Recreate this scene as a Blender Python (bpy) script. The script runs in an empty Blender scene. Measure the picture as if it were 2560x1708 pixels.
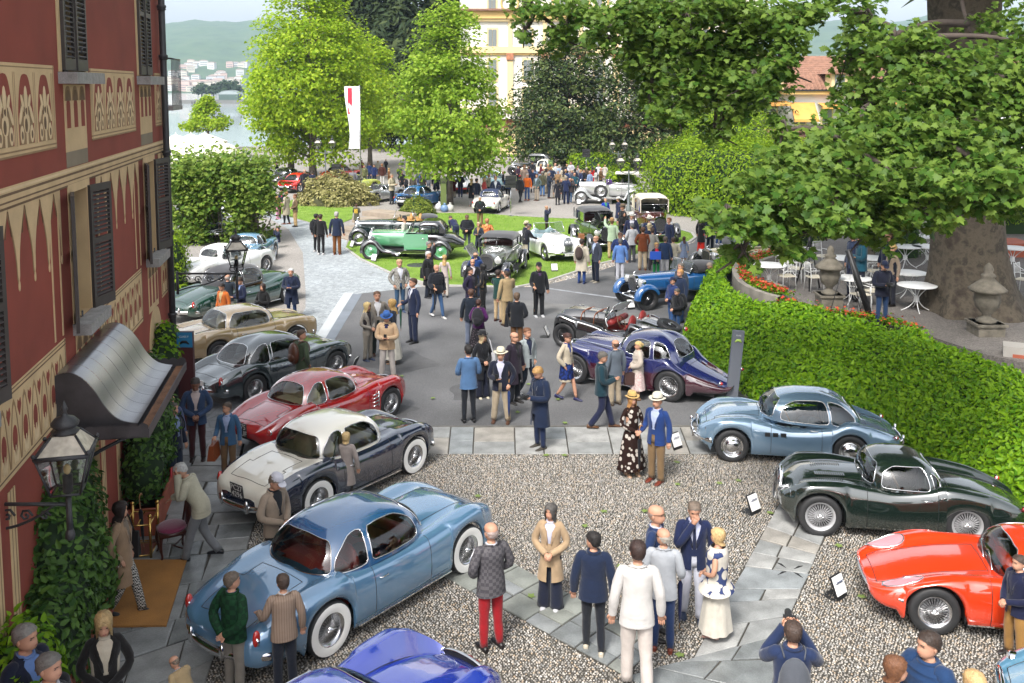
import bpy,math,random
import numpy as np
from mathutils import Vector,Matrix
from mathutils.geometry import delaunay_2d_cdt
random.seed(7)
rng = np.random.default_rng(7)
S = bpy.context.scene
COL = S.collection
PI = math.pi
R_ = math.radians

# ---------------------------------------------------------------- camera
FPX,CAMH,HZ,TP = 2400.0,7.3,217.0,0.10      # focal length in photo pixels, eye height, horizon row, tan(pitch)
TH = math.atan(TP)
PPY = HZ + FPX * TP
cam_d = bpy.data.cameras.new('camera')
cam = bpy.data.objects.new('camera',cam_d)
COL.objects.link(cam)
cam.location = (0,0,CAMH)
cam.rotation_euler = (PI / 2 - TH,0,0)
cam_d.sensor_width = 36
cam_d.lens = FPX / 2560 * 36
cam_d.shift_y = -(854 - PPY) / 2560
cam_d.clip_end = 12000
S.camera = cam
# ---------------------------------------------------------------- sky, sun, exposure (bright overcast)
w = bpy.data.worlds.new('World')
S.world = w
w.use_nodes = True
nt = w.node_tree
nt.nodes.clear()
_o = nt.nodes.new('ShaderNodeOutputWorld')
_b = nt.nodes.new('ShaderNodeBackground')
_s = nt.nodes.new('ShaderNodeTexSky')
_h = nt.nodes.new('ShaderNodeHueSaturation')
_s.sky_type = 'NISHITA'
_s.sun_disc = False
SUN_EL,SUN_AZ = R_(52),R_(205)          # azimuth clockwise from +Y
_s.sun_elevation = SUN_EL
_s.sun_rotation = SUN_AZ
_s.dust_density = 4.0
_s.air_density = 1.0
_s.ozone_density = 1.0
_h.inputs['Saturation'].default_value = 0.22
nt.links.new(_s.outputs[0],_h.inputs['Color'])
nt.links.new(_h.outputs[0],_b.inputs[0])
_b.inputs[1].default_value = 0.115
nt.links.new(_b.outputs[0],_o.inputs[0])
sun_d = bpy.data.lights.new('sun','SUN')
sun = bpy.data.objects.new('sun',sun_d)
COL.objects.link(sun)
sun_d.energy = 1.5
sun_d.angle = R_(14)
sun_d.color = (1.0,0.96,0.9)
sun.location = (-20,-20,60)
_sd = Vector((math.sin(SUN_AZ) * math.cos(SUN_EL),math.cos(SUN_AZ) * math.cos(SUN_EL),math.sin(SUN_EL)))
sun.rotation_euler = _sd.to_track_quat('Z','Y').to_euler()
HAZE = .0002
S.view_settings.view_transform = 'Standard'
S.view_settings.look = 'None'
S.view_settings.exposure = 1.62
S.view_settings.gamma = 1
S.view_settings.use_curve_mapping = False
S.cycles.max_bounces = 6
S.cycles.transparent_max_bounces = 12
S.cycles.volume_bounces = 0
S.cycles.use_denoising = True
S.cycles.sample_clamp_indirect = 6

# ---------------------------------------------------------------- survey: photo pixel -> place
_c,_n = math.cos(TH),math.sin(TH)
def ray(x,y):
 u,v = (x - 1280) / FPX,(y - PPY) / FPX
 return u,_c - v * _n,-_n - v * _c
def G(x,y,z=0.0):                       # where the sight line meets the level z
 a,b,c = ray(x,y)
 t = (z - CAMH) / c
 return Vector((a * t,b * t,z))
def AT(x,y,Y):                          # where the sight line is Y metres away
 a,b,c = ray(x,y)
 t = Y / b
 return Vector((a * t,Y,CAMH + c * t))
def PX(p):
 fy = p[1] * _c - (p[2] - CAMH) * _n
 dn = -p[1] * _n - (p[2] - CAMH) * _c
 return 1280 + FPX * p[0] / fy,PPY + FPX * dn / fy

# ---------------------------------------------------------------- materials
def lin(h):
 h = h.lstrip('#')
 f = lambda c: c / 12.92 if c <= .04045 else ((c + .055) / 1.055) ** 2.4
 return tuple(f(int(h[i:i + 2],16) / 255) for i in (0,2,4))
MATS = {}
def P(name,col,rough=.6,metal=0,var=0,vs=4,bump=0,bs=40,coat=0,spec=.5,isl=0,trans=0,fine=0,coords='Object',emit=None,sheen=0):
 """one procedural material; col is a hex colour or a linear tuple"""
 if name in MATS: return MATS[name]
 m = bpy.data.materials.new(name)
 m.use_nodes = True
 t = m.node_tree
 b = t.nodes['Principled BSDF']
 c = lin(col) if isinstance(col,str) else tuple(col)
 b.inputs['Base Color'].default_value = (*c,1)
 b.inputs['Roughness'].default_value = rough
 b.inputs['Metallic'].default_value = metal
 b.inputs['Specular IOR Level'].default_value = spec
 b.inputs['Coat Weight'].default_value = coat
 b.inputs['Coat Roughness'].default_value = .03
 if sheen: b.inputs['Sheen Weight'].default_value = sheen
 m.diffuse_color = (*c,1)
 L = t.links.new
 tc = t.nodes.new('ShaderNodeTexCoord') if (var or bump or fine) else None
 last = None
 if var:
  n = t.nodes.new('ShaderNodeTexNoise'); n.inputs['Scale'].default_value = vs; n.inputs['Detail'].default_value = 5
  L(tc.outputs[coords],n.inputs['Vector'])
  last = n.outputs['Fac']; amt = var
  r = t.nodes.new('ShaderNodeMapRange'); L(last,r.inputs[0])
  r.inputs[1].default_value = .3; r.inputs[2].default_value = .7
  r.inputs[3].default_value = 1 - amt; r.inputs[4].default_value = 1 + amt
  fac = r.outputs[0]
 else: fac = None
 if fine:
  n2 = t.nodes.new('ShaderNodeTexNoise'); n2.inputs['Scale'].default_value = bs * 1.7; n2.inputs['Detail'].default_value = 3
  L(tc.outputs[coords],n2.inputs['Vector'])
  r2 = t.nodes.new('ShaderNodeMapRange'); L(n2.outputs['Fac'],r2.inputs[0])
  r2.inputs[1].default_value = .3; r2.inputs[2].default_value = .7
  r2.inputs[3].default_value = 1 - fine; r2.inputs[4].default_value = 1 + fine
  if fac is None: fac = r2.outputs[0]
  else:
   mm = t.nodes.new('ShaderNodeMath'); mm.operation = 'MULTIPLY'; L(fac,mm.inputs[0]); L(r2.outputs[0],mm.inputs[1]); fac = mm.outputs[0]
 if isl:
  g = t.nodes.new('ShaderNodeNewGeometry')
  r3 = t.nodes.new('ShaderNodeMapRange'); L(g.outputs['Random Per Island'],r3.inputs[0])
  r3.inputs[3].default_value = 1 - isl; r3.inputs[4].default_value = 1 + isl
  if fac is None: fac = r3.outputs[0]
  else:
   mm = t.nodes.new('ShaderNodeMath'); mm.operation = 'MULTIPLY'; L(fac,mm.inputs[0]); L(r3.outputs[0],mm.inputs[1]); fac = mm.outputs[0]
 if fac is not None:
  x = t.nodes.new('ShaderNodeVectorMath'); x.operation = 'SCALE'
  x.inputs[0].default_value = c; L(fac,x.inputs['Scale']); L(x.outputs[0],b.inputs['Base Color'])
 if bump:
  n3 = t.nodes.new('ShaderNodeTexNoise'); n3.inputs['Scale'].default_value = bs; n3.inputs['Detail'].default_value = 6
  L(tc.outputs[coords],n3.inputs['Vector'])
  bp = t.nodes.new('ShaderNodeBump'); bp.inputs['Strength'].default_value = bump; bp.inputs['Distance'].default_value = .02
  L(n3.outputs['Fac'],bp.inputs['Height']); L(bp.outputs[0],b.inputs['Normal'])
 if emit:
  b.inputs['Emission Color'].default_value = (*c,1); b.inputs['Emission Strength'].default_value = emit
 MATS[name] = m
 return m

def leaf_mat(name,dark,light,trans=.35,rough=.45):
 """leaf colour differs leaf by leaf; thin leaves let light through"""
 if name in MATS: return MATS[name]
 m = bpy.data.materials.new(name); m.use_nodes = True
 t = m.node_tree; b = t.nodes['Principled BSDF']; L = t.links.new
 g = t.nodes.new('ShaderNodeNewGeometry')
 rp = t.nodes.new('ShaderNodeValToRGB'); L(g.outputs['Random Per Island'],rp.inputs[0])
 a,c = (lin(v) if isinstance(v,str) else v for v in (dark,light))
 rp.color_ramp.elements[0].color = (*a,1); rp.color_ramp.elements[1].color = (*c,1)
 L(rp.outputs[0],b.inputs['Base Color'])
 b.inputs['Roughness'].default_value = rough
 b.inputs['Specular IOR Level'].default_value = .16
 tr = t.nodes.new('ShaderNodeBsdfTranslucent')
 br = t.nodes.new('ShaderNodeBrightContrast'); br.inputs[1].default_value = .0
 L(rp.outputs[0],br.inputs[0]); L(br.outputs[0],tr.inputs[0])
 mx = t.nodes.new('ShaderNodeMixShader'); mx.inputs[0].default_value = trans
 L(b.outputs[0],mx.inputs[1]); L(tr.outputs[0],mx.inputs[2])
 L(mx.outputs[0],t.nodes['Material Output'].inputs[0])
 m.diffuse_color = (*c,1)
 MATS[name] = m
 return m

def glass_mat(name,tint,dens=.5,ior=1.5):
 if name in MATS: return MATS[name]
 m = bpy.data.materials.new(name); m.use_nodes = True
 t = m.node_tree; L = t.links.new; t.nodes.remove(t.nodes['Principled BSDF'])
 tr = t.nodes.new('ShaderNodeBsdfTransparent'); tr.inputs[0].default_value = (*tint,1)
 gl = t.nodes.new('ShaderNodeBsdfGlossy'); gl.inputs['Roughness'].default_value = .02
 fr = t.nodes.new('ShaderNodeFresnel'); fr.inputs[0].default_value = ior
 ad = t.nodes.new('ShaderNodeMath'); ad.operation = 'ADD'; ad.inputs[1].default_value = .06; ad.use_clamp = True
 mx = t.nodes.new('ShaderNodeMixShader')
 L(fr.outputs[0],ad.inputs[0]); L(ad.outputs[0],mx.inputs[0]); L(tr.outputs[0],mx.inputs[1]); L(gl.outputs[0],mx.inputs[2])
 L(mx.outputs[0],t.nodes['Material Output'].inputs[0])
 MATS[name] = m
 return m

CHROME = P('chrome',(.75,.75,.76),.08,1)
STEEL = P('brushed_steel',(.55,.55,.56),.25,1)
RUBBER = P('tyre_rubber',(.018,.018,.019),.62,bump=.2,bs=60)
BLACK = P('black_trim',(.012,.012,.013),.5)
DARKIRON = P('dark_iron',(.03,.03,.033),.45,var=.25,vs=9,bump=.25,bs=60)
GLASS = glass_mat('clear_glass',(.72,.78,.76))
CARGLASS = glass_mat('car_glass',(.62,.68,.66))
LAMPGLASS = glass_mat('lamp_glass',(.86,.87,.86))
WHITE = P('white_paint',(.74,.74,.73),.4,var=.05)
DARKIN = P('dark_interior',(.02,.02,.022),.7)

# ---------------------------------------------------------------- mesh building
class MB:
 def __init__(s): s.v = []; s.f = []; s.m = []
 def add(s,vs,fs,mi=0):
  o = len(s.v); s.v.extend([tuple(p) for p in vs]); s.f.extend([tuple(i + o for i in f) for f in fs]); s.m.extend([mi] * len(fs)); return s
 def box(s,c,d,mi=0,rz=0,M=None):
  x,y,z = d[0] / 2,d[1] / 2,d[2] / 2
  vs = [Vector((i * x,j * y,k * z)) for i in (-1,1) for j in (-1,1) for k in (-1,1)]
  if rz: vs = [Matrix.Rotation(rz,3,'Z') @ v for v in vs]
  if M is not None: vs = [M @ v for v in vs]
  c = Vector(c)
  return s.add([v + c for v in vs],[(0,1,3,2),(4,6,7,5),(0,4,5,1),(2,3,7,6),(0,2,6,4),(1,5,7,3)],mi)
 def tube(s,pts,rad,n=8,cap=True,mi=0,closed=False,flat=1.0,up=None):
  pts = [Vector(p) for p in pts]; k = len(pts)
  if not hasattr(rad,'__len__'): rad = [rad] * k
  ref = Vector(up) if up else None; rings = []
  for i in range(k):
   if closed: d = pts[(i + 1) % k] - pts[i - 1]
   else: d = pts[min(i + 1,k - 1)] - pts[max(i - 1,0)]
   if d.length < 1e-9: d = Vector((0,0,1))
   d.normalize()
   if ref is None:
    ref = Vector((0,0,1)) if abs(d.z) < .9 else Vector((0,1,0))
   a = ref - d * ref.dot(d)
   if a.length < 1e-4: a = Vector((1,0,0)) - d * d.x
   a.normalize(); b = d.cross(a)
   if not up: ref = a
   ra = rad[i] if not hasattr(rad[i],'__len__') else rad[i][0]
   rb = rad[i] * flat if not hasattr(rad[i],'__len__') else rad[i][1]
   rings.append([pts[i] + a * ra * math.cos(2 * PI * j / n) + b * rb * math.sin(2 * PI * j / n) for j in range(n)])
  vs = [p for r in rings for p in r]; fs = []
  for i in range(k if closed else k - 1):
   q = (i + 1) % k
   for j in range(n): fs.append((i * n + j,i * n + (j + 1) % n,q * n + (j + 1) % n,q * n + j))
  if cap and not closed:
   fs.append(tuple(range(n))[::-1]); fs.append(tuple((k - 1) * n + j for j in range(n)))
  return s.add(vs,fs,mi)
 def lathe(s,prof,n=16,c=(0,0,0),axis='Z',mi=0,a0=0,a1=2 * PI):
  full = abs(a1 - a0 - 2 * PI) < 1e-6; nn = n if full else n + 1; vs = []; c = Vector(c)
  for r,h in prof:
   for j in range(nn):
    a = a0 + (a1 - a0) * j / n; x,y = r * math.cos(a),r * math.sin(a)
    p = (x,y,h) if axis == 'Z' else (x,h,y) if axis == 'Y' else (h,x,y)
    vs.append(Vector(p) + c)
  fs = []
  for i in range(len(prof) - 1):
   for j in range(n):
    q = (j + 1) % nn
    f = (i * nn + j,i * nn + q,(i + 1) * nn + q,(i + 1) * nn + j)
    fs.append(f if axis != 'Y' else f[::-1])
  return s.add(vs,fs,mi)
 def sphere(s,c,r,n=12,k=8,mi=0):
  if not hasattr(r,'__len__'): r = (r,r,r)
  vs = []; c = Vector(c)
  for i in range(k + 1):
   t = PI * i / k
   for j in range(n):
    a = 2 * PI * j / n
    vs.append(c + Vector((r[0] * math.sin(t) * math.cos(a),r[1] * math.sin(t) * math.sin(a),r[2] * math.cos(t))))
  return s.add(vs,[(i * n + j,(i + 1) * n + j,(i + 1) * n + (j + 1) % n,i * n + (j + 1) % n) for i in range(k) for j in range(n)],mi)
 def grid(s,rows,mi=0,wrap=False):
  n = len(rows[0]); vs = [p for r in rows for p in r]
  fs = [(i * n + j,i * n + (j + 1) % n,(i + 1) * n + (j + 1) % n,(i + 1) * n + j) for i in range(len(rows) - 1) for j in range(n if wrap else n - 1)]
  return s.add(vs,fs,mi)
 def prism(s,poly,z0,z1,mi=0,bottom=False):
  n = len(poly); vs = [(p[0],p[1],z1) for p in poly] + [(p[0],p[1],z0) for p in poly]
  fs = [tuple(range(n))] + [(i,i + n,(i + 1) % n + n,(i + 1) % n) for i in range(n)]
  if bottom: fs.append(tuple(range(2 * n - 1,n - 1,-1)))
  return s.add(vs,fs,mi)
 def mesh(s,name,mats,smooth=True):
  me = bpy.data.meshes.new(name); me.from_pydata(s.v,[],s.f)
  for m in (mats if isinstance(mats,(list,tuple)) else [mats]): me.materials.append(m)
  if any(s.m): me.polygons.foreach_set('material_index',s.m)
  if smooth: me.polygons.foreach_set('use_smooth',[True] * len(me.polygons))
  me.update(); return me
 def obj(s,name,mats,parent=None,smooth=True,ang=None):
  me = s.mesh(name,mats,smooth)
  if smooth and ang:
   me.set_sharp_from_angle(angle=R_(ang))
  return link(name,me,parent)
def link(name,data,parent=None,loc=None,rz=None):
 o = bpy.data.objects.new(name,data); COL.objects.link(o)
 if parent is not None: o.parent = parent
 if loc is not None: o.location = loc
 if rz is not None: o.rotation_euler = (0,0,rz)
 return o
def tag(o,label,cat=None,group=None,kind=None):
 if label: o['label'] = label
 if cat: o['category'] = cat
 if group: o['group'] = group
 if kind: o['kind'] = kind
 return o
def thing(name,label,cat,loc=(0,0,0),rz=0,group=None):
 return tag(link(name,None,None,loc,rz),label,cat,group)
def struct(o,label=None): o['kind'] = 'structure'; return tag(o,label)
def setmat(o,*ms):
 for i,m in enumerate(ms):
  o.material_slots[i].link = 'OBJECT'; o.material_slots[i].material = m
 return o
def np_mesh(name,V,Fq,mat,smooth=False,mi=None):
 """fast mesh from arrays: V (n,3), Fq (m,3 or 4)"""
 me = bpy.data.meshes.new(name); V = np.asarray(V,np.float32); Fq = np.asarray(Fq,np.int32)
 k = Fq.shape[1]
 me.vertices.add(len(V)); me.vertices.foreach_set('co',V.ravel())
 me.loops.add(Fq.size); me.loops.foreach_set('vertex_index',Fq.ravel())
 me.polygons.add(len(Fq)); me.polygons.foreach_set('loop_start',np.arange(0,Fq.size,k,dtype=np.int32))
 for m in (mat if isinstance(mat,(list,tuple)) else [mat]): me.materials.append(m)
 if mi is not None: me.polygons.foreach_set('material_index',np.asarray(mi,np.int32))
 me.update(calc_edges=True)
 if smooth: me.polygons.foreach_set('use_smooth',np.ones(len(Fq),bool))
 return me
def herm(xs,ys,x):
 """smooth curve through points (Fritsch-Carlson), x an array"""
 xs = np.asarray(xs,float); ys = np.asarray(ys,float); x = np.asarray(x,float)
 h = np.diff(xs); d = np.diff(ys) / h; m = np.zeros_like(ys); m[0] = d[0]; m[-1] = d[-1]
 for i in range(1,len(xs) - 1):
  m[i] = 0 if d[i - 1] * d[i] <= 0 else 2 * d[i - 1] * d[i] / (d[i - 1] + d[i])
 i = np.clip(np.searchsorted(xs,x) - 1,0,len(h) - 1); t = np.clip((x - xs[i]) / h[i],0,1)
 return ys[i] * (2 * t**3 - 3 * t**2 + 1) + h[i] * m[i] * (t**3 - 2 * t**2 + t) + ys[i + 1] * (-2 * t**3 + 3 * t**2) + h[i] * m[i + 1] * (t**3 - t**2)
def catmull(pts,k=6,closed=False):
 P_ = [Vector(p) for p in pts]; n = len(P_); out = []
 for i in range(n if closed else n - 1):
  if closed: a,b,c,d = P_[i - 1],P_[i],P_[(i + 1) % n],P_[(i + 2) % n]
  else: a,b,c,d = P_[max(i - 1,0)],P_[i],P_[i + 1],P_[min(i + 2,n - 1)]
  for j in range(k):
   t = j / k
   out.append(.5 * ((2 * b) + (c - a) * t + (2 * a - 5 * b + 4 * c - d) * t * t + (3 * b - 3 * c + d - a) * t**3))
 if not closed: out.append(P_[-1])
 return out
def inside(poly,x,y):
 r = False; j = len(poly) - 1
 for i in range(len(poly)):
  xi,yi,xj,yj = poly[i][0],poly[i][1],poly[j][0],poly[j][1]
  if (yi > y) != (yj > y) and x < (xj - xi) * (y - yi) / (yj - yi) + xi: r = not r
  j = i
 return r
def inside_np(poly,X,Y):
 r = np.zeros(len(X),bool); j = len(poly) - 1
 for i in range(len(poly)):
  xi,yi,xj,yj = poly[i][0],poly[i][1],poly[j][0],poly[j][1]
  if yi != yj:
   c = ((yi > Y) != (yj > Y)) & (X < (xj - xi) * (Y - yi) / (yj - yi) + xi); r ^= c
  j = i
 return r

# ================================================================ THE GROUND
def ramp_mat(name,cols,rough=.7,bump=0,bs=80,noise=None,spec=.4,detail=6):
 """colours spread over a ramp: per loose piece, or over a noise of the given scale"""
 if name in MATS: return MATS[name]
 m = bpy.data.materials.new(name); m.use_nodes = True
 t = m.node_tree; b = t.nodes['Principled BSDF']; L = t.links.new
 rp = t.nodes.new('ShaderNodeValToRGB')
 e = rp.color_ramp.elements
 while len(e) < len(cols): e.new(.5)
 for i,c in enumerate(cols):
  e[i].position = (i / (len(cols) - 1)) if noise is None else .28 + .44 * i / (len(cols) - 1)
  e[i].color = (*(lin(c) if isinstance(c,str) else c),1)
 tc = t.nodes.new('ShaderNodeTexCoord')
 if noise is None:
  g = t.nodes.new('ShaderNodeNewGeometry'); L(g.outputs['Random Per Island'],rp.inputs[0])
 else:
  n = t.nodes.new('ShaderNodeTexNoise'); n.inputs['Scale'].default_value = noise; n.inputs['Detail'].default_value = detail; n.inputs['Roughness'].default_value = .62
  L(tc.outputs['Object'],n.inputs['Vector']); L(n.outputs['Fac'],rp.inputs[0])
 L(rp.outputs[0],b.inputs['Base Color'])
 b.inputs['Roughness'].default_value = rough; b.inputs['Specular IOR Level'].default_value = spec
 if bump:
  n3 = t.nodes.new('ShaderNodeTexNoise'); n3.inputs['Scale'].default_value = bs; n3.inputs['Detail'].default_value = 5
  L(tc.outputs['Object'],n3.inputs['Vector'])
  bp = t.nodes.new('ShaderNodeBump'); bp.inputs['Strength'].default_value = bump; bp.inputs['Distance'].default_value = .02
  L(n3.outputs['Fac'],bp.inputs['Height']); L(bp.outputs[0],b.inputs['Normal'])
 MATS[name] = m
 return m

def speckle_mat(name,base,amt_big,big,amt_fine,fine,rough=.85,stones=0,bump=.3,wet=None):
 """mineral surface: broad patches times fine grain, optional cell joints (small setts)"""
 m = P(name,base,rough,var=amt_big,vs=big,fine=amt_fine,bs=fine,bump=bump)
 t = m.node_tree; L = t.links.new; b = t.nodes['Principled BSDF']
 if stones:
  tc = [n for n in t.nodes if n.type == 'TEX_COORD'][0]
  v = t.nodes.new('ShaderNodeTexVoronoi'); v.feature = 'DISTANCE_TO_EDGE'; v.inputs['Scale'].default_value = stones
  v2 = t.nodes.new('ShaderNodeTexVoronoi'); v2.inputs['Scale'].default_value = stones
  L(tc.outputs['Object'],v.inputs['Vector']); L(tc.outputs['Object'],v2.inputs['Vector'])
  r = t.nodes.new('ShaderNodeMapRange'); L(v.outputs['Distance'],r.inputs[0]); r.inputs[1].default_value = 0; r.inputs[2].default_value = .07; r.inputs[3].default_value = .62; r.inputs[4].default_value = 1
  sx = t.nodes.new('ShaderNodeSeparateColor'); L(v2.outputs['Color'],sx.inputs[0])
  r2 = t.nodes.new('ShaderNodeMapRange'); L(sx.outputs[0],r2.inputs[0]); r2.inputs[3].default_value = .8; r2.inputs[4].default_value = 1.18
  mm = t.nodes.new('ShaderNodeMath'); mm.operation = 'MULTIPLY'; L(r.outputs[0],mm.inputs[0]); L(r2.outputs[0],mm.inputs[1])
  x = t.nodes.new('ShaderNodeVectorMath'); x.operation = 'SCALE'
  src = b.inputs['Base Color'].links[0].from_socket
  L(src,x.inputs[0]); L(mm.outputs[0],x.inputs['Scale']); L(x.outputs[0],b.inputs['Base Color'])
 return m

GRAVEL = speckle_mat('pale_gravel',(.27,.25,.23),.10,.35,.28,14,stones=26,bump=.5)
ASPHALT = speckle_mat('asphalt',(.108,.108,.111),.30,.42,.30,34,rough=.8,bump=.4)
SETTS = speckle_mat('pale_small_setts',(.29,.315,.33),.10,.5,.10,20,rough=.7,stones=7.5,bump=.2)
CRAZY = speckle_mat('crazy_paving',(.17,.18,.19),.22,.9,.15,16,rough=.45,stones=2.6,bump=.2)
MORTAR = speckle_mat('dark_mortar',(.045,.04,.032),.25,1.2,.3,40,rough=.8)
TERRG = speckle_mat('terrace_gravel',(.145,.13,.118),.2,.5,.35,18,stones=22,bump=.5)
LAWN = ramp_mat('lawn_green',[(.10,.175,.016),(.15,.245,.026),(.19,.28,.045)],.8,.6,90,noise=1.3)
KERB = P('kerb_stone',(.34,.33,.31),.75,var=.15,vs=2,bump=.2)

def sheet(name,px,z,mat,label,kind='structure',thick=0):
 pts = [G(*p) for p in px]; mb = MB()
 mb.v = [(p.x,p.y,z) for p in pts]; mb.f = [tuple(range(len(pts)))]; mb.m = [0]
 if thick:
  n = len(pts); mb.v += [(p.x,p.y,z - thick) for p in pts]
  for i in range(n): mb.f.append((i,(i + 1) % n,(i + 1) % n + n,i + n)); mb.m.append(0)
 o = mb.obj(name,mat,smooth=False)
 if o.data.polygons[0].normal.z < 0: o.data.flip_normals()
 o['kind'] = kind; o['label'] = label
 return o
mb = MB(); mb.v = [(-75,-6,0),(120,-6,0),(120,122,0),(-20,122,0),(-38,116,0),(-75,104,0)]
mb.v += [(x,y,-3.5) for x,y,z in mb.v]
mb.f = [tuple(range(6))] + [(i,i + 6,(i + 1) % 6 + 6,(i + 1) % 6) for i in range(6)]; mb.m = [0] * 7
ground = struct(mb.obj('ground',GRAVEL,smooth=False),'pale gravel drive under the parked cars')
# asphalt forecourt and the road past the lawn
ASPH_PX = [(887,736),(960,728),(1056,718),(1345,718),(1480,684),(1600,644),(1735,607),(1748,578),(1830,540),(2150,545),(2150,640),(1900,652),(1765,770),(1712,842),(1716,885),(1748,930),(1900,1008),(1990,1066),(690,1066),(690,1022),(808,861)]
sheet('asphalt_road',ASPH_PX,.008,ASPHALT,'grey asphalt forecourt between the two rows of cars')
SETT_PX = [(612,498),(640,500),(672,529),(769,556),(819,575),(868,600),(864,624),(901,651),(974,685),(1056,716),(960,728),(887,736),(808,861),(690,1022),(560,1015),(600,900),(720,850),(764,770),(764,725),(757,632),(721,573),(650,534)]
sheet('sett_road',SETT_PX,.004,SETTS,'pale road of small setts curving past the lawn')
sheet('crazy_paving',[(430,960),(560,1015),(690,1022),(690,1066),(640,1200),(430,1200)],.006,CRAZY,'dark crazy paving behind the red coupe')
# lawns
LAWN2 = [(864,622),(872,604),(930,575),(985,545),(1076,533),(1212,535),(1284,541),(1353,545),(1433,548),(1596,559),(1696,574),(1730,584),(1738,595),(1724,606),(1596,638),(1501,661),(1370,704),(1294,719),(1123,716),(1054,707),(974,683),(901,649)]
LAWN1 = [(665,525),(769,554),(819,573),(880,548),(884,520),(830,498),(745,498),(700,508)]
sheet('lawn',LAWN2,.03,LAWN,'bright green lawn with the pre-war cars',thick=.05)
sheet('lawn',LAWN1,.03,LAWN,'small sloping lawn below the variegated bush',thick=.05)
sheet('lawn',[(1290,455),(1420,452),(1420,425),(1290,425)],.03,LAWN,'strip of lawn before the magnolia trees',thick=.05)
sheet('lawn',[(2055,470),(2500,470),(2500,430),(2055,430)],.03,LAWN,'strip of lawn behind the terrace',thick=.05)
def grass_blades(name,px,n,label):
 poly = [tuple(G(*p))[:2] for p in px]; a = np.array(poly); lo,hi = a.min(0),a.max(0)
 q = rng.uniform(lo,hi,(n,2)); q = q[inside_np(poly,q[:,0],q[:,1])]; n = len(q)
 an = rng.uniform(0,2 * PI,n); wd = rng.uniform(.006,.012,n); h = rng.uniform(.02,.055,n); ln = rng.normal(0,.02,(n,2))
 dx,dy = np.cos(an) * wd,np.sin(an) * wd; z = np.full(n,.028)
 V = np.stack([np.c_[q[:,0] - dx,q[:,1] - dy,z],np.c_[q[:,0] + dx,q[:,1] + dy,z],np.c_[q + ln,z + h]],1).reshape(-1,3)
 o = link(name,np_mesh(name,V,np.arange(3 * n).reshape(-1,3),leaf_mat('grass_blade',(.07,.19,.01),(.19,.36,.03),.3,.6)))
 tag(o,label,kind='stuff')
grass_blades('grass',LAWN2,60000,'short mown grass of the big lawn')
grass_blades('grass',LAWN1,9000,'mown grass of the small lawn by the bush')
# edging kerbs
def strip(name,px,wid,z0,z1,mat,label,closed=False):
 pts = [G(*p) for p in px]; mb = MB(); n = len(pts); rows = []
 for i,p in enumerate(pts):
  d = (pts[min(i + 1,n - 1)] - pts[max(i - 1,0)]).normalized(); nn = Vector((-d.y,d.x,0)) * wid / 2
  rows.append([(p.x - nn.x,p.y - nn.y,z0),(p.x - nn.x,p.y - nn.y,z1),(p.x + nn.x,p.y + nn.y,z1),(p.x + nn.x,p.y + nn.y,z0)])
 mb.grid(rows); o = mb.obj(name,mat,smooth=False); o['kind'] = 'structure'; o['label'] = label; return o
strip('lawn_kerb',LAWN2[-1:-5:-1][::-1] + [(864,622)],.12,0,.05,KERB,'thin stone kerb round the tip of the lawn')
strip('lawn_kerb',LAWN2[10:19],.14,0,.055,KERB,'thin stone kerb along the right edge of the lawn')
PEB_STRIP = [(1345,718),(1480,684),(1600,644),(1735,607),(1724,606),(1596,638),(1501,661),(1370,704),(1310,718)]
strip('drain_strip',[(887,736),(850,795),(808,861),(760,930)],.5,0,.014,P('drain_stone',(.16,.18,.21),.6,var=.15,vs=1.5),'dark blue grey stone strip beside the asphalt')
strip('drain_strip',[(872,733),(835,790),(793,858),(745,928)],.32,0,.016,P('pale_kerb',(.42,.44,.45),.65,var=.1,vs=1.5),'pale stone border along the sett road')
strip('road_line',[(1372,722),(1450,733),(1545,746)],.14,.006,.013,P('worn_marking',(.24,.25,.27),.8,var=.3,vs=3),'worn pale line across the asphalt')
strip('kerb_edge',[(700,1068),(1080,1068),(1400,1067),(1726,1066),(1990,1064)],.07,0,.02,P('kerb_dark',(.12,.115,.105),.8,var=.3,vs=4),'narrow dark kerb between asphalt and flagstones')
PATCH = [P('asphalt_patch_%d' % k,c,.85,var=.25,vs=1.5,fine=.25,bs=40) for k,c in enumerate(((.082,.082,.085),(.135,.133,.13)))]
for k,(x,y,rx,ry) in enumerate([(1000,905,90,26),(1330,770,120,16),(1180,985,60,22),(1500,690,90,10),(930,1030,120,16),(1560,800,70,14)]):
 sheet('asphalt_patch',[(x + rx * math.cos(t) * (1 + .25 * math.sin(3 * t + k)),y + ry * math.sin(t) * (1 + .2 * math.cos(4 * t + k))) for t in np.linspace(0,2 * PI,26)[:-1]],.0095 + .0004 * k,PATCH[k % 2],'faint worn patch in the asphalt')
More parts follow.
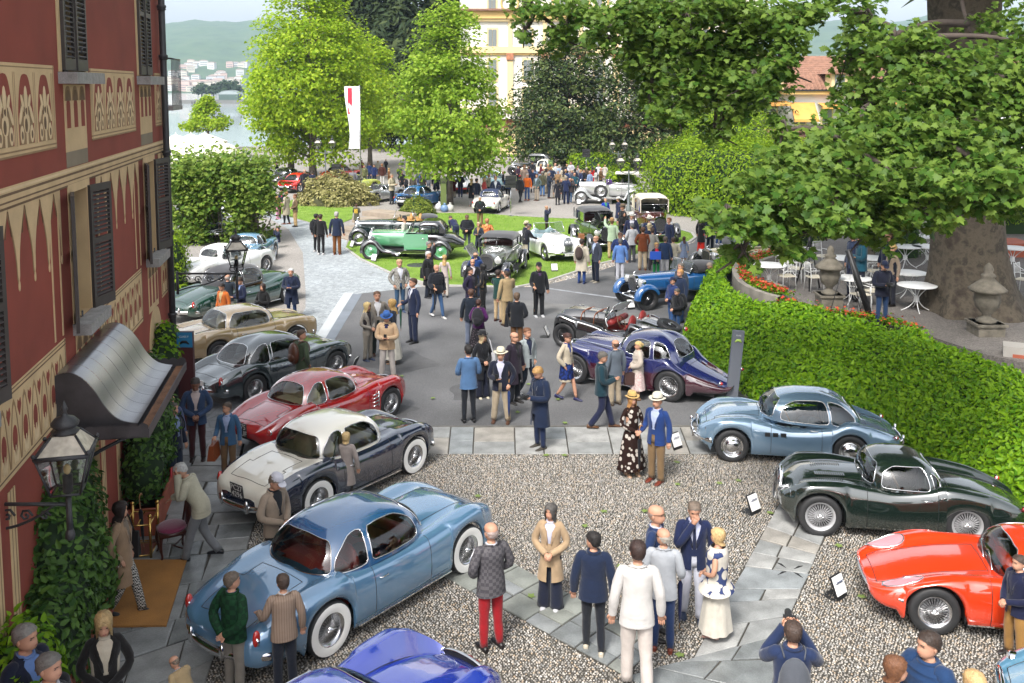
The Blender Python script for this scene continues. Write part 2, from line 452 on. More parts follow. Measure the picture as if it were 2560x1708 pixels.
# pebble courtyard: bed, pebbles, flagstones
COURT_PX = [(730,1137),(1640,1137),(2060,1100),(2240,1120),(2700,1360),(2700,1900),(300,1900),(514,1712),(594,1345),(660,1240)]
sheet('courtyard_bed',COURT_PX,.004,MORTAR,'earth between the courtyard pebbles')
QUADS = [  # flagstone runs as photo quads: near-left, near-right, far-right, far-left
 ('band',[(690,1137),(1990,1137),(1950,1070),(720,1070)],(13,2),'row of pale flagstones along the asphalt edge'),
 ('left_walk',[(780,1263),(1560,1692),(1650,1612),(930,1215)],(15,3),'wet flagstone walk crossing the pebbles from the entrance'),
 ('right_walk',[(1731,1650),(1958,1243),(2078,1310),(1955,1590)],(9,2),'pale flagstone walk running up to the dark green coupe'),
 ('upper_walk',[(1958,1243),(2010,1150),(2140,1190),(2078,1310)],(3,2),'flagstones under the nose of the dark green coupe'),
 ('centre',[(1560,1692),(1731,1650),(1955,1590),(1900,1900)],(3,2),'big dark flagstones at the foot of the picture'),
 ('entrance',[(150,1900),(514,1712),(660,1240),(340,1240)],(9,3),'wet grey flagstones before the entrance'),
 ('porch',[(340,1240),(660,1240),(690,1110),(420,1110)],(4,3),'flagstones beside the group of men under the canopy')]
SLABM = [P('slab_stone_' + k,c,r,var=.32,vs=2.6,fine=.12,bs=30,bump=.25) for k,c,r in (('pale',(.27,.27,.26),.65),('grey',(.215,.22,.215),.6),('green',(.19,.20,.18),.6),('warm',(.25,.235,.21),.6),('blue',(.205,.22,.225),.6),('wet',(.15,.16,.16),.22),('wetgrey',(.20,.21,.21),.28))]
CUTS = []
for nm,q,(nu,nv),lab in QUADS:
 A,B,Cc,D = [np.array(G(*p))[:2] for p in q]
 CUTS.append([tuple(A),tuple(B),tuple(Cc),tuple(D)])
 bed = MB(); bed.v = [(*p,.006) for p in (A,B,Cc,D)]; bed.f = [(0,1,2,3)]; bed.m = [0]
 bo = bed.obj('flagstone_path',MORTAR,smooth=False)
 if bo.data.polygons[0].normal.z < 0: bo.data.flip_normals()
 struct(bo,lab)
 long_v = np.linalg.norm(D - A) > np.linalg.norm(B - A)
 P2 = lambda u,v: (A * (1 - u) + B * u) * (1 - v) + (D * (1 - u) + Cc * u) * v
 if nm in ('entrance','porch'): P2 = lambda v,u: (A * (1 - u) + B * u) * (1 - v) + (D * (1 - u) + Cc * u) * v
 ed = np.cumsum(np.r_[0,rng.uniform(.6,1.4,nu)]); ed /= ed[-1]
 Lu = np.linalg.norm(P2(1,.5) - P2(0,.5)); Lv = np.linalg.norm(P2(.5,1) - P2(.5,0))
 pal = {'band': (0,0,3,1,4),'left_walk': (6,5,6,2,5),'right_walk': (0,3,1,4,0),'upper_walk': (3,0,2),'centre': (6,5,6),'entrance': (6,5,1,5,6),'porch': (1,6,4,1)}[nm]
 for i in range(nu):
  k = nv if rng.random() > .25 else max(1,nv - 1)
  vv = np.cumsum(np.r_[0,rng.uniform(.7,1.3,k)]); vv /= vv[-1]
  for j in range(k):
   gu,gv = .012 / Lu,.012 / Lv; sk = rng.normal(0,.006,4)
   cs = [P2(ed[i] + gu,vv[j] + gv + sk[0]),P2(ed[i + 1] - gu,vv[j] + gv + sk[1]),P2(ed[i + 1] - gu,vv[j + 1] - gv + sk[1]),P2(ed[i] + gu,vv[j + 1] - gv + sk[0])]
   ce = sum(cs) / 4; t = .022 + rng.uniform(-.004,.006); m2 = MB(); tl = rng.normal(0,.002,4)
   m2.v = [(*(c - ce),0) for c in cs] + [(*((c - ce) * .997),t - .008 + tl[n_]) for n_,c in enumerate(cs)] + [(*((c - ce) * .965),t + tl[n_]) for n_,c in enumerate(cs)]
   m2.f = [(8,9,10,11)] + [(a,(a + 1) % 4,(a + 1) % 4 + 4,a + 4) for a in range(4)] + [(a + 4,(a + 1) % 4 + 4,(a + 1) % 4 + 8,a + 8) for a in range(4)]; m2.m = [0] * 9
   o = m2.obj('paving_slab',SLABM[pal[rng.integers(len(pal))]],bo,smooth=False)
   if o.data.polygons[0].normal.z < 0: o.data.flip_normals()
   o.location = (*ce,.004)
# the cut-stone drain cover in the right-hand walk
dc = G(1975,1430); mb = MB()
for a in (.5,2.1,3.7,5.2):
 mb.tube([(math.cos(a) * .08,math.sin(a) * .08,.0),(math.cos(a) * .17,math.sin(a) * .17,.004),(math.cos(a) * .27,math.sin(a) * .27,0)],[.004,.022,.003],6,flat=.3)
o = mb.obj('drain_slot',BLACK); o.location = (dc.x,dc.y,.029); tag(o,'four dark slots of a drain cut in the flagstone walk','drain')
PEBBLE = ramp_mat('river_pebble',[(.07,.066,.06),(.19,.175,.15),(.27,.25,.225),(.35,.33,.30),(.31,.235,.16),(.50,.475,.44),(.14,.137,.13),(.29,.28,.265),(.37,.30,.22)],.5)
def pebbles(name,px,pitch,label,cuts=CUTS,h=.6):
 poly = [tuple(G(*p))[:2] for p in px]; a = np.array(poly); lo,hi = a.min(0),a.max(0); lo[1] = max(lo[1],9.5)
 gx,gy = np.meshgrid(np.arange(lo[0],hi[0],pitch),np.arange(lo[1],hi[1],pitch * .9)); gx[::2] += pitch / 2
 q = np.c_[gx.ravel(),gy.ravel()] + rng.normal(0,pitch * .17,(gx.size,2))
 fr = np.abs(q[:,0]) < q[:,1] * .56 + .3
 q = q[fr & inside_np(poly,q[:,0],q[:,1])]
 for c in cuts: q = q[~inside_np(c,q[:,0],q[:,1])]
 n = len(q); an = rng.uniform(0,2 * PI,n); ra = pitch * rng.uniform(.42,.62,n); rb = ra * rng.uniform(.62,.95,n)
 V = np.zeros((n,7,3)); V[:,0,:2] = q; V[:,0,2] = .004 + pitch * h * rng.uniform(.55,1,n)
 for k in range(6):
  t = k * PI / 3; x,y = ra * math.cos(t),rb * math.sin(t)
  V[:,k + 1,0] = q[:,0] + x * np.cos(an) - y * np.sin(an); V[:,k + 1,1] = q[:,1] + x * np.sin(an) + y * np.cos(an); V[:,k + 1,2] = -.002
 Fq = (np.arange(n)[:,None,None] * 7 + np.array([[0,k + 1,(k + 1) % 6 + 1] for k in range(6)])[None]).reshape(-1,3)
 o = link(name,np_mesh(name,V.reshape(-1,3),Fq,PEBBLE,True)); tag(o,label,kind='stuff')
pebbles('pebbles',COURT_PX,.041,'rounded river pebbles set on edge across the courtyard')
pebbles('pebbles',PEB_STRIP,.10,'pebble border between the lawn and the asphalt',())
BANKFOOT = [(1752,780),(1712,842),(1716,885),(1748,930),(1838,975),(1930,1035),(1962,1030),(1860,962),(1772,915),(1742,880),(1738,845),(1775,785)]
pebbles('pebbles',BANKFOOT,.07,'pebble gutter at the foot of the ivy bank',())
# fallen green leaves on the ground
LEAFC = leaf_mat('fallen_leaf',(.10,.17,.04),(.22,.28,.08),.1)
for x,y in [(1692,1160),(1694,1215),(1798,1212),(1925,1287),(1846,1206),(2097,1370),(2154,1497),(1195,1245),(1700,1644),(1510,1284),(1462,1320),(1550,1422),(1612,1283),(1228,1483),(1328,1496),(1004,943),(1082,999),(1294,1034),(1395,1002),(1412,1061),(1245,893),(1321,964),(1411,1142),(870,1120),(1365,1142),(1655,1290)]:
 mb = MB(); n = 10; a0 = rng.uniform(0,6.3)
 mb.v = [(0,0,.02)] + [(math.cos(a0 + k * 2 * PI / n) * (.075 if k % 2 else .04),math.sin(a0 + k * 2 * PI / n) * (.075 if k % 2 else .045),.012 + .015 * rng.random()) for k in range(n)]
 mb.f = [(0,k + 1,(k + 1) % n + 1) for k in range(n)]; mb.m = [0] * n
 o = mb.obj('fallen_leaf',LEAFC,smooth=False); p = G(x,y); o.location = (p.x,p.y,.022)
 tag(o,'green plane leaf lying flat on the ground','leaf','fallen leaves on the paving')
# steps from the gravel down to the lawn
st = thing('garden_steps','low stone steps beside the open dark green cabriolet','steps',(0,0,0))
STEPM = P('step_stone',(.27,.22,.17),.8,var=.2,vs=2,bump=.2)
for k,((xa,ya),(xb,yb)) in enumerate([((822,590),(905,610)),((836,575),(930,594)),((880,556),(985,573)),((905,540),(1000,552))]):
 a,b = G(xa,ya),G(xb,yb); d = (b - a).normalized(); nn = Vector((-d.y,d.x,0)); mb = MB()
 mb.prism([tuple(a)[:2],tuple(b)[:2],tuple(b + nn * 1.3)[:2],tuple(a + nn * 1.3)[:2]],0,.07 + .07 * k)
 mb.obj('step',STEPM,st,smooth=False)

# ================================================================ THE RED VILLA ON THE LEFT
VP0,VRZ = (-7.32,20.3,0),math.atan2(-.9843,.1762)     # far corner; local x runs along the wall towards us, y points out of it
villa = thing('painted_villa','red plastered villa with cream painted gothic ornament and dark shutters','villa',VP0,VRZ)
REDW = P('red_plaster',(.235,.046,.028),.85,var=.16,vs=1.1,fine=.07,bs=45,bump=.12)
CREAM = P('cream_paint',(.56,.40,.22),.8,var=.12,vs=2.5,fine=.05,bs=50)
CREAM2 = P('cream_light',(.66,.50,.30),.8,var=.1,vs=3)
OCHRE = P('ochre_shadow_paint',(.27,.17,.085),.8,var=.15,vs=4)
BROWNP = P('brown_line_paint',(.15,.088,.045),.8,var=.2,vs=5)
GREYP = P('grey_painted_block',(.22,.175,.12),.8,var=.15,vs=2)
SILLM = P('sill_granite',(.27,.26,.25),.7,var=.2,vs=8,fine=.2,bs=60)
SHUT = P('shutter_paint',(.045,.036,.034),.5,var=.15,vs=6)
REVEAL = P('reveal_sand',(.47,.335,.18),.85,var=.1,vs=2)
def wallbox(mb,s0,s1,z0,z1,y0,y1): return mb.box(((s0 + s1) / 2,(y0 + y1) / 2,(z0 + z1) / 2),(abs(s1 - s0),abs(y1 - y0),abs(z1 - z0)))
WINS = [(1.55,2.4,4.08,5.86),(6.6,7.45,4.08,5.86),(11.35,12.2,4.08,5.86),(1.5,2.6,7.5,9.6),(6.4,7.6,7.5,9.6),(1.5,2.3,1.6,2.75),(6.5,7.9,0,2.55)]
def holed(s0,s1,z0,z1,holes,y=0):
 """wall sheet with rectangular openings"""
 xs = sorted({s0,s1,*[h[0] for h in holes],*[h[1] for h in holes]}); zs = sorted({z0,z1,*[h[2] for h in holes],*[h[3] for h in holes]})
 mb = MB()
 for a,b in zip(xs,xs[1:]):
  for c,d in zip(zs,zs[1:]):
   if not any(h[0] <= a and b <= h[1] and h[2] <= c and d <= h[3] for h in holes):
    mb.add([(a,y,c),(b,y,c),(b,y,d),(a,y,d)],[(3,2,1,0)])
 return mb
mb = holed(0,15,0,11,WINS)
mb.add([(0,0,0),(0,0,11),(0,-9,11),(0,-9,0),(15,0,0),(15,0,11),(15,-9,11),(15,-9,0)],[(0,1,2,3),(4,7,6,5),(1,5,6,2),(3,2,6,7)])
mb.obj('wall',REDW,villa,smooth=False)
for s0,s1,z0,z1 in WINS:      # reveals, dark rooms behind, glazing frames
 mb = MB(); d = -.28
 for q in ([(s0,0,z0),(s0,d,z0),(s0,d,z1),(s0,0,z1)],[(s1,0,z0),(s1,d,z0),(s1,d,z1),(s1,0,z1)],[(s0,0,z1),(s1,0,z1),(s1,d,z1),(s0,d,z1)],[(s0,0,z0),(s1,0,z0),(s1,d,z0),(s0,d,z0)]):
  mb.add(q,[(0,1,2,3)])
 r = mb.obj('window_reveal' if z0 else 'door_reveal',REVEAL,villa,smooth=False)
 mb = MB(); wallbox(mb,s0,s1,z0,z1,-.30,-.27); mb.obj('pane',P('dark_pane',(.03,.035,.04),.05),r,smooth=False)
 mb = MB()
 for a,b,c,e in ((s0,s0 + .06,z0,z1),(s1 - .06,s1,z0,z1),((s0 + s1) / 2 - .04,(s0 + s1) / 2 + .04,z0,z1),(s0,s1,(z0 + z1) / 2 - .02,(z0 + z1) / 2 + .02)): wallbox(mb,a,b,c,e,-.262,-.22)
 mb.obj('sash',P('grey_sash',(.2,.2,.19),.5),r,smooth=False)
def slat_shutter(s_hinge,width,z0,z1,ang,sgn,label=None):
 """louvred leaf hinged at s_hinge; sgn +1 leans along +s; ang = how far off the wall"""
 e = link('shutter',None,villa,(s_hinge,.035,z0)); e.rotation_euler = (0,0,ang if sgn > 0 else PI - ang)
 h = z1 - z0; mb = MB()
 for a,b,c,d in ((0,.07,0,h),(width - .07,width,0,h),(.07,width - .07,0,.16),(.07,width - .07,h - .1,h),(.07,width - .07,h * .52,h * .52 + .09)): wallbox(mb,a,b,c,d,-.022,.022)
 o = mb.obj('shutter_frame',SHUT,e,smooth=False)
 k = max(6,int(h / .075)); base = None
 for i in range(k):
  z = .19 + (h - .32) * i / (k - 1)
  if h * .5 < z < h * .52 + .12: continue
  if base is None:
   m2 = MB(); m2.box((0,0,0),(width - .14,.05,.012),M=Matrix.Rotation(R_(38),3,'X')); base = m2.mesh('slat',SHUT,False)
  link('slat',base,e,(width / 2,.0,z))
 mb = MB(); mb.tube([(width * .9,.03,h * .12),(width * .9,.06,h * .12),(width * .9,.06,h * .16)],.012,6); mb.obj('latch',DARKIRON,e)
for s0,s1,z0,z1 in WINS[:3]:
 slat_shutter(s1 + .01,.62,z0 - .02,z1 + .02,R_(14),1)
 slat_shutter(s0 - .01,.62,z0 - .02,z1 + .02,R_(14),-1)
for s0,s1,z0,z1 in WINS[3:5]:                           # upstairs shutters closed
 slat_shutter(s0 + .01,(s1 - s0) / 2 - .012,z0 + .02,z1,R_(1),1)
 slat_shutter(s1 - .01,(s1 - s0) / 2 - .012,z0 + .02,z1,-R_(1),-1)
for s0,s1,z0,z1 in WINS[:5]:
 mb = MB(); wallbox(mb,s0 - .16,s1 + .16,z0 - .16,z0 - .005,-.26,.24); mb.obj('window_sill',SILLM,villa,smooth=False)
 mb = MB(); wallbox(mb,s1 + .002,s1 + .14,z0,z1 + .12,.002,.014); wallbox(mb,s0 - .14,s0 - .002,z0,z1 + .12,.002,.014); wallbox(mb,s0 - .002,s1 + .002,z1 + .002,z1 + .12,.002,.014)
 mb.obj('window_surround',CREAM,villa,smooth=False)
# painted bands
def flat(name,polys,y,mat,parent):
 """thin painted shapes lying on the wall (their front face is at y)"""
 mb = MB()
 for p in polys:
  if p[0] == p[-1]: p = p[:-1]
  n = len(p); ar = sum(p[i][0] * p[(i + 1) % n][1] - p[(i + 1) % n][0] * p[i][1] for i in range(n))
  if ar > 0: p = p[::-1]
  mb.add([(a,y,b) for a,b in p] + [(a,0,b) for a,b in p],[tuple(range(n))] + [(i,i + n,(i + 1) % n + n,(i + 1) % n) for i in range(n)])
 return mb.obj(name,mat,parent,smooth=False)
rect = lambda a,b,c,d: [(a,c),(b,c),(b,d),(a,d)]
def arch(c,w_,z0,zs,za,n=7):
 """pointed arch outline: centre c, width w_, foot z0, springing zs, apex za"""
 r = [(c - w_ / 2,z0)]
 for i in range(n + 1): t = i / n; r.append((c - w_ / 2 * (1 - t) ** .6 if t < 1 else c,zs + (za - zs) * math.sin(t * PI / 2) ** .9))
 for i in range(n - 1,-1,-1): t = i / n; r.append((c + w_ / 2 * (1 - t) ** .6,zs + (za - zs) * math.sin(t * PI / 2) ** .9))
 return r + [(c + w_ / 2,z0)]
def ell(c,z,a,b,n=12,rot=0):
 return [(c + a * math.cos(t) * math.cos(rot) - b * math.sin(t) * math.sin(rot),z + a * math.cos(t) * math.sin(rot) + b * math.sin(t) * math.cos(rot)) for t in [2 * PI * k / n for k in range(n)]]
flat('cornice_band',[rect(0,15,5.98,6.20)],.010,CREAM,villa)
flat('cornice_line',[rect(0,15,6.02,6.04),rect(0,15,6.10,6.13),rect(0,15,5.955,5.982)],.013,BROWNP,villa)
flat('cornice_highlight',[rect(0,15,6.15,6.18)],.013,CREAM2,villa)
flat('corner_strip',[rect(0,.28,0,11)],.006,P('pink_corner',(.33,.17,.11),.85),villa)
def pendant_arcade(s0,s1,n):
 p = (s1 - s0) / n; cr,br = [],[]
 for i in range(n + 1):
  c = s0 + i * p; lo = max(c - p / 2,s0); hi = min(c + p / 2,s1); pts = [(lo,5.97),(hi,5.97)]
  if hi > c:
   for t in (.1,.3,.5,.7,.9): pts.append((c + .035 + (hi - c - .035) * (1 - t) ** 1.7,5.93 - .68 * t))
  pts += [(min(c + .03,s1),5.16),(c,5.08),(max(c - .03,s0),5.16)]
  if lo < c:
   for t in (.9,.7,.5,.3,.1): pts.append((c - .035 - (c - .035 - lo) * (1 - t) ** 1.7,5.93 - .68 * t))
  cr.append(pts); br.append([(a + .02,b - .03) for a,b in pts])
  cr.append(ell(min(max(c,s0 + .03),s1 - .03),5.04,.03,.06))
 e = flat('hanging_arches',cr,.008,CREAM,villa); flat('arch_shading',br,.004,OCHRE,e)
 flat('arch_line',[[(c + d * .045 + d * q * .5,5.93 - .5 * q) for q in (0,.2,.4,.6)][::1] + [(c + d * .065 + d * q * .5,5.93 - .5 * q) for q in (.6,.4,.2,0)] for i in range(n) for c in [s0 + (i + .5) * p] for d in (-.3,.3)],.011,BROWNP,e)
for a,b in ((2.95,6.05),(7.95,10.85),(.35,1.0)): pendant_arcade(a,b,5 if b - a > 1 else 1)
flat('bay_line',[rect(a,a + .05,4.05,5.98) for a in (3.0,3.35,5.95,8.05,8.4,10.6)],.007,CREAM,villa)
def niche_panel(s0,s1,z0,z1,n):
 e = flat('painted_panel',[rect(s0,s1,z0,z1)],.008,CREAM,villa)
 b = .09; p = (s1 - s0 - 2 * b) / n
 flat('panel_line',[rect(s0,s1,z0 + .03,z0 + .05),rect(s0,s1,z0 - .025,z0),rect(s0,s1,z1 - .05,z1 - .035),rect(s0 + .03,s0 + .045,z0,z1),rect(s1 - .045,s1 - .03,z0,z1)] + [rect(s0 + b + p * i - .022,s0 + b + p * i - .008,z0 + .09,z1 - .1) for i in range(n + 1)] + [rect(s0 + b + p * i + .035,s0 + b + p * i + .047,z0 + .09,z1 - .1) for i in range(n)],.010,OCHRE,e)
 zz0,zz1 = z0 + .1,z1 - .12; h = zz1 - zz0
 for i in range(n):
  c = s0 + b + p * (i + .5); w_ = p * .74
  ni = flat('niche',[arch(c,w_,zz0,zz0 + .45 * h,zz1)],.011,REDW,villa if False else e)
  sh,li,dk = [],[],[]
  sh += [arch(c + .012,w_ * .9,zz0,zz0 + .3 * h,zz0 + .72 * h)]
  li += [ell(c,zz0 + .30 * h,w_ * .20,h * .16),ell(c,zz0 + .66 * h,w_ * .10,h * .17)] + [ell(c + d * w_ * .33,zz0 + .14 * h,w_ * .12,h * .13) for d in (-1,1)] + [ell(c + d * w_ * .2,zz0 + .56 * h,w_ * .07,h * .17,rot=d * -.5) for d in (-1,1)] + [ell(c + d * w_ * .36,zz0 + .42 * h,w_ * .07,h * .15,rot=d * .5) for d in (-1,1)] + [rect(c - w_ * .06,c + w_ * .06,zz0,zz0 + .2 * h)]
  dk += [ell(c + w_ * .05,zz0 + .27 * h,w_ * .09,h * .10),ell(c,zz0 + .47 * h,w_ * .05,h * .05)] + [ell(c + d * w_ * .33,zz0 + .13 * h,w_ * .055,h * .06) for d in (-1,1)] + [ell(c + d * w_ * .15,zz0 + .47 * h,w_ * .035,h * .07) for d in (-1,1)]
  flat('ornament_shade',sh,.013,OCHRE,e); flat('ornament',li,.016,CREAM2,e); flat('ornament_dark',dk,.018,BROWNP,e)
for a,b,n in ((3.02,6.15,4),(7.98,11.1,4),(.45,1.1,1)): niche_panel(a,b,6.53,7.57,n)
def tracery_panel(s0,s1,z0,z1,n):
 e = flat('tracery_panel',[rect(s0,s1,z0,z1)],.008,CREAM,villa); p = (s1 - s0 - .16) / n; h = z1 - z0; red,ln,lt = [],[],[]
 for i in range(n):
  c = s0 + .08 + p * (i + .5)
  red += [ell(c,z0 + h * .40,p * .2,h * .15),ell(c,z0 + h * .24,p * .16,h * .11)]
  d = c + p / 2
  if i < n - 1: red += [[(d,z0 + h * .60),(d + p * .17,z0 + h * .72),(d + p * .12,z0 + h * .80),(d,z0 + h * .76),(d - p * .12,z0 + h * .80),(d - p * .17,z0 + h * .72)]]
  ln += [[(c - p * .5 + p * .5 * t,z0 + h * (.1 + .75 * math.sin(t * PI / 2))) for t in (0,.25,.5,.75,1)] + [(c - p * .44 + p * .44 * t,z0 + h * (.1 + .70 * math.sin(t * PI / 2))) for t in (1,.75,.5,.25,0)],[(c + p * .5 - p * .5 * t,z0 + h * (.1 + .75 * math.sin(t * PI / 2))) for t in (0,.25,.5,.75,1)] + [(c + p * .44 - p * .44 * t,z0 + h * (.1 + .70 * math.sin(t * PI / 2))) for t in (1,.75,.5,.25,0)]]
  lt += [ell(c + p * .5 * k,z0 + h * .19,p * .07,h * .09,rot=k * -.5) for k in (-.28,0,.28)] + [ell(c,z0 + h * .25,p * .05,h * .07)]
 flat('tracery_red',red,.012,REDW,e); flat('tracery_line',ln,.013,OCHRE,e); flat('tracery_leaf',lt,.015,CREAM2,e)
 flat('panel_line',[rect(s0,s1,z1 - .08,z1 - .065),rect(s0,s1,z1 - .03,z1 - .02),rect(s0,s1,z0 + .05,z0 + .065),rect(s0 + .03,s0 + .045,z0,z1),rect(s1 - .045,s1 - .03,z0,z1)],.0125,BROWNP,e)
for a,b,n in ((3.02,6.2,8),(8.02,11.1,8),(.45,1.1,2)): tracery_panel(a,b,3.02,4.0,n)
def blind_arcade(s0,s1,z0,z1):
 e = flat('blind_arcade',[rect(s0,s1,z0,z1)],.0075,CREAM,villa); p = (s1 - s0) / 3
 flat('blind_niche',[arch(s0 + p * (i + .5),p * .5,z0 + .12,z0 + .62 * (z1 - z0),z1 - .2) for i in range(3)],.011,REDW,e)
 flat('arch_line',[arch(s0 + p * (i + .5),p * .9,z1 - .22,z1 - .2,z1 - .02) for i in range(3)],.010,OCHRE,e)
 flat('arch_line',[arch(s0 + p * (i + .5),p * .6,z1 - .22,z1 - .2,z1 - .07) for i in range(3)],.012,BROWNP,e)
blind_arcade(1.5,2.6,6.62,7.33); blind_arcade(6.45,7.55,6.62,7.33)
for a,b in ((1.5,2.6),(6.45,7.55)): flat('painted_plinth',[rect(a,b,6.21,6.42)],.008,GREYP,villa); flat('plinth_step',[rect(a,b,6.42,6.62)],.0085,CREAM,villa)
blind_arcade(1.5,2.45,3.0,3.9); blind_arcade(6.55,7.5,2.98,3.9)
flat('arched_surround',[arch(1.9,1.25,1.5,2.5,3.0)],.009,CREAM,villa)
for a in (6.2,7.98,5.25,10.2,10.7): flat('base_pilaster',[rect(a,a + .22,0,2.9)],.010,CREAM,villa)
flat('base_line',[rect(a + .05,a + .075,0,2.9) for a in (6.2,7.98,5.25,10.2,10.7)] + [rect(a + .15,a + .17,0,2.9) for a in (6.2,7.98,5.25,10.2,10.7)],.0125,OCHRE,villa)
mb = MB()
for a,b in ((6.53,7.17),(7.23,7.87)): wallbox(mb,a,b,.02,2.5,-.2,-.15)
mb.obj('door',P('dark_wood',(.05,.028,.018),.4,var=.2,vs=6),villa,smooth=False)
# drain pipe with collars
dp = thing('drain_pipe','dark iron drain pipe running down the far corner of the villa','drain pipe',VP0,VRZ)
mb = MB(); mb.tube([(.62,.11,0),(.62,.11,11)],.066,12); mb.obj('pipe',DARKIRON,dp)
for z in (1.1,2.55,4.3,5.95,7.9,8.9):
 mb = MB(); mb.lathe([(.066,-.06),(.09,-.05),(.078,-.02),(.095,0),(.09,.04),(.066,.05)],12,(.62,.11,z)); mb.obj('pipe_collar',DARKIRON,dp)
bal = thing('iron_balcony','thin black balcony railing sticking out past the villa corner','balcony',VP0,VRZ)
mb = MB(); mb.box((-.9,-.06,6.84),(1.3,.36,.1)); mb.obj('balcony_slab',SILLM,bal,smooth=False)
for k in range(8): mb = MB(); mb.tube([(-1.5 + k * .16,.10,6.89),(-1.5 + k * .16,.10,7.9)],.009,6); mb.obj('baluster',DARKIRON,bal)
mb = MB(); mb.tube([(-1.5,.10,7.9),(-.32,.10,7.9),(-.3,0,7.9)],.018,6); mb.obj('hand_rail',DARKIRON,bal)
# ---- metal canopy over the entrance
can = thing('entrance_canopy','bell-curved zinc canopy with scalloped dark edge over the entrance','canopy',VP0,VRZ)
ZINC = P('zinc_sheet',(.30,.30,.315),.30,.85,var=.22,vs=1.2,bump=.04,bs=6)
ZDARK = P('weathered_metal',(.07,.065,.07),.45,.5,var=.3,vs=3,bump=.1,bs=30)
S0,S1 = 5.9,8.55
prof = [(.0,3.52),(.12,3.56),(.26,3.54),(.40,3.44),(.52,3.29),(.62,3.12),(.72,2.99),(.84,2.90),(.98,2.86),(1.06,2.85)]
prof = [(a * .93,b + .12) for a,b in prof]; prof = [tuple(p) for p in catmull([(a,b,0) for a,b in prof],3)]
nst = 7
for i in range(nst):
 a,b = S0 + (S1 - S0) * i / nst,S0 + (S1 - S0) * (i + 1) / nst; mb = MB()
 mb.grid([[(a + .004,p[0],p[1]) for p in prof],[(b - .004,p[0],p[1]) for p in prof]]); mb.obj('roof_sheet',ZINC,can)
for s in (S0 - .01,S1 + .01):
 mb = MB(); poly = [(p[0],p[1]) for p in prof] + [(.985,2.93),(0,2.93)]; n = len(poly)
 mb.add([(s,a,b) for a,b in poly] + [(s + .012,a,b) for a,b in poly],[tuple(range(n)),tuple(range(2 * n - 1,n - 1,-1))] + [(i,i + n,(i + 1) % n + n,(i + 1) % n) for i in range(n)]); mb.obj('gable_plate',ZDARK,can,smooth=False)
def scallop(p0,p1,k,z0=2.84,z1=2.95):
 mb = MB(); p0,p1 = Vector(p0),Vector(p1); n = k * 6
 for i in range(n):
  a,b = p0.lerp(p1,i / n),p0.lerp(p1,(i + 1) / n); f = lambda t: .045 + .035 * abs(math.sin(t * k * PI))
  mb.add([(a.x,a.y,z0),(b.x,b.y,z0),(b.x,b.y,z1 + f((i + 1) / n)),(a.x,a.y,z1 + f(i / n))],[(0,1,2,3)])
 mb.obj('scalloped_edge',ZDARK,can,smooth=False)
scallop((S1 + .2,-.0,0),(S1 + .2,1.15,0),9); scallop((S0 - .2,0,0),(S0 - .2,1.15,0),9); 
mb = MB(); mb.box(((S0 + S1) / 2,1.15,2.89),(S1 - S0 + .4,.02,.12)); mb.box(((S0 + S1) / 2,.575,2.85),(S1 - S0 + .4,1.15,.02)); mb.obj('gutter_box',ZDARK,can,smooth=False)
mb = MB(); mb.box(((S0 + S1) / 2,1.07,2.88),(S1 - S0 + .38,.13,.03)); mb.obj('leaf_litter',speckle_mat('gutter_litter',(.17,.085,.045),.3,6,.4,60),can,smooth=False)
mb = MB()
for s in (S0 + .1,S1 - .1): mb.tube([(s,.0,2.3),(s,.5,2.6),(s,1.0,2.84)],.025,6)
mb.obj('bracket_bar',DARKIRON,can)
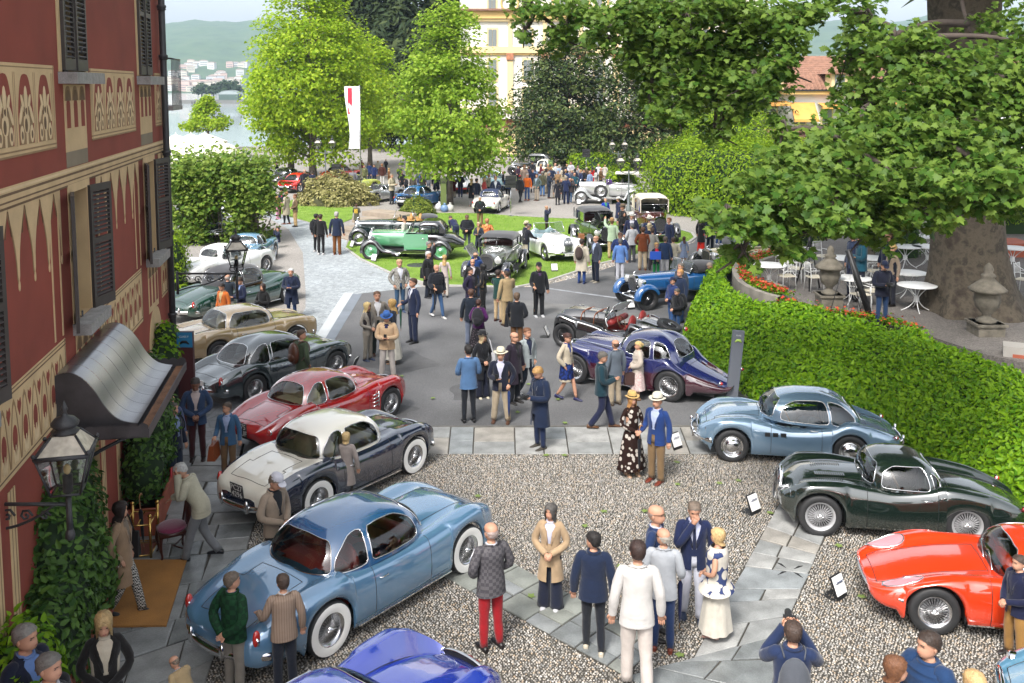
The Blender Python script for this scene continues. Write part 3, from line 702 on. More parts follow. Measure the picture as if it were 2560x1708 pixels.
# ---- lanterns on wall brackets
def lantern(parent,top,sc,bulb=True):
 """four-sided lantern; origin at the bottom of the glass"""
 b,t,h = .17 * sc,.30 * sc,.52 * sc
 cor = lambda r,z: [(r * x,r * y,z) for x,y in ((-1,-1),(1,-1),(1,1),(-1,1))]
 mb = MB()
 for i in range(4): mb.tube([cor(b,0)[i],cor(t,h)[i]],.016 * sc,5); mb.tube([cor(b,0)[i],cor(b,0)[(i + 1) % 4]],.016 * sc,5); mb.tube([cor(t,h)[i],cor(t,h)[(i + 1) % 4]],.028 * sc,5); mb.tube([cor(t,h)[i],cor(.14 * sc,h * 1.42)[i]],.018 * sc,5)
 mb.box((0,0,h + .01),(t * 2.1,t * 2.1,.025 * sc)) if False else None
 for i in range(4): mb.sphere(Vector(cor(t * 1.03,h + .05 * sc)[i]),.03 * sc,6,5)
 mb.obj('lantern_frame',DARKIRON,parent)
 for i in range(4):
  m2 = MB(); m2.add([cor(b,.01)[i],cor(b,.01)[(i + 1) % 4],cor(t,h)[(i + 1) % 4],cor(t,h)[i]],[(0,1,2,3)]); m2.obj('lantern_pane',LAMPGLASS,parent,smooth=False)
  m2 = MB(); m2.add([cor(t,h + .01)[i],cor(t,h + .01)[(i + 1) % 4],cor(.14 * sc,h * 1.42)[(i + 1) % 4],cor(.14 * sc,h * 1.42)[i]],[(0,1,2,3)]); m2.obj('roof_pane',P('milky_pane',(.42,.38,.31),.25,var=.3,vs=9),parent,smooth=False)
 mb = MB(); z = h * 1.42
 mb.lathe([(.15 * sc,z),(.17 * sc,z + .03 * sc),(.10 * sc,z + .05 * sc),(.16 * sc,z + .10 * sc),(.17 * sc,z + .13 * sc),(.12 * sc,z + .19 * sc),(.04 * sc,z + .22 * sc),(.025 * sc,z + .27 * sc),(.045 * sc,z + .30 * sc),(.03 * sc,z + .34 * sc),(.0,z + .42 * sc)],14); mb.obj('lantern_cap',DARKIRON,parent)
 mb = MB(); mb.tube([(0,0,-.02),(0,0,.2 * sc)],.06 * sc,10); mb.obj('bulb_holder',DARKIRON,parent)
 if bulb: mb = MB(); mb.sphere((0,0,.27 * sc),(.045 * sc,.045 * sc,.07 * sc)); mb.obj('bulb',P('warm_bulb',(.8,.62,.3),.15),parent)
def scroll_arm(mb,L,z,ny=0):
 mb.tube([(0,0,z),(L,0,z)],.022,8)
 for k in range(4):
  cx = L * (.14 + .2 * k); r = .10 - .012 * k
  mb.tube([(cx + r * (1 - t / 9) * math.cos(t * 1.05),0,z - .13 + r * (1 - t / 9) * math.sin(t * 1.05)) for t in range(9)],.014,5)
 mb.tube(catmull([(0,0,z - .38),(L * .2,0,z - .3),(L * .45,0,z - .24),(L * .7,0,z - .12),(L * .85,0,z)],4),.016,5)
 mb.tube([(0,0,z - .45),(0,0,z + .05)],.03,6)
pl = Vector((-4.80,10.0,0)); wl = thing('wall_lantern','big dark iron lantern with lit-free bulb on the near wall bracket','lantern',(pl.x - 1.0,pl.y - .179 * .8 + .1,0),0)
wl['label'] = 'big dark iron lantern on a scrolled bracket beside the canopy'
mb = MB(); scroll_arm(mb,1.02,2.82); mb.tube([(1.02,0,2.45),(1.02,0,2.95)],[.035,.03],8); mb.lathe([(.03,2.42),(.055,2.45),(.05,2.5),(.03,2.55)],8,(1.02,0,0)); mb.obj('scroll_bracket',DARKIRON,wl)
le = link('lantern',None,wl,(1.02,0,2.98)); le.rotation_euler = (0,0,R_(14)); lantern(le,0,.86)
wl2 = thing('wall_lantern','smaller iron lantern on a scrolled bracket at the villa corner by the cars','lantern',(-7.2,20.35,0),0)
mb = MB(); scroll_arm(mb,1.28,3.30); mb.tube([(1.28,0,2.75),(1.28,0,3.5)],[.03,.025],8)
for t in (.55,2.2,3.7,5.2): mb.tube(catmull([(1.28,0,3.34),(1.28 + .14 * math.cos(t),.14 * math.sin(t),3.38),(1.28 + .12 * math.cos(t),.12 * math.sin(t),3.5)],4),.012,5)
mb.obj('scroll_bracket',DARKIRON,wl2)
le = link('lantern',None,wl2,(1.28,0,3.46)); le.rotation_euler = (0,0,R_(20)); lantern(le,0,.72)

# ================================================================ LAKE, HILLS, FAR BUILDINGS
LAKEZ = -2.5
m = P('lake_water',(.48,.53,.57),.10,spec=.9,bump=.05,bs=.35,coat=.3)  # pale base colour stands in for the white sky mirrored in the water
mb = MB(); mb.add([(-2600,90,LAKEZ),(2600,90,LAKEZ),(2600,1700,LAKEZ),(-2600,1700,LAKEZ)],[(0,1,2,3)])
struct(mb.obj('lake',m,smooth=False),'pale still lake behind the villa')
from mathutils import noise as MN
def hill_h(X,Y):
 t = max(0,(Y - 1480) / 1250)
 u = X / Y * 2400 + 1280
 top = 198 + 10 * math.sin(u * .011) + 6 * math.sin(u * .027 + 1) - max(0,(u - 560) * .05 if u < 900 else 17) + max(0,(u - 1500) * .03)
 s = min(t,1); f = s * s * (3 - 2 * s) * .55 + s * .45
 n = MN.fractal(Vector((X * .0035,Y * .0035,1.3)),1,2,5)
 return LAKEZ - 1 + top * f + n * 22 * min(1,t * 2.2) * (1.1 - s) + (max(0,t - 1) * -60)
mb = MB(); rows = []
for j in range(70):
 Y = 1455 + 1700 * (j / 69) ** 1.15
 rows.append([(X,Y,hill_h(X,Y) + MN.noise(Vector((X * .05,Y * .05,0))) * 5 * min(1,max(0,(Y - 1500) / 200))) for X in [Y * (-.62 + 1.35 * i / 170) for i in range(171)]])
mb.grid(rows)
FOREST = ramp_mat('forest_slope',[(.022,.048,.016),(.035,.075,.02),(.055,.10,.03),(.07,.085,.035)],.9,.9,.09,noise=.022,detail=9)
hl = struct(mb.obj('hill',FOREST),'wooded mountainside across the lake')
if hl.data.polygons[0].normal.z < 0: hl.data.flip_normals()
def hill_hit(px,py):
 a,b,c = ray(px,py); Y = 1465.0
 while Y < 2900:
  t = Y / b
  if CAMH + c * t <= hill_h(a * t,Y): break
  Y += 8
 return Vector((a * Y / b,Y,hill_h(a * Y / b,Y)))
HW = [P('house_wall_' + k,c,.8) for k,c in (('white',(.62,.61,.58)),('cream',(.58,.52,.42)),('pink',(.55,.38,.32)),('grey',(.45,.46,.48)))]
HROOF = P('house_roof',(.30,.22,.18),.85); HWIN = P('house_window',(.10,.11,.13),.4)
def far_house(p,w_,d_,h_,mat,label,rz=0,flat_roof=False):
 t = thing('hillside_house',label,'house',p,rz,'houses on the far lake shore')
 mb = MB(); mb.box((0,0,h_ / 2 - 2),(w_,d_,h_ + 4)); mb.obj('wall',mat,t,smooth=False)
 mb = MB(); a,b = w_ / 2 + .6,d_ / 2 + .6
 if flat_roof: mb.box((0,0,h_ + .4),(w_ + .8,d_ + .8,.8))
 else: mb.add([(-a,-b,h_),(a,-b,h_),(a,b,h_),(-a,b,h_),(-a * .5,0,h_ + w_ * .12),(a * .5,0,h_ + w_ * .12)],[(0,1,5,4),(2,3,4,5),(1,2,5),(3,0,4),(3,2,1,0)])
 mb.obj('roof',HROOF,t,smooth=False)
 mb = MB(); nf = max(1,int(h_ / 4))
 for k in range(nf): mb.box((0,-d_ / 2 - .05,2.2 + k * 3.6),(w_ * .8,.1,1.2))
 mb.obj('window_row',HWIN,t,smooth=False)
hr = random.Random(4)
for i in range(34):
 x = 424 + i * 5.2 + hr.uniform(-3,3); y = 229 - hr.random() ** 1.4 * 20
 p = hill_hit(x,y); far_house(p,hr.uniform(12,24),10,hr.uniform(8,15),HW[hr.choice((0,0,1,1,2,3))],'small pale town building on the far lake shore',hr.uniform(-.3,.3),hr.random() < .4)
for x,y in [(452,188),(462,193),(430,190),(440,195),(490,200),(545,195),(553,192),(560,200),(575,170),(582,168),(590,167),(605,168),(613,168),(478,165),(487,171),(492,167),(530,172),(510,166),(458,172),(477,178),(600,190),(470,168)]:
 p = hill_hit(x,y); far_house(p,hr.uniform(9,16),9,hr.uniform(6,11),HW[hr.choice((0,0,1,2))],'lone pale villa among the trees on the far hillside',hr.uniform(-.4,.4))
# wooded point with a boathouse
pt = AT(560,257,560); mb = MB()
mb.prism([(-30,-6),(-12,-9),(16,-9),(26,4),(0,14),(-20,8)],LAKEZ - 1,LAKEZ + 2.2)
o = mb.obj('lake_point',P('quay_stone',(.13,.13,.12),.8),smooth=False); o.location = (pt.x + 6,560,0); struct(o,'low stone quay jutting into the lake')
bh = thing('boathouse','green boathouse with an arched roof on the stone quay in the lake','boathouse',(pt.x + 5,556,LAKEZ + 2.2))
BH = P('boathouse_green',(.05,.085,.07),.6); mb = MB(); mb.box((0,0,1.6),(11,8,3.2)); mb.obj('wall',BH,bh,smooth=False)
mb = MB(); mb.grid([[(5.8 * math.cos(t),y,3.2 + 2.4 * math.sin(t)) for t in [PI * k / 12 for k in range(13)]] for y in (-4.3,4.3)])
mb.add([(5.7 * math.cos(PI * k / 12),-4.1,3.2 + 2.3 * math.sin(PI * k / 12)) for k in range(13)],[tuple(range(13))]); mb.obj('arched_roof',P('boathouse_roof',(.24,.28,.28),.5),bh,smooth=False)
for k in range(9):
 q = thing('mooring_post','thin dark mooring post standing in the lake','post',(pt.x - 16 + k * 1.5,552,LAKEZ),0,'mooring posts by the boathouse'); mb = MB(); mb.tube([(0,0,-1),(0,0,1.5)],.18,6); mb.obj('pole',BLACK,q)

# ---------------------------------------------------------------- the big hotel
HWALL = P('hotel_wall',(.66,.64,.58),.85,var=.05,vs=.4); HYEL = P('hotel_ochre',(.62,.42,.16),.85,var=.08,vs=.6); HYEL2 = P('hotel_pale_ochre',(.66,.52,.28),.85)
HSHUT = P('hotel_shutter',(.17,.19,.19),.6); TERRA = P('terracotta_relief',(.36,.15,.08),.85,var=.3,vs=5); TILE = P('roof_tile',(.23,.12,.08),.85,var=.25,vs=3)
hotel = thing('grand_hotel','tall white and ochre hotel with grey shutters behind the trees','hotel',(0,0,0))
HY = 104.0
hx0,hx1 = AT(1150,100,HY).x,AT(1900,100,HY).x
zz = lambda y: AT(1400,y,HY).z
mb = MB(); mb.box(((hx0 + hx1) / 2,HY + 7,(zz(-260)) / 2),(hx1 - hx0,14,zz(-260))); mb.obj('wall',HWALL,hotel,smooth=False)
def hbox(name,x0,x1,y0,y1,d,mat,par=hotel):
 mb = MB(); a,b = AT(x0,y0,HY),AT(x1,y1,HY); mb.box(((a.x + b.x) / 2,HY - d / 2,(a.z + b.z) / 2),(abs(b.x - a.x),d,abs(a.z - b.z))); return mb.obj(name,mat,par,smooth=False)
for y0,y1,m,d in ((28,47,HYEL,.5),(47,54,HYEL2,.3),(117,133,HYEL2,.35),(133,138,HYEL,.2),(268,280,HYEL2,.7),(298,318,TERRA,.25),(318,420,HYEL2,.12)): hbox('string_course',1150,1900,y0,y1,d,m)
hbox('roof_edge',1150,1900,23,28,.9,TILE)
def hwin(x0,x1,y0,y1,shutters=True):
 f = hbox('window',x0 - 4,x1 + 4,y0 - 5,y1 + 4,.12,HYEL2)
 hbox('shutter',x0,(x0 + x1) / 2 - .5,y0,y1,.2,HSHUT,f); hbox('shutter',(x0 + x1) / 2 + .5,x1,y0,y1,.2,HSHUT,f)
for xs in (1224,1312,1402,1490,1578,1668,1756,1845):
 hwin(xs - 3,xs + 15,-10,22); hwin(xs - 3,xs + 17,74,117); hwin(xs - 3,xs + 17,150,200); hwin(xs - 3,xs + 17,222,266)
 mb = MB(); c = AT(xs + 50,8,HY); mb.lathe([(1.0,-.1),(1.0,-.16),(.8,-.16),(.8,-.1)],20,(c.x,HY,c.z),'Y'); mb.obj('roundel',HYEL,hotel)
for xs in (1275,1362,1452,1540,1628,1716,1806):
 hbox('pilaster',xs - 5,xs + 5,54,117,.15,HYEL2); hbox('pilaster',xs - 7,xs + 7,152,268,.2,HYEL2); hbox('capital',xs - 9,xs + 9,133,150,.35,TERRA)
mb = MB(); a,b = AT(1170,292,HY),AT(1900,292,HY)
k = 0
while a.x + k * .35 < b.x: mb.tube([(a.x + k * .35,HY - .9,a.z),(a.x + k * .35,HY - .9,a.z + .75)],.07,5); k += 1
mb.box(((a.x + b.x) / 2,HY - .9,a.z + .8),(b.x - a.x,.3,.12)); mb.box(((a.x + b.x) / 2,HY - .6,a.z - .1),(b.x - a.x,1.0,.2))
o = mb.obj('balustrade',HWALL,hotel,smooth=False); o['kind'] = 'stuff'
# ---------------------------------------------------------------- house with dormers and orange awnings on the right
rh = thing('awning_house','white house with tiled roof, dormers and orange awnings behind the plane tree','house',(0,0,0)); RY = 82.0
rb = lambda name,x0,x1,y0,y1,d,mat,par=rh,off=0: (lambda a,b: MB().box(((a.x + b.x) / 2,RY - d / 2 - off,(a.z + b.z) / 2),(abs(b.x - a.x),d,abs(a.z - b.z))).obj(name,mat,par,smooth=False))(AT(x0,y0,RY),AT(x1,y1,RY))
RWALL = P('right_house_wall',(.62,.62,.62),.85); AWN = P('orange_awning',(.62,.30,.07),.7,var=.1,vs=2)
a,b = AT(1880,236,RY),AT(2700,420,RY); MB().box(((a.x + b.x) / 2,RY + 5,a.z / 2),(b.x - a.x,10,a.z)).obj('wall',RWALL,rh,smooth=False)
rb('eaves',1875,2700,228,236,.6,HYEL); rb('gutter',1875,2700,224,228,.75,BLACK)
mb = MB(); lo,hi = AT(1875,226,RY),AT(1875,156,RY); n = 60
x1r = AT(2700,200,RY).x
for k in range(16):
 t0,t1 = k / 16,(k + 1) / 16
 mb.box(((lo.x + x1r) / 2,RY - .5 + (t0 + t1) / 2 * 4,lo.z + (hi.z - lo.z) * (t0 + t1) / 2 * 1.25),(x1r - lo.x,.34,.12),M=Matrix.Rotation(.55,3,'X'))
k = 0
while lo.x + k * .33 < x1r: mb.tube([(lo.x + k * .33,RY - .55,lo.z + .05),(lo.x + k * .33,RY + 3.6,lo.z + (hi.z - lo.z) * 1.25)],.10,5); k += 1
o = mb.obj('tiled_roof',TILE,rh,smooth=False); o['kind'] = 'stuff'
for x in (1926,2082,2240,2400):
 d = rb('dormer',x - 18,x + 20,180,226,1.6,HYEL2); rb('dormer_window',x - 10,x + 12,188,226,.1,HSHUT,d,1.6)
 c = AT(x,172,RY); w_ = 26 * RY / FPX; MB().add([(c.x - w_,RY - 2,c.z - .45),(c.x,RY - 2,c.z),(c.x + w_,RY - 2,c.z - .45),(c.x - w_,RY + 2,c.z - .45),(c.x,RY + 2,c.z),(c.x + w_,RY + 2,c.z - .45)],[(0,1,4,3),(1,2,5,4),(0,2,1)]).obj('dormer_roof',TILE,d,smooth=False)
for x0,x1,y0,y1 in ((1915,1964,252,258),(1974,2034,256,297),(2042,2100,257,265),(2130,2190,256,290),(2220,2280,256,262)):
 p,q = AT(x0,y0,RY),AT(x1,y1,RY); MB().add([(p.x,RY - .1,p.z),(q.x,RY - .1,p.z),(q.x,RY - 1.6,q.z),(p.x,RY - 1.6,q.z),(q.x,RY - 1.6,q.z - .22),(p.x,RY - 1.6,q.z - .22)],[(0,1,2,3),(3,2,4,5)]).obj('awning',AWN,rh,smooth=False)
for x in (1928,2000,2066,2160,2250):
 f = rb('window',x - 14,x + 15,262,312,.12,HYEL2); rb('window_pane',x - 10,x + 11,267,310,.06,HSHUT,f,.13)
tr = thing('garden_wall','low brown tiled wall above the clipped hedge','wall',(0,0,0)); a,b = AT(1915,330,66),AT(2010,345,66)
MB().box(((a.x + b.x) / 2,66,a.z / 2),(b.x - a.x,.6,a.z)).obj('wall',P('brown_wall',(.12,.06,.045),.8),tr,smooth=False)
MB().box(((a.x + b.x) / 2,66,a.z + .08),(b.x - a.x + .3,.9,.16)).obj('coping',TILE,tr,smooth=False)
# ---------------------------------------------------------------- lakeside parasols
PAR = P('cream_parasol',(.74,.69,.60),.8,var=.06,vs=1)
def parasol(x,y,w_,label):
 p = G(x,y,2.3); t = thing('parasol',label,'parasol',(p.x,p.y,0),0,'cream parasols by the lake')
 mb = MB(); h = w_ / 2; mb.add([(-h,-h,2.3),(h,-h,2.3),(h,h,2.3),(-h,h,2.3),(0,0,3.15),(-h,-h,2.08),(h,-h,2.08),(h,h,2.08),(-h,h,2.08)],[(0,1,4),(1,2,4),(2,3,4),(3,0,4),(0,5,6,1),(1,6,7,2),(2,7,8,3),(3,8,5,0)]); mb.obj('canopy',PAR,t,smooth=False)
 MB().tube([(0,0,0),(0,0,3.3)],.035,6).obj('pole',WHITE,t)
for i,(x,y,w_) in enumerate([(438,374,3.6),(470,370,3.6),(505,366,3.4),(535,372,3.2),(445,388,3.6),(485,385,3.6),(525,386,3.2),(440,360,3.4),(478,358,3.4),(512,355,3.2),(545,384,3.0),(455,397,3.2),(500,396,3.2)]):
 parasol(x,y,w_,'square cream parasol in the lakeside garden')

# ================================================================ VEGETATION
def rots(nrm,roll):
 """frames whose z axis is nrm"""
 nrm = nrm / np.linalg.norm(nrm,axis=1,keepdims=True)
 ref = np.where(np.abs(nrm[:,2:3]) < .9,[[0,0,1.]],[[1.,0,0]])
 a = np.cross(ref,nrm); a /= np.linalg.norm(a,axis=1,keepdims=True); b = np.cross(nrm,a)
 c,s = np.cos(roll)[:,None],np.sin(roll)[:,None]
 return a * c + b * s,-a * s + b * c,nrm
OVAL = (np.array([(0,0,0),(.26,.22,.07),(.2,.6,.05),(0,1,-.12),(-.2,.6,.05),(-.26,.22,.07)],float),[(0,1,2,3),(0,3,4,5)])
KITE = (np.array([(0,0,0),(.36,.38,.08),(0,1,-.06),(-.36,.38,.08)],float),[(0,1,2,3)])
LOBE = (np.array([(0,0,0),(.44,.1,.04),(.34,.46,.05),(0,1,-.1),(-.34,.46,.05),(-.44,.1,.04)],float),[(0,1,2,3),(0,3,4,5)])
NEEDLE = (np.array([(-.05,0,0),(.05,0,0),(.16,.5,-.06),(.02,1,-.3),(-.02,1,-.3),(-.16,.5,-.06)],float),[(0,1,2,5),(5,2,3,4)])
_m = [(0,0),(.20,-.10),(.52,-.08),(.40,.10),(.66,.30),(.40,.34),(.44,.58),(.22,.56),(.0,1.0)]
_o = _m + [(-x,y) for x,y in _m[-2:0:-1]]
MAPLE = (np.array([(0,.3,.0)] + [(x,y,-.16 * (x * x) * 2.0 - .10 * max(0,y - .3) ** 2 * 3) for x,y in _o],float),[(0,1 + k,1 + (k + 1) % len(_o)) for k in range(len(_o))])
def leaves(pos,nrm,size,tpl,roll=None):
 """vertex and face arrays of leaves of one outline"""
 pos = np.asarray(pos,float); n = len(pos); T,Fs = tpl; k = len(T)
 size = np.broadcast_to(np.asarray(size,float),(n,))
 a,b,c = rots(np.asarray(nrm,float),rng.uniform(0,2 * PI,n) if roll is None else roll)
 V = pos[:,None,:] + size[:,None,None] * (T[None,:,0:1] * a[:,None] + T[None,:,1:2] * b[:,None] + T[None,:,2:3] * c[:,None])
 Fq = (np.arange(n)[:,None,None] * k + np.array(Fs)[None]).reshape(-1,len(Fs[0]))
 return V.reshape(-1,3),Fq
def foliage(name,pos,nrm,size,tpl,mat,parent,roll=None):
 V,Fq = leaves(pos,nrm,size,tpl,roll); o = link(name,np_mesh(name,V,Fq,mat),parent); o['kind'] = 'stuff'; return o
def upish(n,tilt=.9):
 v = rng.normal(0,tilt,(n,3)); v[:,2] = np.abs(v[:,2]) * .6 + .75; return v
BARK = P('grey_bark',(.13,.105,.085),.9,var=.3,vs=4,bump=.5,bs=18)
DBARK = P('dark_bark',(.06,.045,.037),.9,var=.3,vs=4,bump=.5,bs=15)
def crown_pts(n,H0,H1,Rm,prof,clumps,cr,seed):
 """leaf positions: clumps hung on limbs inside an outline; returns points and clump centres"""
 r = np.random.default_rng(seed); t = r.random(clumps * 3); rad = np.array([prof(v) for v in t]); keep = r.random(len(t)) < rad + .12; t,rad = t[keep][:clumps],rad[keep][:clumps]
 q = np.sqrt(r.uniform(.15,1,len(t))); an = r.uniform(0,2 * PI,len(t))
 c = np.c_[Rm * rad * q * np.cos(an),Rm * rad * q * np.sin(an),H0 + (H1 - H0) * t]
 k = r.integers(0,len(c),n); g = r.normal(0,1,(n,3)); g /= np.maximum(1,np.linalg.norm(g,axis=1,keepdims=True) / 1.7)
 sc = cr * r.uniform(.6,1.35,len(c)); p = c[k] + g * sc[k][:,None] * [1,1,.55]; p[:,2] -= .25 * (np.hypot(g[:,0],g[:,1]) * sc[k]) ** 2 / cr
 return p,c
def tree(name,label,base,H0,H1,Rm,prof,n,size,mat,clumps=90,cr=.7,seed=1,tpl=LOBE,bark=BARK,tr=.22,group=None,lean=0,cat='tree',tilt=.9):
 t = thing(name,label,cat,base,0,group)
 p,c = crown_pts(n,H0,H1,Rm,prof,clumps,cr,seed)
 mb = MB(); mb.tube([(0,0,-.1),(.02,0,H0 * .5),(0,.03,H0),(.05,0,(H0 + H1) / 2),(0,0,H1 * .95)],[tr * 1.35,tr,tr * .92,tr * .5,.02],10)
 for q in c[::3]:
  z = max(H0 * .8,q[2] - .35 * math.hypot(q[0],q[1]) - .3); mb.tube([(0,0,z),(q[0] * .5,q[1] * .5,z * .45 + q[2] * .55),tuple(q)],[tr * .3,tr * .18,.012],5)
 mb.obj('trunk',bark,t)
 nv = upish(n,tilt); out = p - np.array([0,0,(H0 + H1) / 2]); nv += out / (np.linalg.norm(out,axis=1,keepdims=True) + .1) * .7
 foliage('crown',p,nv,size * rng.uniform(.7,1.3,n),tpl,mat,t)
 return t
GREENL = leaf_mat('plane_leaf_bright',(.17,.31,.012),(.42,.54,.04),.5)
GREENM = leaf_mat('plane_leaf_mid',(.15,.28,.02),(.36,.49,.06),.5)
MAGN = leaf_mat('magnolia_leaf',(.014,.038,.012),(.10,.13,.035),.12,.35)
CONIF = leaf_mat('conifer_spray',(.014,.03,.012),(.055,.075,.025),.15,.7)
HEDGEL = leaf_mat('hedge_leaf',(.085,.18,.008),(.29,.41,.022),.38)
IVYL = leaf_mat('ivy_leaf',(.06,.17,.006),(.22,.38,.014),.32,.4)
IVYD = leaf_mat('jasmine_leaf',(.022,.062,.014),(.10,.19,.035),.22,.35)
PLANE = leaf_mat('plane_tree_leaf',(.042,.105,.014),(.165,.25,.042),.42,.45)
ov = lambda t: min(1,.42 + t * 2.6) * (1 - t) ** .58 * (1.05 + .12 * math.sin(t * 23)) if 0 < t < 1 else 0
cone = lambda t: (1 - t) ** .8 * .95 + .05 if t > .12 else .4 + t * 4
b1 = G(782,452); tree('plane_tree','tall bright green young plane tree left of the white banner',b1,2.2,17.5,6.0,ov,27000,.235,GREENL,230,.85,3,tr=.28,group='young plane trees round the lawn')
b1b = G(728,448); tree('plane_tree','bright green plane tree overhanging the lake side',b1b,3.0,12.5,3.6,ov,9000,.235,GREENL,80,.8,9,tr=.24,group='young plane trees round the lawn')
b1c = G(925,418); tree('plane_tree','lighter plane tree standing behind the white banner',b1c,2.6,11.5,4.0,ov,12000,.235,GREENL,90,.85,5,tr=.2,group='young plane trees round the lawn')
b2 = G(1125,512); tree('plane_tree','single plane tree on the gravel beside the green sign pillar',b2,2.3,12.6,4.35,ov,20000,.21,GREENM,160,.62,11,tr=.17,group='young plane trees round the lawn')
for k,(x,Y,H1,Rm,lab) in enumerate([(1040,112,30,5.6,'dark conifer with a bare upright trunk before the hotel'),(930,116,26,5.0,'dark drooping conifer behind the bright plane trees'),(858,125,23,4.0,'far dark conifer showing at the top edge'),(1165,118,26,4.0,'conifer against the hotel corner')]):
 c = AT(x,300,Y); tree('conifer',lab,(c.x,Y,0),2,H1,Rm * 1.35,cone,13000,1.1,CONIF,260,1.1,20 + k,tpl=NEEDLE,bark=BARK,tr=.45,group='dark conifers',tilt=.5)
mag = lambda t: min(1,(t * 6 + .4)) * (1 - max(0,t) ** 2.6) ** .6 * .97 + .02
for k,(x,Y,H1,Rm,lab) in enumerate([(1412,91,12.4,5.1,'big dark glossy magnolia directly before the hotel'),(1660,86,12.6,6.4,'second dark magnolia behind the tall hedge'),(1830,84,10.5,5,'lower dark magnolia behind the hanging plane branches')]):
 c = AT(x,300,Y); tree('magnolia_tree',lab,(c.x,Y,0),.5,H1,Rm,mag,19000,.36,MAGN,240,.95,40 + k,tpl=OVAL,bark=DBARK,tr=.35,group='magnolias by the hotel')
c = AT(520,330,112); tree('wisteria_gazebo','green wisteria-covered gazebo by the lake',(c.x,112,0),2.6,6.1,3.2,lambda t: (1 - t) ** .9,3500,.3,GREENL,60,.45,61,tr=.15)
c = AT(537,235,565)
for k,(dx,r,h) in enumerate([(-8,5,9.5),(-1,5,9),(5,5.5,11),(11,5,11.5)]):
 tree('umbrella_pine',('dark umbrella pine on the lake point, its leftmost','umbrella pine just left of the boathouse','taller umbrella pine behind the boathouse','umbrella pine right of the boathouse')[k],(c.x + dx,566,LAKEZ + 2),h * .55,h,r,lambda t: .9 * (1 - t * t) ** .5,1200,1.3,leaf_mat('pine_leaf',(.02,.045,.02),(.05,.085,.035),.1),26,1.0,70 + k,bark=DBARK,tr=.35,group='umbrella pines on the lake point')
# ---- clipped hedges and bushes: leaves over a dark inner body
def bush(name,label,cat,base,rx,ry,h,n,size,mat,seed=0,box=0.0,rz=0,tpl=OVAL,core=(.014,.035,.008),lump=.12,stem=True):
 t = thing(name,label,cat,base,rz); r = np.random.default_rng(seed + 5)
 e = 2 + box * 6; u = r.normal(0,1,(n,3)); u[:,2] = np.abs(u[:,2]); u /= (np.abs(u) ** e).sum(1,keepdims=True) ** (1 / e)
 lm = 1 + lump * np.sin(u[:,0] * 5 + seed) * np.cos(u[:,1] * 6 + seed * 2) + lump * .6 * np.sin(u[:,2] * 9 + u[:,0] * 7)
 d = r.uniform(.86,1.03,n) * lm; p = u * d[:,None] * [rx,ry,h]
 g = np.sign(u) * np.abs(u) ** (e - 1) / [rx,ry,h]; g[:,2] = np.maximum(g[:,2],0); nv = g / (np.linalg.norm(g,axis=1,keepdims=True) + 1e-6) + r.normal(0,.45,(n,3)) + [0,0,.35]
 foliage('foliage',p,nv,size * r.uniform(.6,1.35,n),tpl,mat,t)
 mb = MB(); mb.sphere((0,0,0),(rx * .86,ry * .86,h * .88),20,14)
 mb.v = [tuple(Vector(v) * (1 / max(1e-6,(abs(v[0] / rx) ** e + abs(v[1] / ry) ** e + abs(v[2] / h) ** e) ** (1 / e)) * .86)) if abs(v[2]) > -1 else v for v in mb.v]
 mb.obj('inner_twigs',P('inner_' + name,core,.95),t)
 return t
a = G(1604,530); hb = G(1940,566); hd = (hb - a); rzh = math.atan2(hd.y,hd.x); L = hd.length
cen = (a + hb) / 2 + Vector((-math.sin(rzh),math.cos(rzh),0)) * 4.2
bush('clipped_hedge','tall clipped hedge wall, bright on top, behind the maroon tourer','hedge',cen,L / 2 + 1.2,4.6,4.25,26000,.17,HEDGEL,2,.55,rzh,lump=.05)
c = AT(1830,350,60); bush('clipped_hedge','upper clipped hedge block rising behind the tall hedge','hedge',(c.x,61,0),2.9,2.4,5.6,9000,.16,HEDGEL,7,.6,0,lump=.04)
c = AT(2010,330,68); bush('clipped_hedge','long low yellow-green hedge below the awning house','hedge',(c.x + 1.5,70,0),4.6,1.2,4.3,6000,.2,HEDGEL,9,.7,0,lump=.03)
c = AT(1495,430,84); bush('clipped_hedge','low far hedge behind the crowd and the speaker','hedge',(c.x,84,0),2.6,1.2,1.5,2500,.2,HEDGEL,3,.7,0,lump=.03)
c = G(1570,508); bush('shrub','leafy green shrub between the silver limousine and the hedge','shrub',(c.x - .2,c.y + 1.4,0),1.3,1.4,2.3,3000,.17,HEDGEL,13,0)
VARI = leaf_mat('variegated_leaf',(.13,.13,.03),(.42,.38,.17),.3); 
c = G(832,519); bush('variegated_bush','big pale variegated bush with white blossom by the banner pole','bush',(c.x,c.y + 1.5,0),2.35,1.6,1.85,6500,.19,VARI,4,0,0,core=(.05,.05,.02),lump=.16)
c = G(1040,541); bush('small_bush','small round green bush above the open dark cabriolet','bush',(c.x,c.y + .8,0),.98,.85,1.05,2200,.14,leaf_mat('bush_leaf',(.08,.13,.015),(.24,.28,.05),.3),5)
c = G(668,524); bush('azalea_bush','dark bush dotted with coral flowers beside the sett road','bush',(c.x - .5,c.y + 1.4,0),1.0,.9,1.0,1600,.13,leaf_mat('azalea_leaf',(.05,.04,.02),(.40,.07,.06),.2),6)
c = G(2530,600,1.1); bush('clipped_box','square clipped box hedge in a terracotta trough behind the big trunk','hedge',(c.x + .5,c.y + 2.5,1.5),1.6,1.1,1.55,3500,.1,HEDGEL,21,.8,0,lump=.02)
c = G(2262,650,1.1); bush('clipped_box','rounded dark box bush beside the white cafe tables','hedge',(c.x,c.y + 1,1.1),.85,.8,1.9,2600,.08,IVYD,22,.5,0)
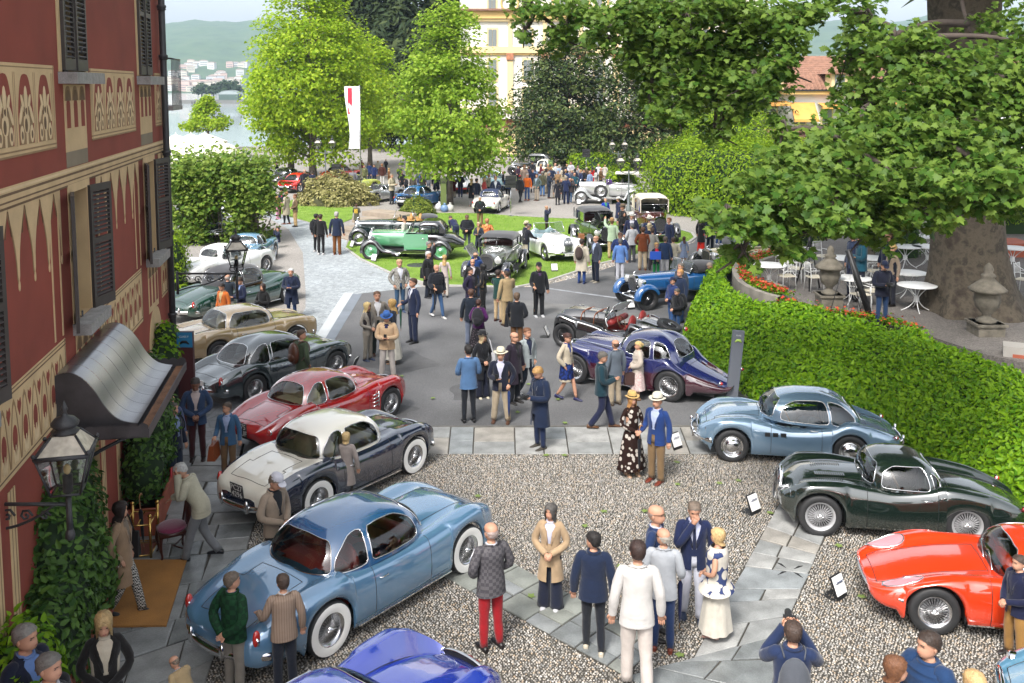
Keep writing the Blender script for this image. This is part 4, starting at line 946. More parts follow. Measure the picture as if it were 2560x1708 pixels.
c = G(2300,520,1.1); bush('shrub','bright shrubs at the back of the terrace','shrub',(c.x,c.y + 6,0),9,2.0,3.4,9000,.2,HEDGEL,23,.4,0)
c = G(2520,480,0); bush('shrub','tall leafy shrubs behind the clipped box','shrub',(c.x + 3,c.y - 8,0),6,2.5,5.5,8000,.2,HEDGEL,26,.4,0)
c = G(2060,590,.6); bush('shrub','low pale green shrub row edging the terrace by the black car','shrub',(c.x,c.y,.2),2.4,.55,1.15,3000,.12,leaf_mat('pale_shrub_leaf',(.13,.22,.03),(.34,.42,.12),.35),24,.5,R_(15))
c = G(425,735); bush('shrub','bright hedge shrub just past the villa corner','shrub',(c.x - .3,c.y + .5,0),.75,.8,2.2,2600,.12,HEDGEL,25,.3)
# ---- wisteria pergola on the left
WIS = leaf_mat('wisteria_leaf',(.06,.14,.015),(.25,.33,.06),.4)
pg = thing('wisteria_pergola','wisteria pergola with drooping foliage over the parked cars on the left','pergola',(0,0,0)); PY = 45.0
pts,tips = [],[]
for x0,y0,rx,ry,n in [(455,430,45,40,1700),(520,425,55,45,2000),(580,430,50,45,1900),(635,440,42,45,1700),(480,470,55,40,1500),(560,475,60,40,1500),(640,480,40,35,1100),(495,540,38,70,1500),(610,545,24,52,800),(480,600,22,34,400),(520,605,22,30,350),(605,600,38,20,600),(548,622,34,14,400),(648,592,24,22,400)]:
 n = int(n * 1.7); c = AT(x0,y0,PY); s = PY / FPX; sp = rng.normal(0,.6,(n // 30 + 3,3)).clip(-1.1,1.1) * [rx * s,1.3,ry * s]; g = rng.normal(0,1,(n,3)) * [.16,.16,.26]; g[:,2] -= .2; pts.append(np.array(c) + sp[rng.integers(0,len(sp),n)] + g)
pts = np.concatenate(pts); pts = pts[pts[:,2] > .05]; nv = upish(len(pts),.7); nv[:,1] -= .5
foliage('foliage',pts,nv,.22 * rng.uniform(.6,1.3,len(pts)),NEEDLE if False else KITE,WIS,pg)
for x in (500,607,640):
 c = AT(x,560,PY); mb = MB(); mb.tube([(c.x,PY,0),(c.x + .03,PY,1.5),(c.x,PY,3.2)],[.13,.12,.11],8); mb.obj('post',BARK,pg)
mb = MB()
for dz in (0,.25): a,b = AT(430,430,PY),AT(660,430,PY); mb.tube([(a.x,PY - .5 + dz * 4,3.2),(b.x,PY - .5 + dz * 4,3.2)],.08,6)
for k in range(14): c = AT(455 + rng.uniform(0,180),470,PY); mb.tube(catmull([(c.x,PY - .3,3.2),(c.x + rng.normal(0,.3),PY - .5,2.3),(c.x + rng.normal(0,.4),PY - .3,1.2),(c.x,PY,.1)],4),.03,5)
mb.obj('beam_and_vine',BARK,pg)
# ---- jasmine against the villa
def ivy_mass(name,label,blobs,n,size,mat,seed):
 t = thing(name,label,'climber',(0,0,0)); r = np.random.default_rng(seed); P_,N_ = [],[]
 mb = MB()
 for (x,y,z),(a,b,c) in blobs:
  k = int(n * (a * b + b * c + a * c)); u = r.normal(0,1,(k,3)); u /= np.linalg.norm(u,axis=1,keepdims=True)
  P_.append(np.array([x,y,z]) + u * [a,b,c] * r.uniform(.88,1.12,(k,1))); N_.append(u + r.normal(0,.4,(k,3)) + [0,-.1,.3])
  mb.sphere((x,y,z),(a * .88,b * .88,c * .88),12,8)
 p,q = np.concatenate(P_),np.concatenate(N_); ok = p[:,2] > .02
 foliage('foliage',p[ok],q[ok],size * r.uniform(.65,1.3,ok.sum()),OVAL,mat,t)
 mb.obj('inner_twigs',P('inner_ivy',(.012,.03,.008),.95),t); return t
wp = lambda s,y,z: tuple(Vector(VP0) + Vector((.1762,-.9843,0)) * s + Vector((.9843,.1762,0)) * y + Vector((0,0,z)))
ivy_mass('jasmine_climber','thick jasmine growing up the near villa wall behind the big lantern',[(wp(8.7,.14,1.6),(.30,.7,1.2)),(wp(9.1,.16,1.2),(.32,.7,1.2)),(wp(8.45,.2,.9),(.34,.6,.8)),(wp(9.5,.2,.8),(.33,.7,.9)),(wp(8.5,.12,2.45),(.22,.35,.4)),(wp(9.9,.18,.7),(.33,.6,.8)),(wp(8.2,.25,.75),(.3,.35,.45))],1100,.115,IVYD,5)
ivy_mass('jasmine_climber','jasmine column at the right of the entrance door behind the waiting men',[(wp(4.7,.32,1.75),(.36,.5,.95)),(wp(4.2,.34,1.5),(.36,.5,1.0)),(wp(5.0,.32,1.0),(.34,.5,.65)),(wp(4.5,.36,2.4),(.28,.35,.4))],950,.10,IVYD,6)
ivy_mass('jasmine_climber','bright jasmine spilling in at the bottom left corner',[(wp(10.9,.22,.9),(.34,.5,.8)),(wp(11.4,.3,.7),(.4,.6,.8))],900,.11,IVYL,8)
c = AT(375,895,19); ivy_mass('jasmine_climber','sprig of leaves showing above the canopy',[(wp(2.0,.2,2.45),(.25,.2,.3)),(wp(2.2,.2,2.1),(.3,.25,.4))],900,.10,IVYL,9)
# ---- ivy bank and terrace
TZ = 1.1
BASE = [(1842,668),(1775,722),(1748,782),(1716,842),(1724,885),(1754,926),(1838,972),(1935,1032),(2080,1085),(2240,1122),(2400,1220),(2560,1335),(2760,1470)]
TOP = [(1846,660),(1815,684),(1818,708),(1838,730),(1885,752),(1980,775),(2090,795),(2180,808),(2270,832),(2370,868),(2470,905),(2560,935),(2760,1000)]
tb = [G(*p) for p in BASE]; tt = [G(*p,TZ + .12) for p in TOP]
tb,tt = catmull(tb,5),catmull(tt,5); rows = []
def bank_pt(a,b,t):
 p = a.lerp(b,t); L = (b - a); n = Vector((L.y,-L.x,0)); 
 p = p + Vector((0,0,.42 * math.sin(PI * min(1,t * 1.15)) ** .8 + .30 * min(1,t * 6) * (1 - t)))
 q = MN.noise(Vector((p.x * .8,p.y * .8,3))) * .30 + MN.noise(Vector((p.x * 2.2,p.y * 2.2,8))) * .06
 return p + Vector((0,0,q * min(1,t * 5)))
NB = 22
for k in range(NB + 1): rows.append([bank_pt(a,b,k / NB) for a,b in zip(tb,tt)])
bk = thing('ivy_bank','clipped ivy bank sloping from the terrace down to the road','hedge',(0,0,0)); mb = MB(); mb.grid(rows)
core = mb.obj('inner_twigs',P('inner_bank',(.018,.045,.008),.95),bk)
me = core.data; n = 52000
if sum(p.normal.z for p in me.polygons) < 0: me.flip_normals()
ar = np.array([p.area for p in me.polygons]); d0 = np.array([max(6,p.center.length) for p in me.polygons]); wgt = ar / d0; wgt /= wgt.sum()
pi_ = rng.choice(len(ar),n,p=wgt); vv = np.array([[me.vertices[i].co for i in p.vertices] for p in me.polygons]); nn = np.array([p.normal for p in me.polygons])
s,t = rng.random((n,1)),rng.random((n,1)); q = vv[pi_]; p = (q[:,0] * (1 - s) + q[:,1] * s) * (1 - t) + (q[:,3] * (1 - s) + q[:,2] * s) * t
p += nn[pi_] * rng.uniform(-.02,.13,(n,1)) ; nrm = nn[pi_] + rng.normal(0,.45,(n,3)) + [0,-.25,0]
foliage('foliage',p,nrm,.125 * rng.uniform(.55,1.25,n),OVAL,IVYL,bk)
ter = [(1832,690),(1850,722),(1900,748),(2000,772),(2120,793),(2300,832),(2460,885),(2800,960),(2800,540),(2300,548),(2150,570),(2060,602),(1960,632),(1880,648),(1845,665)]
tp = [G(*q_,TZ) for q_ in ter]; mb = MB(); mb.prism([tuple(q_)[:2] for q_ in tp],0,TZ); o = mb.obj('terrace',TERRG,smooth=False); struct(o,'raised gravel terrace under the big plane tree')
WALLST = P('terrace_stone',(.22,.20,.17),.8,var=.25,vs=2.5,bump=.25,bs=30)
tw = thing('planter_wall','curved stone planter wall round the tip of the terrace','wall',(0,0,0))
ol = catmull([G(*q_,TZ) for q_ in [(1990,640),(1930,642),(1870,658),(1838,686),(1850,722),(1895,748),(1950,764)]],6); il = catmull([G(*q_,TZ) for q_ in [(2000,648),(1945,656),(1905,668),(1882,686),(1890,704),(1920,722),(1960,738)]],6)
for ln,nm in ((ol,'outer_kerb'),(il,'inner_kerb')):
 rows = []
 for i,q_ in enumerate(ln):
  d = (ln[min(i + 1,len(ln) - 1)] - ln[max(i - 1,0)]).normalized(); nx = Vector((-d.y,d.x,0)) * .09
  rows.append([q_ - nx + Vector((0,0,z)) for z in (-.3,.26)] + [q_ + nx + Vector((0,0,z)) for z in (.26,-.3)])
 mb = MB(); mb.grid(rows); mb.obj(nm,WALLST,tw,smooth=False)
def flower_bed(label,P3,n,seed):
 t = thing('flower_bed',label,'flowers',(0,0,0)); fr_ = 3 if n > 2000 else 7; r = np.random.default_rng(seed); P3 = [np.array(q_) for q_ in P3]; k = r.integers(0,len(P3),n); p = np.array(P3)[k] + r.normal(0,.13,(n,3)) * [1,1,.35]
 foliage('leaf_mat',p,upish(n),.1 * r.uniform(.6,1.2,n),OVAL,IVYL,t); f = p[: n // fr_] + [0,0,.07]; foliage('blossom',f,upish(len(f),.5),.085 * r.uniform(.7,1.2,len(f)),LOBE,leaf_mat('red_blossom',(.42,.035,.02),(.62,.14,.06),.2),t)
mid = [(a + b) / 2 + Vector((0,0,.24)) for a,b in zip(ol,il)]
flower_bed('curved bed of red geraniums at the tip of the terrace',mid,2600,1)
e2 = catmull([G(*q_,TZ + .15) for q_ in [(1960,752),(2050,775),(2130,788),(2200,797),(2290,822)]],8)
flower_bed('strip of red flowers along the terrace edge below the photographer',e2,1500,2)
# ---- the great plane tree
pt = thing('great_plane_tree','huge old plane tree with mottled trunk and hanging branches on the terrace','tree',(0,0,0))
TRB = ramp_mat('plane_bark',[(.03,.023,.017),(.055,.042,.031),(.10,.082,.058),(.04,.032,.024),(.14,.12,.085)],.9,.7,14,noise=2.2)  # bark tones darkened all over to stand in for shade under the crown
bc = G(2430,795,TZ); TY = bc.y + .9
axis = [(AT(2432,812,TY),1.75),(AT(2432,760,TY),1.38),(AT(2428,690,TY),1.10),(AT(2420,600,TY),.96),(AT(2416,450,TY),.90),(AT(2412,250,TY),.88),(AT(2412,60,TY),.90),(AT(2412,-120,TY),.95),(AT(2410,-420,TY),.7)]
rows = []; cp = catmull([a for a,r in axis],4); cr_ = herm(range(len(axis)),[r for a,r in axis],np.linspace(0,len(axis) - 1,len(cp)))
for q_,r in zip(cp,cr_):
 fl = max(0,(r - 1.0) / .75)
 rows.append([(q_.x + r * (1 + .05 * math.sin(3 * a + 1) + .16 * fl * math.sin(5 * a + .5) + .03 * MN.noise(Vector((a * 2,q_.z,0)))) * math.cos(a),q_.y + r * (1 + .05 * math.cos(2 * a) + .16 * fl * math.cos(5 * a)) * math.sin(a),q_.z) for a in [2 * PI * k / 36 for k in range(36)]])
mb = MB(); mb.grid(rows,wrap=True); mb.obj('trunk',TRB,pt)
BL = [(1330,30,20,60,34),(1440,25,20,85,38),(1400,95,20,55,42),(1500,80,19,60,70),(1310,90,20,26,28),(1590,60,19,75,70),(1640,160,19,75,90),(1720,60,18,100,70),(1740,200,18,90,80),(1840,100,18,100,100),(1850,240,17.5,62,60),(1690,290,18,60,40),(1625,255,19,36,46),(1950,60,17.5,85,70),(1950,170,17,50,80),(1885,205,17,50,60),(2170,50,18,60,60),(2240,150,17,90,80),(2330,240,16,120,80),(2450,190,16,110,80),(2540,110,17,50,110),(2180,260,17,70,70),(2230,340,15.5,120,70),(2360,360,15,130,70),(2500,340,15,90,90),(2080,370,15,80,50),(1990,420,15,100,55),(1900,470,14.5,90,50),(1990,500,14,120,60),(2110,450,14.5,110,65),(2250,450,14.5,110,70),(2380,460,14,110,60),(2500,450,14,80,80),(1815,545,14,70,38),(1900,575,14,80,36),(1950,620,14,55,28),(2060,560,14,90,38),(2190,540,14.5,80,45),(2310,530,14,70,34),(2470,520,14,80,34),(1850,640,14,34,26),(2160,590,15,40,30),(2040,30,18,40,40),(1790,330,18,40,40),(2420,60,20,30,20),(2560,250,15,60,110),(1960,330,16,30,40),(1650,20,19,120,40),(1790,160,18.5,90,70),(1580,130,19.5,40,60),(2120,160,19,40,90),(2150,350,16,90,60),(1800,20,18,110,40),(2300,130,16.5,60,60),(2250,560,15,60,30)]
LP,LN,CL = [],[],[]; mb = MB()
for x0,y0,d,rx,ry in BL:
 k = int(rx * ry * .125); s = d / FPX; c = np.array(AT(x0,y0,d)); rx *= 1.08; ry *= 1.08
 u = rng.normal(0,.62,(k,3)); u /= np.maximum(1,np.linalg.norm(u,axis=1,keepdims=True) / 1.15)
 # leaves sit in sprays
 sp = rng.normal(0,.6,(max(6,k // 22),3)).clip(-1,1); u = .72 * sp[rng.integers(0,len(sp),k)] + .38 * u
 p = c + u * [rx * s,.9,ry * s]; LP.append(p); nv = upish(k,.75); nv[:,1] -= .45; LN.append(nv)
 CL.append((c,rx * s,ry * s))
 for q_ in sp[:7]: e = c + q_ * .7 * [rx * s,.9,ry * s]; mb.tube([tuple(c + [0,0,.2]),tuple((c + e) / 2 + [0,0,.08]),tuple(e)],[.018,.012,.005],5)
done = []                               # limbs: every spray hangs from its nearest neighbour on the way to the trunk
for c,a_,b_ in sorted(CL,key=lambda q_: math.hypot(q_[0][0] - bc.x,q_[0][1] - TY)):
 ax = np.array([AT(2412,300,TY).x,TY,min(c[2] + 2.2,16)]); best = ax; bd = np.linalg.norm(c - ax) * 1.15
 for d_ in done:
  k = np.linalg.norm(c - d_)
  if k < bd: best,bd = d_,k
 done.append(c); L_ = np.linalg.norm(c - best); r0 = .05 + .012 * L_ if best is not ax else .10
 m1 = best * .6 + c * .4 + [rng.normal(0,.12 * L_),rng.normal(0,.1 * L_),.10 * L_]
 mb.tube(catmull([best,m1,best * .2 + c * .8 + [0,0,.07 * L_],c,c + [rng.normal(0,.3),0,-.25]],3),list(np.linspace(r0,.012,13)),6)
mb.obj('limb',DBARK,pt)
# the crown goes on above the picture and shades the terrace
ucp,ucc = crown_pts(17000,12.0,24,12.0,ov,220,1.6,99); ucp += [bc.x,TY + 1,0]
foliage('upper_crown',ucp,upish(len(ucp),.6),.7,LOBE,PLANE,pt)
LP,LN = np.concatenate(LP),np.concatenate(LN); n = len(LP); sz = .122 * rng.uniform(.6,1.25,n)
vis = np.array([(lambda q_: 0 <= q_[0] <= 2560 and 0 <= q_[1] <= 1000)(PX(v)) for v in LP]); key = np.where(vis,LP[:,1] - sz * 8,1e9); near = np.argsort(key)[:300]
rest = np.ones(n,bool); rest[near] = False
fr = foliage('foliage',LP[rest],LN[rest],sz[rest],MAPLE,PLANE,pt)
lt,lb = [],[]
for v in range(4):
 me = np_mesh('leaf',MAPLE[0],MAPLE[1],leaf_mat('single_leaf_%s' % 'abcd'[v],*[[(.045,.11,.014),(.07,.15,.02),(.11,.195,.03),(.155,.24,.04)][v]] * 2,.42)); lt.append(me)
A_,B_,C_ = rots(LN[near],rng.uniform(0,2 * PI,300))
for i,k in enumerate(near):
 o = link('leaf',lt[rng.integers(4)],pt); s = sz[k]
 o.matrix_local = Matrix(((A_[i][0] * s,B_[i][0] * s,C_[i][0] * s,LP[k][0]),(A_[i][1] * s,B_[i][1] * s,C_[i][1] * s,LP[k][1]),(A_[i][2] * s,B_[i][2] * s,C_[i][2] * s,LP[k][2]),(0,0,0,1)))

# ================================================================ CARS
def paint(name,col,rough=.16,metal=0.0,coat=1.0):
 m = P('paint_' + name,col,rough + .06,metal,coat=coat,spec=.5); m.node_tree.nodes['Principled BSDF'].inputs['Coat IOR'].default_value = 2.2; return m
LEATHER = lambda n,c: P('leather_' + n,c,.45,bump=.1,bs=30)
WHEELC = {}
def wheel_meshes(style,R):
 k = (style,round(R,3))
 if k in WHEELC: return WHEELC[k]
 tw = .155 if style != 'prewar' else .13; ri = R * (.64 if style in ('wire','cap','alloy','disc') else .60 if style == 'wirewhite' else .68)
 h = tw / 2; parts = []
 mb = MB(); mb.lathe([(ri,-h * .75),(ri * 1.08,-h),(R * .93,-h),(R * .985,-h * .8),(R,-h * .4),(R,h * .4),(R * .985,h * .8),(R * .93,h),(ri * 1.08,h),(ri,h * .75),(ri * .97,0)],30,(0,0,0),'Y'); parts.append(('tyre',mb.mesh('tyre',RUBBER),None))
 if style == 'wirewhite':
  mb = MB(); mb.lathe([(ri * 1.02,h * .97),(ri * 1.07,h * 1.03),(R * .90,h * 1.03),(R * .925,h * 1.0)],30,(0,0,0),'Y'); parts.append(('white_wall',mb.mesh('white_wall',P('white_rubber',(.72,.71,.68),.6)),None))
 rm = {'disc': STEEL,'cap': CHROME,'alloy': STEEL,'prewar': P('wheel_black',(.02,.02,.022),.35)}.get(style,P('wire_chrome',(.62,.62,.63),.22,1))
 if style == 'wiregrey': rm = P('wire_grey',(.40,.40,.41),.4,.3)
 mb = MB(); mb.lathe([(ri * .97,-h * .6),(ri * .86,-h * .2),(ri * .84,h * .3),(ri * .9,h * .62),(ri * .98,h * .78),(ri * 1.03,h * .84)],30,(0,0,0),'Y'); parts.append(('rim',mb.mesh('rim',rm),None))
 mb = MB(); mb.lathe([(ri * .84,-h * .2),(0,-h * .25)],16,(0,0,0),'Y'); parts.append(('brake_drum',mb.mesh('brake_drum',BLACK),None))
 if style in ('wire','wirewhite','wiregrey','prewar'):
  mb = MB(); n = 26
  for i in range(n):
   a = 2 * PI * i / n
   for da,y0,y1 in ((.42,h * .75,h * .30),(-.42,h * .75,h * .30),(.16,.0,h * .1)):
    mb.tube([(ri * .15 * math.cos(a),y0,ri * .15 * math.sin(a)),(ri * .88 * math.cos(a + da),y1,ri * .88 * math.sin(a + da))],.0042,3,cap=False)
  o = ('spokes',mb.mesh('spokes',rm),'stuff'); parts.append(o)
  mb = MB(); mb.lathe([(ri * .2,h * .1),(ri * .2,h * .75),(ri * .13,h * .95),(ri * .05,h * 1.12),(0,h * 1.15)],12,(0,0,0),'Y')
  for a in (0,PI): mb.tube([(0,h * 1.0,0),(ri * .3 * math.cos(a),h * 1.05,ri * .3 * math.sin(a))],.012,5)
  parts.append(('knock_off_hub',mb.mesh('knock_off_hub',CHROME),None))
 elif style == 'cap':
  mb = MB(); mb.lathe([(ri * .86,h * .3),(ri * .74,h * .55),(ri * .70,h * .5),(ri * .68,h * .66),(ri * .5,h * 1.02),(ri * .22,h * 1.22),(0,h * 1.26)],26,(0,0,0),'Y'); parts.append(('hub_cap',mb.mesh('hub_cap',CHROME),None))
 else:
  mb = MB(); mb.lathe([(ri * .86,h * .2),(ri * .6,h * .35),(ri * .35,h * .55),(ri * .3,h * .8),(0,h * .85)],20,(0,0,0),'Y'); parts.append(('wheel_disc',mb.mesh('wheel_disc',rm),None))
 WHEELC[k] = parts
 return parts
def wheel(root,x,y,R,style,steer=0,disc=None):
 w_ = link('wheel',None,root,(x,y,R)); w_.rotation_euler = (0,0,(0 if y > 0 else PI) + steer)
 for nm,me,kd in wheel_meshes(style,R):
  o = link(nm,me,w_)
  if kd: o['kind'] = kd
  if disc and nm in ('wheel_disc',): setmat(o,disc)
 return w_
def text(s,size,parent,M,mat,name='lettering'):
 cu = bpy.data.curves.new(name,'FONT'); cu.body = s; cu.size = size; cu.align_x = 'CENTER'; cu.align_y = 'CENTER'; cu.extrude = .001; cu.resolution_u = 2
 cu.materials.append(mat); t = bpy.data.objects.new('t',cu); COL.objects.link(t); me = bpy.data.meshes.new_from_object(t.evaluated_get(bpy.context.evaluated_depsgraph_get())); bpy.data.objects.remove(t); o = link(name,me,parent); o.matrix_local = M; return o
def plate(root,x,y,z,lines,w_=.30,h_=.22,dark=True,rear=True,tilt=0):
 e = MB().box((0,0,0),(.012,w_,h_)).obj('number_plate',P('plate_black',(.02,.02,.02),.4) if dark else P('plate_white',(.7,.7,.68),.4),root,smooth=False)
 e.location = (x,y,z); e.rotation_euler = (0,tilt,0)
 sx = -1 if rear else 1
 for i,l in enumerate(lines):
  M = Matrix.Translation((sx * .009,0,(len(lines) - 1) * h_ * .23 - i * h_ * .46)) @ (Matrix(((0,0,-1,0),(-1,0,0,0),(0,1,0,0),(0,0,0,1))) if rear else Matrix(((0,0,1,0),(1,0,0,0),(0,1,0,0),(0,0,0,1))))
  text(l,h_ * (.52 if len(lines) > 1 else .8),e,M,P('plate_ink_w',(.75,.75,.72),.5) if dark else BLACK)
def root_for(name,label,Fp,Rp,side,track,cat='car',z=0,wb=None,raw=False):
 """Fp/Rp: where the visible-side wheels stand; side 'L'/'R' of the car"""
 F_,B_ = (Vector(Fp),Vector(Rp)) if raw else (G(*Fp,z),G(*Rp,z))
 h = (F_ - B_).normalized()
 if wb: B_ = F_ - h * wb
 L = Vector((-h.y,h.x,0)); ns = 1 if side == 'L' else -1
 c = (F_ + B_) / 2 - L * ns * track / 2
 return thing(name,label,cat,(c.x,c.y,z),math.atan2(h.y,h.x),'classic cars on show'),(F_ - B_).length
SEAT = MB(); SEAT.sphere((0,0,.08),(.25,.25,.10),12,6); SEAT.sphere((-.24,0,.34),(.09,.24,.30),12,8)
def round_bar(pts,r,mb=None,n=8,flat=1): mb = mb or MB(); mb.tube(catmull(pts,4),r,n,flat=flat); return mb
def coupe(label,Fp,Rp,side,paintm,roofm=None,W=1.70,R=.335,fo=.78,ro=1.0,wheels='wire',zc=None,zf=None,wd=None,yf=.80,dip=.012,zroof=1.36,cab=None,wb=None,open_=False,soft=None,glass=CARGLASS,m=(2.2,3.0,2.0),nplan=3.2,side_win=None,seat=None,two=None,grille='oval',bump=True,chrome_sill=True,raw=False,side2=None,arch=(1.1,1.1),door=(-.62,.52),rear_win=(141,219,.14,.80),wind=(313,407,.12,.80),lamp_z=None,tails='round',trim=CHROME,seams=True,zbot=.19,engine_lid=False,steer=0,name='classic_coupe',ends=(.42,.42),tub_mat=None,low=None):
 root,wb_ = root_for(name,label,Fp,Rp,side,W - .32,wb=wb,raw=raw)
 wb = wb_; xf,xr = wb / 2,-wb / 2; nose,tail = xf + fo,xr - ro; cw = cab or (xf - .62,xr + .05)   # windscreen base, rear glass base
 keys = [tail,xr - .25,xr + .35,cw[1] + .3,0,cw[0] - .05,xf - .25,xf + .15,nose]
 keys = sorted(keys); zc = zc or [.66,.84,.90,.92,.92,.93,.90,.86,.64]; zf = zf or [.64,.86,.88,.84,.82,.84,.86,.87,.66]; wd = wd or [.88,.97,1.0,1.0,1.0,.99,.98,.97,.84]
 st = np.unique(np.round(np.r_[np.linspace(tail + .002,nose - .002,62),[tail + .01,tail + .03,tail + .06,nose - .01,nose - .03,nose - .06],[xx + s * R * arch[i] * k for i,xx in enumerate((xf,xr)) for s in (-1,1) for k in (1.0,.985,.95,.88,.75,.5)]],4))
 ZC,ZF,WD = herm(keys,zc,st),herm(keys,zf,st),herm(keys,wd,st) * W / 2
 rows = []
 for i,x in enumerate(st):
  kn,kt = (nose - x) / ends[1],(x - tail) / ends[0]; e = 1.0
  for k in (kn,kt):
   if k < 1: e *= max(0,1 - (1 - k) ** 2.8) ** (1 / 2.8)
  w_ = WD[i] * (.46 + .54 * e); zm = .52; ez = e ** .75
  zb = zbot + (.10 if x > xf + R * 1.3 or x < xr - R * 1.3 else 0)
  za = 0
  for xx,q in ((xf,arch[0]),(xr,arch[1])):
   ra = R * q
   if abs(x - xx) < ra: za = R + math.sqrt(ra * ra - (x - xx) ** 2) * (1 if q > 1 else .72)
  zfi,zci = zm + (ZF[i] - zm) * ez,zm + (ZC[i] - zm) * ez; zb = zm + (zb - zm) * ez
  zb = min(max(zb,za),zfi - .05); H = zfi - zb; zv = min(zfi,zci) - dip * e
  c = [(.93 * w_,zb),(.985 * w_,zb + .16 * H),(w_,zb + .45 * H),(.985 * w_,zb + .72 * H),(.94 * w_,zb + .90 * H),((yf + .07) * w_,zfi - .012),((yf - .06) * w_,zfi),((yf - .22) * w_,zv),(.36 * w_,zci - .016),(.17 * w_,zci - .004),(0,zci)]
  half = [(v.x,v.y) for v in catmull([(a,b,0) for a,b in c],2)]
  rows.append([(x,y,z) for y,z in half] + [(x,-y,z) for y,z in half[-2::-1]])
 nr = len(rows[0]); tubx = (cw[1] + .12,cw[0] - .12); cls = {}
 tw_ = .70
 V = [list(p) for r in rows for p in r]
 xm0 = (cw[0] + cw[1]) / 2; ha = (cw[0] - cw[1]) / 2
 istub = lambda p: (tubx[0] < p[0] < tubx[1] and abs(p[1]) < tw_ * W / 2 and p[2] > .7) if open_ else (abs((p[0] - xm0) / (ha - .10)) ** 3 + abs(p[1] / (W * .5 * .80)) ** 3 < .8 and p[2] > .7)
 tubs = [istub(p) for p in V]
 for p,t in zip(V,tubs):
  if t: p[2] = .40
 mid = nr // 2
 for i in range(len(rows) - 1):
  for j in range(nr - 1):
   f = (i * nr + j,i * nr + j + 1,(i + 1) * nr + j + 1,(i + 1) * nr + j); xm_ = (rows[i][j][0] + rows[i + 1][j][0]) / 2; ym = abs(rows[i][j][1] + rows[i][j + 1][1]) / 2; jj = min(j,nr - 2 - j)
   if any(tubs[q] for q in f): k = 'cabin_tub'
   elif cw[0] + .02 < xm_ < nose - .16 and ym < .50 * W / 2 and j > 8 and j < nr - 9: k = 'bonnet'
   elif tail + .18 < xm_ < cw[1] - .08 and ym < .50 * W / 2 and j > 8 and j < nr - 9: k = 'boot_lid'
   elif door[0] < xm_ < door[1] and 1 <= jj <= 11: k = 'door' if j < mid else 'door2'
   elif two and ((xm_ < cw[1] + .15 and jj > 10) or xm_ < tail + .16): k = 'rear_deck'
   else: k = 'body'
   if low and k in ('body','door','door2') and k == 'body' and max(V[q][2] for q in f) < low[1]: k = 'lower_panel'
   cls.setdefault(k,[]).append(f)
 for k,fs in cls.items():
  used = sorted({q for f in fs for q in f}); mp = {q: a for a,q in enumerate(used)}
  mb = MB(); mb.v = [tuple(V[q]) for q in used]; mb.f = [tuple(mp[q] for q in f) for f in fs]; mb.m = [0] * len(fs)
  if k == 'body':           # end caps and dark under-tray
   for i in (0,len(rows) - 1):
    mb.add(rows[i],[tuple(range(nr)) if i else tuple(range(nr))[::-1]])
  pm = low[0] if k == 'lower_panel' else (tub_mat or seat or DARKIN) if k == 'cabin_tub' else paintm
  if two and k in ('boot_lid','rear_deck'): pm = two
  o = mb.obj(k.rstrip('2'),pm,root,ang=50)
  if k in ('bonnet','boot_lid') and seams:
   cnt = {}
   for f in mb.f:
    for a,b in zip(f,f[1:] + f[:1]): q = (min(a,b),max(a,b)); cnt[q] = cnt.get(q,0) + 1
   m2 = MB(); [m2.tube([mb.v[a],mb.v[b]],.0055,4,cap=False) for (a,b),n_ in cnt.items() if n_ == 1]; m2.obj('panel_gap',BLACK,o)
  if k.startswith('door'):
   sg = 1 if k == 'door' else -1; y = sg * (W / 2 + .004); zb_ = .74
   if seams:
    m2 = MB()
    for xx in door:
     i = int(np.argmin(abs(st - xx))); q = [Vector(rows[i][j if sg > 0 else nr - 1 - j]) for j in range(1,12)]; m2.tube([p_ + Vector((0,sg * .001,0)) for p_ in q],.0045,4)
    m2.obj('door_seam',BLACK,o)
   m2 = MB(); m2.tube([(door[0] + .08,y - sg * .012,zb_),(door[0] + .10,y + sg * .02,zb_),(door[0] + .22,y + sg * .022,zb_),(door[0] + .24,y - sg * .01,zb_)],.010,6); m2.obj('door_handle',CHROME,o)
 mb = MB(); mb.box(((nose + tail) / 2,0,.34),(nose - tail - .7,W * .56,.26)); mb.box((0,0,.30),(wb - R * 2.3,W * .9,.16)); mb.obj('chassis',BLACK,root,smooth=False)
 for xx,s_ in ((xf,steer),(xr,0)):
  for sg in (1,-1): wheel(root,xx,sg * (W / 2 - .125),R,wheels,s_)
 zat = lambda x,a: float(herm(keys,a,np.array([x]))[0])
 outl = lambda x0,sgn,z,off,a=.92,n=9: [(x0 - sgn * (.34 + .02) * abs(t) ** 2.6 + sgn * off,t * W / 2 * a,z) for t in np.linspace(-1,1,n)]
 if bump:
  for x0,sgn,nm,z in ((nose,1,'front_bumper',.42),(tail,-1,'rear_bumper',.45)):
   mb = round_bar(outl(x0,sgn,z,.09),.055,n=8,flat=.55); o = mb.obj(nm,CHROME,root)
   m2 = MB()
   for y in (-.32,.32): m2.sphere((x0 - sgn * .02 + sgn * .10,y,z + .03),(.04,.045,.11),8,8)
   m2.obj('overrider',CHROME,o)
 # lamps
 lz = lamp_z or zat(nose - .22,zf) - .16
